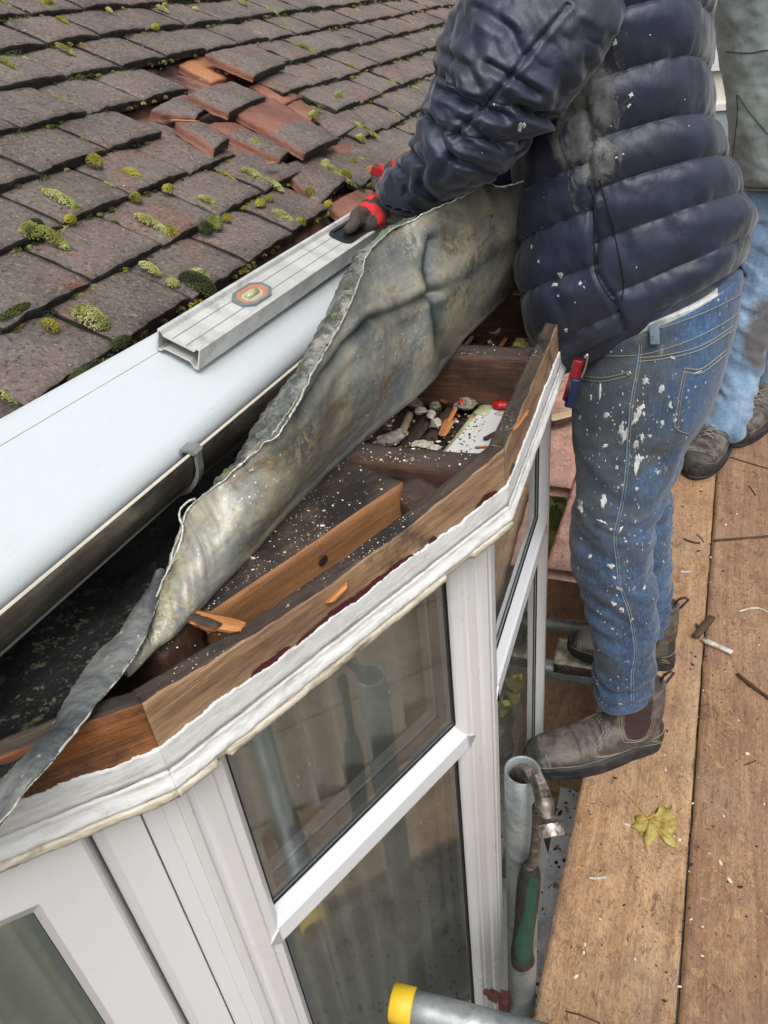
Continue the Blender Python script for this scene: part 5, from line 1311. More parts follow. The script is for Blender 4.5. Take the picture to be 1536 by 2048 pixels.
# ---------------------------------------------------------------- worker in the navy jacket
man = empty('person', (0, 1.3, 0), 'person in paint splashed navy puffer jacket and jeans leaning over the bay', 'person')
YT = 1.36
def seamY(x, y, Y=YT): return S(x, y, Y)
tors = [((1130, 742), (1468, 563), .152), ((1088, 700), (1492, 505), .176), ((1060, 578), (1502, 440), .185), ((1050, 480), (1466, 355), .183), ((1045, 390), (1448, 292), .180),
        ((1040, 300), (1427, 196), .182), ((1040, 205), (1424, 86), .185), ((1022, 100), (1428, -10), .19), ((985, -10), (1425, -110), .20), ((930, -110), (1395, -210), .195), ((900, -190), (1330, -290), .15), ((900, -260), (1230, -350), .09)]
SIDE = 1182
def puff(frac, p=.62): return abs(sin(pi*frac))**p
def torso_disp(u, th, P):
    front = (P.x < seamX(P.z)) ; side = sin(th) < 0
    ph = u-.5 if not front else u-.5+.38
    if u < .6: return -.004+.002*fnz(P, 20)
    d = .0125*(puff(ph % 1, .62)-.6)
    # wrinkles that start at the seams
    near = 1-puff(ph % 1, .5)
    d += .009*fnz((P.x*7+P.z*2, P.y*5, P.z*8), 1.1, 3, 3)+.0080*(.3+near)*(abs(fnz((P.x*20+P.z*9, P.y*16, P.z*9-P.x*5), 1, 8, 3))-.2)+.0030*near**1.5*(abs(fnz((P.x*52+P.z*14, P.y*40, P.z*12), 1, 5, 2))-.2)
    dz_ = abs(P.x-seamX(P.z)); 
    if side and P.z < 1.30: d -= .008*math.exp(-(dz_/.005)**2)
    return d
_sx = [(S(px, py, YT-.17).z, S(px, py, YT-.17).x) for px, py in ((1165, 60), (1172, 150), (1180, 260), (1184, 375), (1188, 470), (1195, 540), (1228, 600), (1245, 640))]
def seamX(z):
    if z >= _sx[0][0]: return _sx[0][1]
    for (z0, x0), (z1, x1) in zip(_sx, _sx[1:]):
        if z <= z0 and z >= z1: return x0+(x1-x0)*(z0-z)/(z0-z1)
    return _sx[-1][1]
secs = [(S(*a, YT), S(*b, YT), t) for a, b, t in tors]
secs = [(a+Vector((0, 0, -.018)), b+Vector((0, 0, .008)), t) if i > 1 else (a, b, t) for i, (a, b, t) in enumerate(secs)]
torso = Loft(secs, 430, 300, torso_disp, 2.4, Vector((0, 1, -.30)).normalized())
# left arm, nearest the camera
def arm_disp(seams, k=.017, seed=0):
    def f(u, th, P):
        d = 0; best = 9
        for s0 in seams: best = min(best, abs(u-s0))
        d += k*(min(1, best/.30)**.6-.6)
        d += .0115*fnz((P.x*6, P.y*6, P.z*6), 1.5, seed, 3)+.0085*(abs(fnz((P.x*17+P.z*14, P.y*11, P.z*9-P.x*10), 1, seed+3, 3))-.25)
        d += .004*math.exp(-(best/.12)**2)*sin(th*17+4*nz(P, 20))
        return d
    return f
def Sd(p, Y): return S(p[0], p[1], Y)
arm = [((985, -190), (1275, -40), 1.24, .10), ((945, -70), (1235, 60), 1.19, .105), ((905, 60), (1165, 170), 1.16, .105), ((878, 160), (1105, 238), 1.145, .10), ((858, 225), (1055, 275), 1.14, .095), ((828, 290), (1010, 335), 1.145, .085), ((795, 325), (965, 372), 1.155, .075), ((774, 350), (905, 398), 1.165, .065), ((770, 385), (860, 415), 1.17, .05), ((785, 402), (838, 421), 1.172, .035)]
CREASE = [([(888, 182), (930, 200), (985, 226), (1015, 236)], .008, 9), ([(862, 232), (878, 270), (905, 312), (880, 350)], .007, 9), ([(905, 312), (950, 330), (985, 345)], .007, 8), ([(1040, 215), (1080, 232), (1105, 240)], .009, 9), ([(895, 110), (940, 135), (960, 170)], .005, 10),
          ([(820, 300), (850, 330), (840, 372), (870, 395)], .006, 8), ([(790, 330), (815, 352), (812, 385)], .004, 7), ([(960, 20), (1020, 60), (1045, 110)], .005, 11), ([(1135, 10), (1095, 60), (1030, 140), (960, 220), (907, 272)], .0045, 5), ([(925, 240), (965, 270), (1000, 290)], .006, 8), ([(980, 130), (1040, 165), (1075, 185)], .005, 9)]
_ad = arm_disp([.3, 2.7, 3.9, 8.0], .0075, 2)
def ladisp(u, th, P):
    d = _ad(u, th, P); q = proj(P)
    if P.y < 1.22:
        for ln, a_, w_ in CREASE:
            if min(p[0] for p in ln)-40 < q[0] < max(p[0] for p in ln)+40 and min(p[1] for p in ln)-40 < q[1] < max(p[1] for p in ln)+40:
                e_ = pdist(q, ln); d += -a_*math.exp(-(e_/w_)**2)+a_*.45*math.exp(-((e_-w_*2)/(w_*1.1))**2)
    return d
larm = Loft([(Sd(a, Y), Sd(b, Y), t) for a, b, Y, t in arm], 420, 220, ladisp, 2.1)
# crease hook at the elbow is left to the noise; right arm behind
rarm_s = [((1000, 40), (1190, 190), 1.52, .09), ((985, 150), (1130, 280), 1.53, .09), ((960, 240), (1080, 370), 1.52, .085), ((925, 290), (1010, 400), 1.49, .075), ((880, 320), (945, 405), 1.46, .06), ((830, 340), (872, 398), 1.43, .048), ((800, 348), (828, 388), 1.42, .038)]
rarm = Loft([(Sd(a, Y), Sd(b, Y), t) for a, b, Y, t in rarm_s], 180, 120, arm_disp([.2, 1.2, 2.6, 4.2], .008, 7), 2.1)
v, f = join([torso, larm, rarm])
jacket = mesh('jacket', v, f, M_JACKET, None, man); jb = bvh_of(jacket)
# jacket details: stitched seams, zip welt, splashes
m = MB()
for pts in [[(1176, 372), (1186, 400), (1188, 480), (1192, 545), (1215, 590), (1232, 608)], [(1198, 360), (1222, 440), (1240, 520), (1247, 570), (1243, 600)]]: stitch(m, jb, pts, .0012, .0004, 0, 5)
stitch(m, jb, [(1135, 10), (1095, 60), (1030, 140), (960, 220), (907, 272)], .0006, .0002, 0, 5)
for (x, y, rx, ry, rt, sd) in [(1300, 70, 2, 2, 0, 1), (1246, 308, 3, 2, .5, 3), (1232, 315, 4, 2, -.4, 4), (1122, 551, 6, 5, .5, 5), (1110, 570, 7, 5, 0, 6), (1118, 548, 4, 2, 1.2, 7), (1160, 567, 4, 5, .4, 8), (1168, 574, 3, 2, .8, 9), (1116, 592, 3, 3, 0, 10), (1132, 661, 4, 4, 0, 11), (1077, 523, 2, 3, 0, 12),
                               (1273, 535, 1.5, 2, 0, 14), (1063, 494, 1.5, 5, 0, 15), (1222, 252, 1.6, 1.6, 0, 16), (1040, 255, 6, 9, .2, 18), (1048, 250, 5, 5, .2, 19), (1230, 85, 4, 9, .3, 20), (1262, 190, 4, 7, .4, 21), (1258, 212, 3, 6, .6, 22), (1378, 252, 1.5, 1.5, 0, 23), (1150, 605, 1.5, 1.5, 0, 24), (1088, 395, 1, 1, 0, 25)]:
    splash(m, jb, x, y, rx, ry, rt, sd, 1)
m.build('paint_splashes', (P_BLACK, M_SPLASH), jacket)
# shirt hem and body under the clothes
shirt = Loft([(S(1190, 620, YT), S(1486, 525, YT), .15), (S(1180, 680, YT), S(1486, 556, YT), .150), (S(1176, 712, YT), S(1484, 580, YT), .146)], 30, 80, lambda u, th, P: .002*fnz(P, 18), 2.3)
mesh('shirt', shirt.v, shirt.f, M_SHIRT, None, man)
# jeans
YN, YF = 1.285, 1.455
def folds(u, th, P):
    z = P.z; k = (1 if z < .66 else .3)
    d = .0055*fnz((P.x*8, P.y*8, P.z*12), 1.4, 6, 4)+k*.0125*(.32-abs(fnz((P.x*5, P.y*6, P.z*19+P.x*7), 1, 2, 3)))+.004*(.25-abs(fnz((P.x*10, P.y*9, P.z*42-P.x*14), 1, 9, 2)))*k
    if z < .34: d += .0062*sin(P.z*125+P.x*45+8*nz(P, 8))*min(1, (.34-z)/.12)*(.6+.6*nz(P, 10, 5))
    return d
hips = Loft([(S(1172, 655, YT), S(1489, 518, YT), .158), (S(1168, 690, YT), S(1488, 547, YT), .160), (S(1160, 715, YT), S(1484, 575, YT), .168), (S(1152, 765, YT), S(1474, 640, YT), .178), (S(1148, 820, YT), S(1452, 715, YT), .180), (S(1150, 870, YT), S(1425, 790, YT), .172), (S(1175, 915, YT), S(1395, 850, YT), .12)], 110, 150, lambda u, th, P: .003*fnz(P, 9, 3), 2.4)
nl = [((1150, 740), (1462, 660), 1.30, .085), ((1147, 800), (1432, 750), 1.29, .09), ((1146, 870), (1382, 850), 1.275, .092), ((1152, 935), (1356, 925), 1.26, .088), ((1148, 1000), (1334, 990), 1.25, .084), ((1141, 1060), (1316, 1060), 1.24, .080), ((1146, 1115), (1306, 1115), 1.235, .076), ((1165, 1170), (1311, 1165), 1.23, .072), ((1178, 1225), (1314, 1220), 1.225, .070), ((1189, 1280), (1311, 1275), 1.22, .066), ((1193, 1330), (1309, 1322), 1.215, .060), ((1192, 1370), (1306, 1362), 1.21, .057), ((1197, 1396), (1299, 1394), 1.21, .052)]
nleg = Loft([(S(*a, Y), S(*b, Y), t) for a, b, Y, t in nl], 300, 120, folds, 2.2)
fl_ = [((1180, 740), (1440, 680), 1.44, .085), ((1190, 850), (1400, 830), 1.45, .088), ((1205, 950), (1352, 950), 1.46, .08), ((1215, 1020), (1343, 1015), 1.46, .074), ((1225, 1080), (1342, 1080), 1.465, .07), ((1235, 1150), (1340, 1150), 1.47, .064), ((1245, 1200), (1337, 1200), 1.47, .056), ((1255, 1240), (1334, 1236), 1.47, .05), ((1262, 1260), (1330, 1256), 1.47, .046)]
fleg = Loft([(S(*a, Y), S(*b, Y), t) for a, b, Y, t in fl_], 200, 100, folds, 2.2)
v, f = join([hips, nleg, fleg]); jeans = mesh('jeans', v, f, M_DENIM, None, man)
remesh(jeans, .0042, 2); jeb = bvh_of(jeans)
m = MB()
side = [(1279, 690), (1275, 730), (1262, 800), (1255, 880), (1252, 930), (1243, 1000), (1228, 1070), (1232, 1120), (1238, 1170), (1255, 1220), (1265, 1270), (1268, 1310), (1262, 1350), (1262, 1410)]
stitch(m, jeb, side, .0011, .0006, 0, 6); stitch(m, jeb, [(x+5, y) for x, y in side], .0005, .0004, 1, 6)
for pts in [[(1172, 706), (1230, 712), (1300, 706), (1380, 680), (1440, 650), (1482, 622)], [(1172, 672), (1230, 672), (1300, 662), (1380, 636), (1440, 610), (1487, 585)]]: stitch(m, jeb, pts, .0007, .0008, 1, 6)
for off in (0, 7): stitch(m, jeb, [(1275, 716+off), (1330, 710+off), (1400, 692+off), (1466, 652+off)], .0008, .0006, 1, 6)
for off in (0, 7): stitch(m, jeb, [(1166, 752+off), (1200, 756+off), (1235, 750+off), (1262, 742+off)], .0009, .0006, 1, 6)
stitch(m, jeb, [(1368, 740), (1358, 790), (1350, 852), (1378, 868)], .0009, .0006, 1, 5); stitch(m, jeb, [(1373, 742), (1363, 790), (1356, 848)], .0006, .0005, 1, 5)
for off in (0, 8): stitch(m, jeb, [(1368, 736+off), (1400, 738+off), (1425, 722+off), (1452, 700+off)], .0009, .0006, 1, 5)
m.build('seams', (M_SEAMBL, M_SEAM), jeans)
def loop(x0, y0, x1, y1, w_):
    m = MB(); patch(m, jeb, [(x0-w_, y0), (x0+w_, y0), (x1+w_, y1), (x1-w_, y1)], .0042, 0, 3)
    for v_ in list(m.v): pass
    o = m.build('belt_loop', denim('belt loop denim', [(.3, '#3b5166'), (.5, '#5b6f80'), (.7, '#7b8a93')]), jeans, True); s_ = o.modifiers.new('t', 'SOLIDIFY'); s_.thickness = .003; s_.offset = -1
loop(1307, 612, 1311, 688, 9)
m = MB(); stitch(m, jeb, [(1484, 530), (1489, 560), (1488, 600)], .003, .003, 0, 5); 
if m.v: m.build('belt_loop', M_DENIM, jeans, True)
m = MB(); h_ = hit(jeb, 1258, 747, .001)
if h_:
    T = frame_mat(h_[0], h_[1].orthogonal(), h_[1]); vs = [T@Vector((.0042*cos(2*pi*j/16)*q, .0042*sin(2*pi*j/16)*q, z)) for q, z in ((1, 0), (1, .001), (.6, .0022), (.3, .0012)) for j in range(16)]
    m.add(vs, [(q*16+j, q*16+(j+1) % 16, q*16+16+(j+1) % 16, q*16+16+j) for q in range(3) for j in range(16)]+[tuple(range(48, 64))]); m.build('rivet', M_WORN, jeans, True)
m = MB()
SPL = [(1222, 700, 4, 5, 0), (1292, 762, 8, 7, .4), (1322, 778, 6, 13, .2), (1275, 830, 9, 12, .5), (1282, 815, 6, 9, .9), (1288, 828, 4, 5, 0), (1243, 857, 6, 16, .2), (1250, 870, 7, 14, .3), (1272, 838, 5, 18, .5), (1274, 925, 7, 17, .1), (1282, 918, 6, 8, .5), (1270, 936, 4, 13, 0), (1207, 1001, 6, 14, 0), (1161, 1012, 7, 13, -.1), (1222, 1132, 9, 6, .3), (1229, 1155, 4, 3, 0), (1237, 1177, 7, 4, .5), (1180, 1113, 4, 4, .3), (1243, 1218, 5, 3, 0), (1228, 1207, 7, 4, .4), (1246, 1220, 2, 6, 0), (1210, 892, 7, 4, -.5),
       (1245, 970, 3, 3, 0), (1273, 978, 4, 6, 0), (1315, 944, 3, 5, 0), (1233, 935, 4, 6, 0), (1252, 1083, 3, 2, .3), (1205, 1043, 12, 3, .4), (1222, 1058, 4, 3, 0), (1160, 835, 3, 6, .2), (1182, 795, 2, 6, .1), (1212, 830, 7, 6, 0), (1340, 810, 4, 9, .2), (1325, 846, 5, 6, 0), (1300, 872, 4, 4, 0), (1345, 715, 6, 3, .3), (1272, 890, 6, 10, .2), (1284, 876, 4, 12, 0), (1241, 1060, 3, 9, .5), (1225, 1258, 3, 2, 0), (1265, 1238, 3, 3, 0), (1197, 1300, 2, 2, 0), (1262, 1242, 2, 4, 0), (1240, 1408, 5, 3, .3), (1194, 1368, 2, 2, 0), (1200, 782, 3, 16, .05), (1350, 840, 3, 6, .2), (1395, 745, 10, 2, -.5)]
for i, (x, y, rx, ry, rt) in enumerate(SPL): splash(m, jeb, x, y, rx, ry, rt, i*1.7, 0)
rr_ = random.Random(4)
for i in range(150):
    y = rr_.choice((rr_.gauss(870, 70), rr_.uniform(720, 1200))); x = rr_.choice((rr_.gauss(1262, 26), rr_.uniform(1155, 1380))); k = rr_.uniform(.7, 2.0); splash(m, jeb, x, y, k, k*rr_.uniform(.8, 2.6), rr_.uniform(-.5, .5), i*.9, 0 if rr_.random() < .4 else 1)
m.build('paint_splashes', (M_SPLASH, M_SPLASH2), jeans)

# boots
def boot(name, heel, toe, up_tilt=0., ht=.165, laced=False, mat=M_BOOT, parent=None, shaft=(0, 0), scale_w=1.):
    heel, toe = Vector(heel), Vector(toe); L = (toe-heel).length; T = frame_mat(heel, toe-heel)
    def hw(x):   # half width along the sole
        t = x/L; return scale_w*L*(.108+.045*max(0, sin(pi*min(1, max(0, (t-.25)/.75))))**.8 if t > .25 else .108)*(1 if .06 < t < .93 else (1-((.06-t)/.06)**2*.45 if t <= .06 else 1-((t-.93)/.07)**2*.5))
    def top(x):
        t = x/L; pts = [(0, .27), (.1, .36), (.3, .40), (.42, .36), (.55, .285), (.7, .245), (.85, .235), (.93, .215), (.98, .17), (1, .12)]
        for (a, p), (b, q) in zip(pts, pts[1:]):
            if a <= t <= b: w_ = (t-a)/(b-a); w_ = w_*w_*(3-2*w_); return L*(p+(q-p)*w_)
        return L*.12
    nx, nv = 60, 40; vs = []; fs = []
    for i in range(nx+1):
        x = L*(.004+.992*i/nx); w_ = hw(x); h1 = top(x); zb = .022
        for j in range(nv):
            th = 2*pi*j/nv; ct, st = cos(th), sin(th); k = (abs(ct)**2.6+abs(st)**2.6)**(-1/2.6)
            vs.append((x, w_*ct*k, zb+(h1-zb)/2*(1+st*k)))
    for i in range(nx):
        for j in range(nv): fs.append((i*nv+j, i*nv+(j+1) % nv, (i+1)*nv+(j+1) % nv, (i+1)*nv+j))
    fs += [tuple(range(nv))[::-1], tuple(range(nx*nv, nx*nv+nv))]
    b = len(vs); ns = 16
    for i in range(ns+1):
        a = i/ns; z = .05+(ht-.05)*a; cx = L*(.235-.03*a)+shaft[0]*a; rx = L*(.215-.035*a); ry = L*(.125+.005*a)
        for j in range(nv): th = 2*pi*j/nv; vs.append((cx+rx*cos(th)-.004*sin(pi*a), ry*sin(th)+shaft[1]*a, z+(.006*cos(2*th) if i == ns else 0)))
    for i in range(ns):
        for j in range(nv): fs.append((b+i*nv+j, b+i*nv+(j+1) % nv, b+(i+1)*nv+(j+1) % nv, b+(i+1)*nv+j))
    fs += [tuple(range(b, b+nv))[::-1], tuple(range(b+ns*nv, b+ns*nv+nv))]
    root = mesh(name, vs, fs, (mat, M_BOOTD, M_ELASTIC), None, parent, True, T); remesh(root, .0032, 6)
    me = root.data
    for m_ in (M_BOOTD, M_ELASTIC):
        if m_.name not in [q.name for q in me.materials if q]: me.materials.append(m_)
    for v_ in me.vertices: v_.co += v_.normal*(.0012*fnz(v_.co, 26, 3)+(.0016*sin(v_.co.x*330) if L*.48 < v_.co.x < L*.66 and v_.co.z > L*.18 else 0))
    for p in me.polygons:
        c = p.center; t = c.x/L
        toe_line = .86+.05*sin((c.z/L)*9)
        if t > toe_line or (c.z < .045-.0*t and False): p.material_index = 1
        if not laced and c.z > .075 and abs(c.y) > L*.085 and .16 < t < .33 and c.z < ht+.02 and ((t-.245)/.085)**2+(max(0, .115-c.z)/.04)**2 < 1: p.material_index = 2
        if t < .07 and c.z < .1: p.material_index = 1
    # sole
    so = MB(); nn = 90; ring = []
    for k in range(nn):
        a = 2*pi*k/nn; x = L*(.5-.505*cos(a)); x = min(max(x, 0), L); w_ = hw(x)*1.05+.002; y = w_*math.copysign(abs(sin(a))**.55, sin(a)) if abs(sin(a)) > 1e-6 else 0; ring.append((L*.5+(x-L*.5)*1.02, y))
    lay = []
    for q, (z, sc_) in enumerate(((0, .97), (.004, 1.), (.014, 1.0), (.017, .985), (.019, 1.0), (.026, 1.0), (.034, .985), (.036, .94))):
        row = []
        for k, (x, y) in enumerate(ring):
            t = x/L; arch = .010*max(0, sin(pi*min(1, max(0, (t-.27)/.2)))) if q == 0 else 0
            bump = (.0022 if (k//2) % 2 and q in (1, 2) else 0); hh_ = z+arch+(.006*max(0, (t-.85)/.15)**2 if q < 3 else 0)+(.012*max(0, (t-.8)/.2)**2 if q > 4 else 0)+(.008*max(0, (.12-t)/.12) if q > 4 else 0)
            row.append(len(so.v)); so.v.append(Vector(((x-L*.5)*sc_+L*.5, y*(sc_-bump*6), hh_)))
        lay.append(row)
    for a, b_ in zip(lay, lay[1:]):
        for k in range(nn): so.f.append((a[k], a[(k+1) % nn], b_[(k+1) % nn], b_[k])); so.m.append(0)
    so.f += [tuple(lay[0])[::-1], tuple(lay[-1])]; so.m += [0, 0]
    so.build('sole', M_SOLE, root, True, T)
    # stitching laid on the leather
    bv = bvh_of(root); st = MB()
    def line(pts, sgn, r=.0008, lift=.0006):
        P = []
        for p in catm([Vector((x*L, 0, z*L)) for x, z in pts], 40):
            o_ = T@Vector((p.x, sgn*.2, p.z)); d_ = (T.to_3x3()@Vector((0, -sgn, 0))).normalized(); q = bv.ray_cast(o_, d_)
            if q[0] is not None: P.append(q[0]-d_*lift)
        if len(P) > 3: st.tube(P, r, 5)
    for sgn in (-1, 1):
        if not laced:
            for o_ in (0, .014, .028): line([(.46+o_, .40), (.43+o_, .345), (.50+o_, .27), (.53+o_, .20), (.43+o_, .155), (.36, .14-o_)], sgn)
            line([(.145, .50), (.15, .38), (.18, .27), (.25, .25), (.32, .28), (.345, .38), (.35, .48)], sgn)
            line([(.13, .50), (.13, .38), (.16, .255), (.25, .23), (.335, .26), (.36, .38), (.365, .48)], sgn)
            line([(.0, .25), (.06, .23), (.12, .19), (.05, .15)], sgn)
        line([(.90, .27), (.87, .2), (.86, .13)], sgn); line([(.04, .13), (.25, .125), (.5, .12), (.7, .13), (.88, .15), (.97, .16)], sgn, .0007)
    st.build('stitching', M_SEAM, root, True)
    # pull loop at the heel
    if not laced:
        m = MB(); m.tube([T@Vector(p) for p in ((.018, 0, ht-.03), (.000, 0, ht+.0), (-.010, 0, ht+.018), (-.004, 0, ht+.026), (.010, 0, ht+.018), (.022, 0, ht-.01))], [.0055]*6, 8, 0, True, .3); m.build('pull_loop', M_ELASTIC, root, True)
    if laced:
        m = MB()
        for q in range(5):
            x = L*(.70-.05*q); xn = L*(.70-.05*(q+1)); z0 = top(x)+.005; z1 = top(xn)+.005
            m.tube([T@Vector(p) for p in ((x, -.020, z0-.004), (x-.004, 0, z0+.004), (xn, .020, z1-.004))], .0017, 6); m.tube([T@Vector(p) for p in ((x, .020, z0-.004), (x-.003, 0, z0+.005), (xn, -.020, z1-.004))], .0017, 6)
        m.build('laces', M_SEAM, root, True)
        for q in range(5):
            for sg in (-1, 1):
                c_ = T@Vector((L*(.70-.05*q), sg*.021, top(L*(.70-.05*q))-.001)); m = MB()
                m.add([c_+v_*.003 for v_ in ICO[0]], ICO[1]); m.build('eyelet', M_WORN, root, True)
    return root, T, L
n_heel, n_toe = Z(1316, 1500, 0), Z(1048, 1548, 0)
nb, nT, nL = boot('boot', n_heel+Vector((0, .02, 0)), n_toe+Vector((0, .012, 0)), parent=man, ht=.20)
f_heel, f_toe = Z(1352, 1352, 0)+Vector((-.008, .03, 0)), Z(1132, 1305, 0)+Vector((.004, .01, 0))
fb_, fT, fL = boot('boot', f_heel, f_toe, parent=man, ht=.20)
# yellow bars on the heel counter
for T, L, rt in ((nT, nL, nb), (fT, fL, fb_)):
    bv = bvh_of(rt); m = MB()
    for q in range(3):
        P = []
        for k in range(8):
            y = -.024+.014*k/7+.008*q*.4; o_ = T@Vector((-.08, y-.004, .104-.012*q+.006*k/7)); d_ = (T.to_3x3()@Vector((1, 0, 0))).normalized(); r_ = bv.ray_cast(o_, d_)
            if r_[0] is not None: P.append(r_[0]-d_*.0008)
        if len(P) > 2: m.tube(P, .0022 if q == 0 else .0012, 6, 0, True)
    m.build('heel_badge', P_YELLOW, rt, True)

# gloved hands: one fused surface each, fingers separate
def hand(name, wrist, palm, fingers, thumb, r=.0088, parent=None, cuff=None):
    m = MB(); wrist, palm = Vector(wrist), Vector(palm)
    m.tube(catm([wrist, wrist.lerp(palm, .5), palm, palm+(palm-wrist)*.25], 10), [.029, .030, .032, .035, .038, .040, .040, .038, .034, .028], 20, 0, True, .52)
    for F_ in fingers+[thumb]:
        pts = catm([Vector(p) for p in F_], 14); m.tube(pts, [r*(1.12-.02*i) for i in range(12)]+[r*.82, r*.5], 12)
    o = m.build(name, (M_GLOVEG, M_GLOVER), parent, True); remesh(o, .0028, 3)
    if 'r' : 
        names = [q.name for q in o.data.materials if q]
        if M_GLOVER.name not in names: o.data.materials.append(M_GLOVER)
    return o
# left hand grips the level through its slot
wl_ = S(800, 412, 1.17); up2 = LEVUP
pk = SLOT+LEVUP*.052+LEVAX*.03
pl_ = (S(762, 408, 1.175))
fing = []
rootA, rootB = S(745, 428, 1.165), S(770, 392, 1.185)
for k in range(4):
    a = k/3; base = S(752, 420, 1.165).lerp(S(765, 395, 1.20), a)
    tip = SLOT-LEVAX*(.045-.024*k)+LEVUP*.002; mid = base.lerp(tip, .42)+LEVUP*.008+Vector((-.012, 0, 0))
    fing.append([pl_.lerp(base, .6), base, mid, base.lerp(tip, .72)+LEVUP*.004, tip+LEVUP*.0])
thumb = [wl_.lerp(pl_, .5), S(772, 426, 1.15), S(745, 446, 1.14)-Vector((0, 0, .002)), S(722, 462, 1.15)]
lh = hand('glove', wl_, pl_, fing, thumb, .0098, man)
tipc = SLOT
for p in lh.data.polygons:
    d = (world_of(lh)@p.center-(SLOT-LEVAX*.02)).length
    if .040 < d < .053 or .062 < d < .078 or d > .115: p.material_index = 1
# cuff of the under sleeve
m = Loft([(S(800, 392, 1.18), S(872, 425, 1.18), .036), (S(775, 408, 1.175), S(850, 440, 1.175), .034), (S(765, 430, 1.17), S(815, 448, 1.17), .028)], 40, 50, lambda u, th, P: .003*fnz(P, 40)+.002*sin(u*9), 2.2)
mesh('glove_cuff', m.v, m.f, M_CUFF, None, man)
# right hand holds the red pencil
wr = S(812, 362, 1.42); pr_ = S(778, 362, 1.415)
rf = []
for k in range(4):
    b0_ = pr_+Vector((-.012+.004*k, .012-.012*k, .014-.011*k)); tipk = S(752+1.5*k, 352+8.5*k, 1.40-.008*k)
    rf.append([pr_, b0_, b0_.lerp(tipk, .5)+Vector((-.006, -.004, .008)), tipk, tipk+Vector((.012, -.006, -.010))])
rh = hand('glove', wr, pr_, rf, [wr.lerp(pr_, .4), S(768, 385, 1.37), S(753, 376, 1.355), S(750, 358, 1.36)], .0094, man)
for p in rh.data.polygons:
    c = world_of(rh)@p.center; q = proj(c)
    if 757 < q[0] < 768 or q[0] > 784: p.material_index = 1
pa, pb_ = S(729, 334, 1.355), S(790, 356, 1.375); pd_ = (pb_-pa).normalized()
m = MB(); X_ = pd_.orthogonal().normalized(); Y_ = pd_.cross(X_); fl8 = [(.0065, .0018), (.0055, .0038), (-.0055, .0038), (-.0065, .0018), (-.0065, -.0018), (-.0055, -.0038), (.0055, -.0038), (.0065, -.0018)]
hd = Vector((0, 0, 1)); X_ = (hd-pd_*hd.dot(pd_)).normalized(); Y_ = pd_.cross(X_); m.prism(fl8, pa+pd_*.012, pa+pd_*.13, X_, Y_, 0)
b0 = len(m.v); m.add([pa+pd_*.0122+X_*u*.99+Y_*v_*.99 for u, v_ in fl8]+[pa+pd_*.003+X_*u*.25+Y_*v_*.35 for u, v_ in fl8], [(q, (q+1) % 8, 8+(q+1) % 8, 8+q) for q in range(8)]+[tuple(range(8, 16))], 1)
m.tube([pa+pd_*.0028, pa], [.0014, .0008], 6, 2)
o = m.build('carpenter_pencil', (P_RED, W_SPLINT, P_BLACK)); tag(o, 'flat red carpenter pencil in the gloved hand', 'pencil')
# head, out of the frame above
hm = MB(); hc = Vector((-.29, 1.36, 1.60))
bm = bmesh.new(); bmesh.ops.create_icosphere(bm, subdivisions=4, radius=1)
fd = Vector((-.8, 0, -.6)).normalized(); ud = Vector((-.6, 0, .8)).normalized(); sdv = fd.cross(ud)
for v_ in bm.verts:
    c = v_.co; x, y, z = c.x, c.y, c.z
    px = x*(.098+.012*(z < 0)*x); w_ = .077*(1-.22*max(0, -z)**1.5)
    nose = .022*math.exp(-((y/.16)**2+((z+.12)/.22)**2)) if x > 0 else 0; eye = -.010*(math.exp(-(((abs(y)-.36)/.16)**2+((z-.1)/.12)**2))) if x > 0 else 0; mouth = -.004*math.exp(-((y/.3)**2+((z+.5)/.05)**2)) if x > 0 else 0; ear = .014*math.exp(-((x/.16)**2+((z-.02)/.22)**2))*(abs(y) > .85)
    v_.co = hc+fd*(px+nose+eye+mouth)+sdv*y*(w_+ear)+ud*(z*.115)
me = bpy.data.meshes.new('body'); nk = Loft([(S(1010, -80, YT), S(1190, -150, YT), .07), (hc+Vector((.02, 0, -.10)), hc+Vector((.12, 0, -.02)), .055), (hc+Vector((.0, 0, -.04)), hc+Vector((.06, 0, .02)), .05)], 20, 40)
bb = [bm.verts.new(p) for p in nk.v]; [bm.faces.new([bb[i] for i in f_]) for f_ in nk.f]
tb_ = Loft([(S(1090, -100, YT), S(1340, -190, YT), .12), (S(1090, 200, YT), S(1390, 130, YT), .12), (S(1110, 450, YT), S(1420, 360, YT), .12), (S(1200, 720, YT), S(1440, 640, YT), .12), (S(1200, 850, YT), S(1380, 830, YT), .1)], 30, 30)
bb = [bm.verts.new(p) for p in tb_.v]; [bm.faces.new([bb[i] for i in f_]) for f_ in tb_.f]
bm.to_mesh(me); bm.free(); me.materials.append(M_SKIN); [setattr(p, 'use_smooth', True) for p in me.polygons]; bo = bpy.data.objects.new('body', me); COL.objects.link(bo); par(bo, man)
hb = MB()
bm = bmesh.new(); bmesh.ops.create_icosphere(bm, subdivisions=4, radius=1)
bmesh.ops.delete(bm, geom=[v_ for v_ in bm.verts if v_.co.z < .15 and v_.co.x > -.1 or v_.co.z < -.45 or (v_.co.x > .45 and v_.co.z < .45)], context='VERTS')
for v_ in bm.verts: c = v_.co.copy(); q = 1+.05*fnz(c, 5); v_.co = hc+fd*c.x*.104*q+sdv*c.y*.083*q+ud*c.z*.122*q
me = bpy.data.meshes.new('hair'); bm.to_mesh(me); bm.free(); me.materials.append(M_HAIR); [setattr(p, 'use_smooth', True) for p in me.polygons]; ho = bpy.data.objects.new('hair', me); COL.objects.link(ho); par(ho, man)
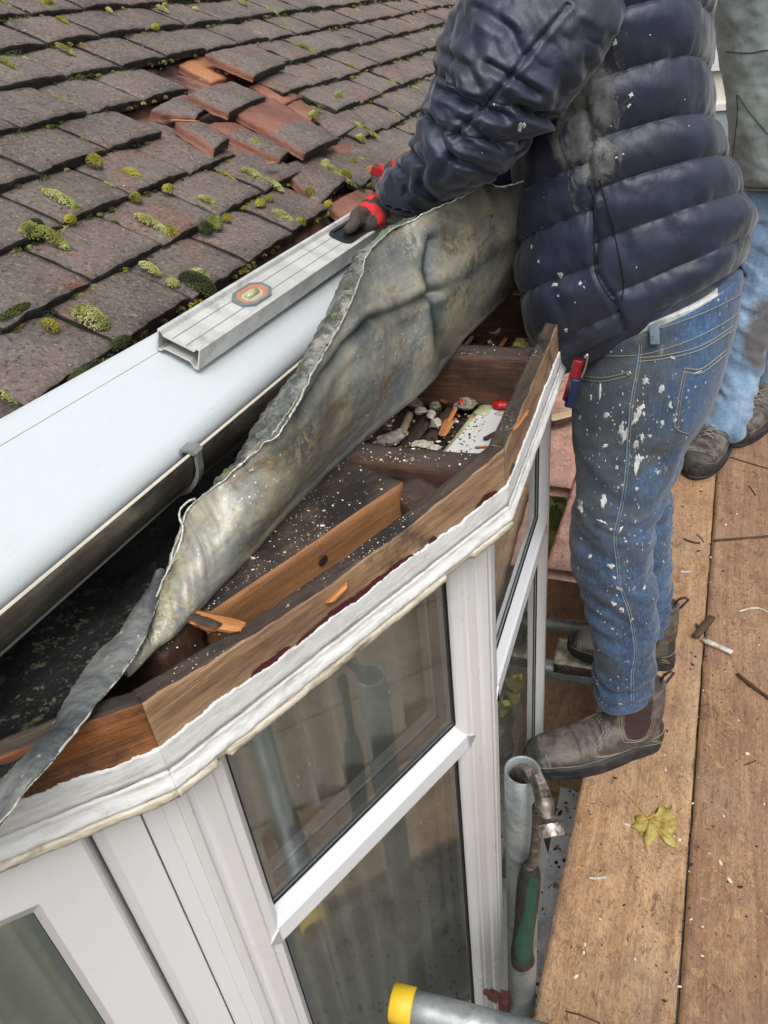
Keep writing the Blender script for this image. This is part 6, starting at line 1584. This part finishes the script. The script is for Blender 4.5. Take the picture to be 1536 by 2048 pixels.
# penknife clipped to the pocket
h1, h2 = S(1158, 735, 1.175), S(1141, 806, 1.165)
dk = (h2-h1).normalized(); X_ = Vector((1, 0, 0)); X_ = (X_-dk*X_.dot(dk)).normalized(); Y_ = dk.cross(X_)
def rr8(a, b, c_=.35): return [(a, b*c_), (a*.7, b), (-a*.7, b), (-a, b*c_), (-a, -b*c_), (-a*.7, -b), (a*.7, -b), (a, -b*c_)]
kn_ = empty('penknife', h1, 'navy and dark red penknife clipped on the jeans pocket', 'penknife')
m = MB(); m.prism(rr8(.0085, .007), h1+dk*.016-Vector((0, .006, 0)), h2+dk*.004-Vector((0, .006, 0)), X_, Y_); o = m.build('handle', M_KBLUE, kn_); bv = o.modifiers.new('b', 'BEVEL'); bv.width = .002; bv.segments = 2
m = MB(); m.prism(rr8(.0085, .0082), h1-dk*.010-X_*.003+Vector((0, .006, 0)), h2-X_*.006+Vector((0, .006, 0)), X_, Y_); o = m.build('side_scale', M_KRED, kn_); bv = o.modifiers.new('b', 'BEVEL'); bv.width = .002; bv.segments = 2
m = MB(); m.tube(catm([h1-dk*.014+X_*.004-Y_*.008, h1-dk*.02+X_*.008-Y_*.01, h1+dk*.002+X_*.009-Y_*.011, h1+dk*.02+X_*.006-Y_*.0095], 12), .0022, 8); m.build('clip', M_WORN, kn_, True)

# ---------------------------------------------------------------- second person
man2 = empty('person', (.35, 2.75, 0), 'person in grey softshell jacket and pale jeans with laced dusty boots', 'person')
def cl(P0, n_, Y): return [(S(*a, Y_), S(*b, Y_), t) for a, b, Y_, t in P0]
def d2(u, th, P): return .007*fnz((P.x*7, P.y*7, P.z*7), 1.2, 4, 4)+.004*(abs(fnz((P.x*16, P.y*16, P.z*20+P.x*10), 1, 9, 3))-.3)
jk = Loft([(S(a[0], a[1], 2.85), S(b[0], b[1], 2.85), t) for a, b, t in (((1474, 368), (1790, 330), .17), ((1468, 345), (1795, 308), .185), ((1460, 290), (1795, 250), .18), ((1448, 190), (1780, 150), .175), ((1438, 100), (1775, 60), .18), ((1425, 20), (1780, -30), .18), ((1418, -60), (1790, -130), .18), ((1450, -130), (1760, -200), .15), ((1540, -190), (1680, -220), .08))], 160, 150, lambda u, th, P: d2(u, th, P)-(.012*math.exp(-((u-.35)/.12)**2)), 2.5)
al = Loft([(S(a[0], a[1], Y_), S(b[0], b[1], Y_), t) for a, b, Y_, t in (((1640, -130), (1790, -120), 2.8, .08), ((1690, 0), (1820, 0), 2.72, .07), ((1710, 120), (1820, 110), 2.66, .062), ((1700, 240), (1800, 230), 2.6, .055), ((1690, 330), (1770, 330), 2.55, .045), ((1690, 370), (1750, 370), 2.53, .035))], 100, 70, d2)
v, f = join([jk, al]); j2 = mesh('jacket', v, f, M_FLEECE, None, man2); j2b = bvh_of(j2); m = MB()
for pts in [[(1452, 103), (1500, 106), (1536, 100), (1600, 96)], [(1474, 190), (1475, 230), (1468, 290), (1465, 312)], [(1476, 190), (1500, 225), (1536, 268)]]: stitch(m, j2b, pts, .0018, .0003, 0, 6)
m.build('seams', Mat('dark grey seam', .8).color('#39403f').m, j2)
jn = [((1478, 360), (1700, 350), 2.84, .12), ((1470, 440), (1640, 440), 2.82, .11), ((1462, 520), (1600, 530), 2.80, .105), ((1448, 600), (1560, 615), 2.76, .095), ((1438, 680), (1535, 695), 2.72, .085), ((1430, 750), (1520, 765), 2.68, .078), ((1420, 800), (1505, 820), 2.64, .072), ((1406, 838), (1488, 868), 2.60, .064), ((1404, 848), (1466, 880), 2.585, .05)]
jn2 = [((1530, 360), (1780, 350), 2.92, .12), ((1520, 500), (1700, 510), 2.92, .105), ((1514, 620), (1640, 630), 2.92, .09), ((1508, 700), (1600, 710), 2.92, .078), ((1500, 760), (1580, 772), 2.92, .068), ((1492, 812), (1566, 824), 2.90, .06), ((1496, 826), (1556, 836), 2.9, .05)]
l1 = Loft([(S(*a, Y_), S(*b, Y_), t) for a, b, Y_, t in jn], 170, 90, lambda u, th, P: d2(u, th, P)*.8+(.004*sin(P.z*150+P.x*30) if False else 0)); l1 = Loft([(S(*a, Y_), S(*b, Y_), t) for a, b, Y_, t in jn], 170, 90, lambda u, th, P: d2(u, th, P)*.8+(.020*(.3-abs(fnz((P.x*5, P.y*5, P.z*15+P.x*9), 1, 4, 3))) if P.z < .75 else 0))
l2 = Loft([(S(*a, Y_), S(*b, Y_), t) for a, b, Y_, t in jn2], 150, 90, lambda u, th, P: d2(u, th, P)*.8+0)
hp = Loft([(S(1480, 330, 2.86), S(1785, 310, 2.86), .15), (S(1474, 400, 2.86), S(1770, 390, 2.86), .165), (S(1475, 480, 2.86), S(1720, 480, 2.86), .15), (S(1500, 540, 2.86), S(1650, 540, 2.86), .09)], 50, 80, d2)
v, f = join([hp, l1, l2]); je2 = mesh('jeans', v, f, M_DENIM2, None, man2); remesh(je2, .007, 2); jb2 = bvh_of(je2); m = MB()
stitch(m, jb2, [(1520, 420), (1502, 500), (1488, 580), (1470, 650), (1455, 720), (1440, 780), (1420, 830)], .0015, .0006, 0, 7); m.build('seams', M_SEAMBL, je2)
boot('boot', Z(1448, 862, 0)+Vector((0, .04, 0)), Z(1392, 962, 0)+Vector((-.012, .0, 0)), parent=man2, mat=M_BOOT2, laced=True, ht=.14, scale_w=1.05)
boot('boot', Z(1536, 822, 0)+Vector((.02, .06, 0)), Z(1456, 902, 0)+Vector((0, .02, 0)), parent=man2, mat=M_BOOT2, laced=True, ht=.14, scale_w=1.05)
hc2 = Vector((.62, 2.86, 1.62)); c_ = S(1610, -190, 2.86)
bm = bmesh.new(); bmesh.ops.create_icosphere(bm, subdivisions=3, radius=1)
hc2 = Vector((c_.x, 2.86, c_.z+.17)); fd2 = Vector((-.5, -.86, 0)).normalized(); sd2 = Vector((.86, -.5, 0))
for v_ in bm.verts:
    c = v_.co; x, y, z = c.x, c.y, c.z; nose = .022*math.exp(-((y/.18)**2+((z+.12)/.25)**2)) if x > 0 else 0; eye = -.010*(math.exp(-(((abs(y)-.36)/.16)**2+((z-.1)/.12)**2))) if x > 0 else 0
    v_.co = hc2+fd2*(x*.1+nose+eye)+sd2*y*.077*(1-.22*max(0, -z)**1.5)+Vector((0, 0, z*.115))
nk = Loft([(hc2+Vector((-.055, 0, -.06)), hc2+Vector((.055, 0, -.06)), .055), (hc2+Vector((-.06, 0, -.2)), hc2+Vector((.06, 0, -.2)), .06), (hc2+Vector((-.12, 0, -.5)), hc2+Vector((.12, 0, -.5)), .1), (hc2+Vector((-.1, 0, -.9)), hc2+Vector((.1, 0, -.9)), .1)], 20, 30)
bb = [bm.verts.new(p) for p in nk.v]; [bm.faces.new([bb[i] for i in f_]) for f_ in nk.f]
me = bpy.data.meshes.new('body'); bm.to_mesh(me); bm.free(); me.materials.append(M_SKIN); [setattr(p, 'use_smooth', True) for p in me.polygons]; bo = bpy.data.objects.new('body', me); COL.objects.link(bo); par(bo, man2)
bm = bmesh.new(); bmesh.ops.create_icosphere(bm, subdivisions=3, radius=1); bmesh.ops.delete(bm, geom=[v_ for v_ in bm.verts if v_.co.z < .1 and v_.co.x > -.1 or v_.co.z < -.5 or (v_.co.x > .45 and v_.co.z < .45)], context='VERTS')
for v_ in bm.verts: c = v_.co.copy(); v_.co = hc2+fd2*c.x*.106+sd2*c.y*.084+Vector((0, 0, c.z*.122))
me = bpy.data.meshes.new('hair'); bm.to_mesh(me); bm.free(); me.materials.append(M_HAIR); [setattr(p, 'use_smooth', True) for p in me.polygons]; ho = bpy.data.objects.new('hair', me); COL.objects.link(ho); par(ho, man2)

# ================================================================== SMALL THINGS
# claw hammer hooked in the tube
YH = .612
hm_ = empty('claw_hammer', S(1075, 1640, YH), 'worn claw hammer with black and green grip hooked in the tube top', 'hammer')
m = MB(); pts = [S(1030, 1585, .668), S(1034, 1556, .660), S(1048, 1546, .645), S(1068, 1552, .628), S(1082, 1578, .618), S(1088, 1606, .612)]
P = catm(pts, 15)
for k, p in enumerate(P):
    a = k/14; d = (P[min(k+1, 14)]-P[max(k-1, 0)]).normalized(); w_ = .0105+.0025*sin(pi*min(1, a*1.2))-.0015*a; t_ = .0025+.0075*a**1.6
    sx = (Vector((.75, -.6, .2))-d*Vector((.75, -.6, .2)).dot(d)).normalized(); sy = d.cross(sx)
    for u, v_ in ((1, .75), (.8, 1), (-.8, 1), (-1, .75), (-1, -.75), (-.8, -1), (.8, -1), (1, -.75)): m.v.append(p+sx*w_*u+sy*t_*v_)
for k in range(14):
    for j in range(8): m.f.append((k*8+j, k*8+(j+1) % 8, (k+1)*8+(j+1) % 8, (k+1)*8+j)); m.m.append(0)
m.f += [tuple(range(8))[::-1], tuple(range(14*8, 15*8))]; m.m += [0, 0]
cl_ = m.build('claw', M_STEEL, hm_, False); bv = cl_.modifiers.new('b', 'BEVEL'); bv.width = .0008; bv.segments = 2; bv.angle_limit = radians(20)
m = MB(); h0 = S(1086, 1596, .612); h1_ = S(1104, 1674, .578); hd_ = (h1_-h0)
rs = [(.0, .0108), (.10, .0125), (.22, .0125), (.34, .0105), (.44, .0092), (.54, .0094), (.60, .0120), (.635, .0158), (.65, .0163)]
m.tube([h0+hd_*a for a, r_ in rs], [r_ for a, r_ in rs], 28, 0, True)
m.tube([h0+hd_*a for a in (.648, .66, .93, .965, .985, .995)], [.0155, .0166, .0168, .0166, .0155, .0140], 32, 1, True)
po = m.build('poll', (M_STEEL, M_WORNF), hm_, True); es = po.modifiers.new('e', 'EDGE_SPLIT'); es.split_angle = radians(40)
m = MB(); sh = catm([S(1078, 1612, .622), S(1074, 1660, .622), S(1068, 1710, .620), S(1062, 1745, .618)], 16); m.tube(sh, [.0098-.0022*sin(pi*k/15) for k in range(16)], 16, 0, True, .8); m.build('shaft', M_STEEL, hm_, True)
gp = catm([S(1061, 1728, .618), S(1058, 1765, .616), S(1053, 1820, .612), S(1047, 1870, .608), S(1044, 1905, .605), S(1048, 1930, .603)], 40)
gr_w = [.0085, .0105, .0125, .0140, .0145, .0148, .0148, .0145, .0140, .0136, .0135, .0136, .0138, .0142, .0146, .0150, .0153, .0156, .0158, .0160]; gw = [gr_w[int(k/40*19)]*(1-frac)+gr_w[int(k/40*19)+1]*frac for k in range(40) for frac in ((k/40*19) % 1,)]
gw = [g*1.22 for g in gw]; gw[-1] = .007; gw[-2] = .013; gw[-3] = .0165
m = MB(); m.tube(gp, gw, 24, 0, True, .85); g_ = m.build('grip', M_GRIPB, hm_, True); gb = bvh_of(g_)
m = MB(); patch(m, gb, [(1061, 1752), (1074, 1756), (1072, 1800), (1066, 1860), (1062, 1915), (1050, 1930), (1034, 1918), (1030, 1885), (1040, 1850), (1050, 1815), (1050, 1780)], .0012, 0, 2)
if m.v: m.build('green_panel', M_GRIPG, g_, True)

# maple leaf
lf = MB(); c = Z(1300, 1655, .0035); 
lp = [(1296, 1635), (1310, 1622), (1322, 1618), (1321, 1609), (1334, 1617), (1345, 1612), (1341, 1624), (1350, 1629), (1345, 1634), (1356, 1640), (1352, 1645), (1360, 1650), (1350, 1655), (1354, 1662), (1344, 1664), (1347, 1675), (1352, 1682), (1357, 1696), (1345, 1694), (1334, 1690), (1328, 1680), (1320, 1674), (1312, 1672), (1310, 1680), (1304, 1686), (1298, 1692), (1294, 1701), (1291, 1690), (1287, 1683), (1290, 1676), (1283, 1672), (1278, 1664), (1270, 1655), (1262, 1654), (1267, 1648), (1272, 1642), (1268, 1634), (1275, 1630), (1284, 1630), (1290, 1634)]
ctr = Z(1305, 1650, .004)
for x, y in lp: p = Z(x, y, .0035+.003*abs(nz((x*.05, y*.05, 0), 3))); lf.v.append(p)
nL_ = len(lp); lf.v.append(Z(1298, 1638, .003)); mids = []
for k, (x, y) in enumerate(lp): mids.append(len(lf.v)); q = Z(1298+(x-1298)*.5, 1640+(y-1640)*.5, .0045+.002*nz((x, y, 0), .2)); lf.v.append(q)
for k in range(nL_): lf.f += [(nL_, mids[k], mids[(k+1) % nL_]), (mids[k], k, (k+1) % nL_, mids[(k+1) % nL_])]; lf.m += [0, 0]
ml_ = Mat('maple leaf', .55); n_ = ml_.noise(45, 6, .7); cc = ml_.ramp(n_, [(.32, '#5f421c'), (.45, '#94803a'), (.58, '#aa9c58'), (.72, '#85803f')]); ml_.color(cc); ml_.bump(n_, .6, .002); ml_.p.inputs['Transmission Weight'].default_value = 0
leaf = lf.build('maple_leaf', ml_.m, None, True); tag(leaf, 'yellow green maple leaf on the light scaffold board', 'leaf'); s_ = leaf.modifiers.new('t', 'SOLIDIFY'); s_.thickness = .0004
m = MB(); m.tube(catm([Z(1245, 1580, .006), Z(1262, 1597, .008), Z(1280, 1617, .007), Z(1298, 1638, .005)], 16), [.0012]*2+[.0008]*14, 6, 0)
for (x, y) in ((1322, 1618), (1350, 1629), (1352, 1648), (1350, 1690), (1294, 1695), (1268, 1654), (1275, 1632)): m.tube([Z(1298, 1638, .0048), Z(1298+(x-1298)*.5, 1638+(y-1638)*.5, .0056), Z(x, y, .0044)], [.0007, .0006, .0003], 5, 0)
m.build('leaf_stalk', Mat('leaf stalk', .6).color('#b08a35').m, leaf, True)
# sticks and offcuts on the boards
GSK = 'sticks lying on the scaffold boards'
def stick(label, pts, r, mat=W_STICK, name='stick', flat=.7, cat='stick', group=GSK):
    m = MB(); P = catm([Z(x, y, r*1.0+.001) for x, y in pts], 14); m.tube([p+Vector((nz(p, 60, 1), nz(p, 60, 2), 0))*.0015 for p in P], [r*(.8+.4*abs(nz(p, 50))) for p in P], 7, 0, True, flat); return tag(m.build(name, mat, None, True), label, cat, group)
stick('long brown stick reaching in from the right edge', [(1428, 1081), (1470, 1078), (1540, 1072)], .0042)
stick('thin stick running diagonally under the second boot', [(1460, 914), (1495, 925), (1540, 938)], .0026)
stick('dark tapering stick near the right edge below the splinters', [(1474, 1347), (1500, 1368), (1545, 1402)], .0052)
stick('short brown stick beside the jeans calf', [(1367, 1078), (1385, 1084), (1400, 1086)], .0036)
stick('thin curl of bark above the short brown stick', [(1393, 1068), (1402, 1076), (1408, 1084)], .0018)
stick('short curved twig right of the boots', [(1497, 971), (1504, 980), (1511, 991)], .0024)
stick('pale curved white strip at the right edge', [(1479, 1223), (1500, 1217), (1520, 1217), (1540, 1226)], .0030, M_RUB, 'paint_strip', .4, 'strip')
stick('short white chip on the light board beside the jeans', [(1362, 1143), (1372, 1144), (1384, 1142)], .0035, M_RUB, 'paint_strip', .4, 'strip')
stick('white paint strip on the board left below the leaf', [(1177, 1756), (1195, 1757), (1213, 1754)], .0032, M_RUB, 'paint_strip', .4, 'strip')
stick('small white chip touching the leaf tip', [(1242, 1646), (1252, 1649), (1260, 1652)], .0028, M_RUB, 'paint_strip', .4, 'strip')
stick('thin dark twig across the bottom of the light board', [(1130, 2022), (1160, 2030), (1200, 2046)], .0014)
stick('thin dark twig right of the leaf across the dark board', [(1488, 1530), (1500, 1526), (1512, 1521)], .0014)
o = rough_beam('wood_splinter', Z(1390, 1272, .018), Z(1425, 1232, .012), .018, .008, (W_STICK, W_STICK), seed=101, rough=.003, ragged=.008); tag(o, 'dark broken wood chunk crossing the board joint', 'splinter')
o = rough_beam('wood_splinter', Z(1392, 1246, .008), Z(1405, 1262, .01), .008, .005, (W_STICK, W_STICK), seed=103, rough=.002, ragged=.005); tag(o, 'small dark chip left of the broken wood chunk', 'splinter')
o = rough_beam('white_offcut', Z(1405, 1276, .012), Z(1466, 1303, .012), .013, .009, (M_RUB, W_SPLINT, W_ORANGE), seed=104, rough=.001, ragged=.004, mi=(0, 0, 2)); tag(o, 'white painted wood offcut with orange broken end on the joint', 'offcut')
# debris past the post: broken timber and rubble beyond the jeans
o = rough_beam('timber_offcut', Z(1098, 836, .05), Z(1150, 822, .05), .05, .03, (W_PALE, W_JOIST), seed=110, rough=.003, ragged=.01); tag(o, 'pale broken timber offcut behind the penknife', 'offcut')
o = rough_beam('timber_offcut', Z(1395, 800, .05), Z(1450, 790, .05), .07, .05, (W_PALE, W_PALE), seed=112, rough=.004, ragged=.01); tag(o, 'pale timber offcut beyond the jeans back pocket', 'offcut')
o = rough_beam('timber_offcut', Z(1380, 850, .02), Z(1425, 842, .02), .05, .02, (W_SPLINT, W_JOIST), seed=113, rough=.003); tag(o, 'tan flat timber piece in front of the laced boots', 'offcut')
# small bits on the boards as one mass
def reg_board(r):
    y = .5+3.2*r.random()**1.4; x = r.uniform(-.1, .55); return Vector((x+.0366*y, y, .0008))
crumbs('paint_flakes', 'white paint flakes scattered over the scaffold boards', reg_board, 260, [MC[0]], .0009, .0030, 21, .35)
crumbs('wood_crumbs', 'dark and tan wood crumbs scattered over the scaffold boards', reg_board, 700, [MC[1], MC[2], MC[2]], .0008, .0028, 22, .45)
def reg_low(r): return Vector((r.uniform(-.15, .3), r.uniform(.35, 1.4), -.499))
crumbs('bark_litter', 'dark bark litter on the speckled lead sheet', reg_low, 420, [MC[2], MC[1]], .0015, .0055, 23, .4)

# ------------------------------------------------------------------ background
def hedge(name, label, c, size, n, seed, mats):
    r = random.Random(seed); m = MB()
    for _ in range(n):
        while True:
            x, y, z = r.uniform(-1, 1), r.uniform(-1, 1), r.uniform(-1, 1)
            if x*x+y*y+z*z < 1 and x*x+y*y+z*z > .35+.3*nz((x, y, z), 2.5, seed): break
        P = Vector((c[0]+x*size[0], c[1]+y*size[1], c[2]+z*size[2])); s_ = r.uniform(.03, .07)*(1+size[0]*.15)
        a = Vector((r.gauss(0, 1), r.gauss(0, 1), r.gauss(0, 1))).normalized(); b_ = a.orthogonal().normalized(); m.add([P-a*s_, P+b_*s_*.5, P+a*s_, P-b_*s_*.5], [(0, 1, 2, 3)], r.randrange(len(mats)))
    e = empty(name, (c[0], c[1], -2.6), label, 'shrub' if 'shrub' in name else 'tree'); m.build('crown', mats, e)
    t = MB(); t.tube([(c[0], c[1], -2.6), (c[0]+.05, c[1], c[2])], [.08, .03], 10); t.build('trunk', W_STICK, e, True); return e
G1 = simple('leaf dark', [(.4, '#26330f'), (.6, '#3d4c1a')], 3); G2 = simple('leaf olive', [(.4, '#4b5520'), (.6, '#6c7230')], 3); G3 = simple('leaf yellow', [(.4, '#7e7a2a'), (.6, '#9c9440')], 3)
hedge('garden_shrub', 'olive green shrub far below the gap beyond the window', (-.2, 4.1, -2.0), (1.3, 1.1, .8), 5000, 1, (G1, G2, G3))
hedge('garden_tree', 'green garden tree beyond the scaffold', (5.5, 14, -.6), (2.4, 2.2, 2.4), 7000, 2, (G1, G2))
# pale houses over the road
def far_house(x0, x1, y, label):
    e = empty('neighbour_house', ((x0+x1)/2, y, -2.6), label, 'house')
    m = MB(); m.box(x0, x1, y, y+6, -2.6, 3.2); m.build('wall', simple('cream render', [(.4, '#c9c3b4'), (.6, '#d8d3c6')], 3), e)
    m = MB(); m.add([(x0-.3, y-.4, 3.1), (x1+.3, y-.4, 3.1), (x1+.3, y+3, 5.4), (x0-.3, y+3, 5.4), (x0-.3, y+6.4, 3.1), (x1+.3, y+6.4, 3.1)], [(0, 1, 2, 3), (3, 2, 5, 4), (0, 3, 4), (1, 5, 2)]); m.build('roof', M_TILEDGE, e)
    n = int((x1-x0)/1.1)
    for k in range(n):
        for zz in (-1.6, .35):
            cx_ = x0+(k+.5)*(x1-x0)/n; fr = MB()
            for (a, b, c_, d_) in ((-.42, -.35, zz, zz+1.6), (.35, .42, zz, zz+1.6), (-.35, .35, zz, zz+.07), (-.35, .35, zz+1.53, zz+1.6), (-.03, .03, zz+.07, zz+1.53), (-.35, .35, zz+1.0, zz+1.06)): fr.box(cx_+a, cx_+b, y-.06, y-.004, c_, d_)
            w_ = fr.build('window', P_FRAME, e); g = MB(); g.box(cx_-.35, cx_+.35, y-.03, y-.01, zz+.07, zz+1.53); g.build('pane', Mat('far glass', .1).color('#8f9aa0').m, w_)
qx = S(1441, 170, 11.0).x; far_house(qx-.62, qx-.62+7.7, 11.0, 'cream rendered house with white windows seen between the two people')
far_house(-9, -2.5, 16.0, 'pale house beyond the tiled roof')
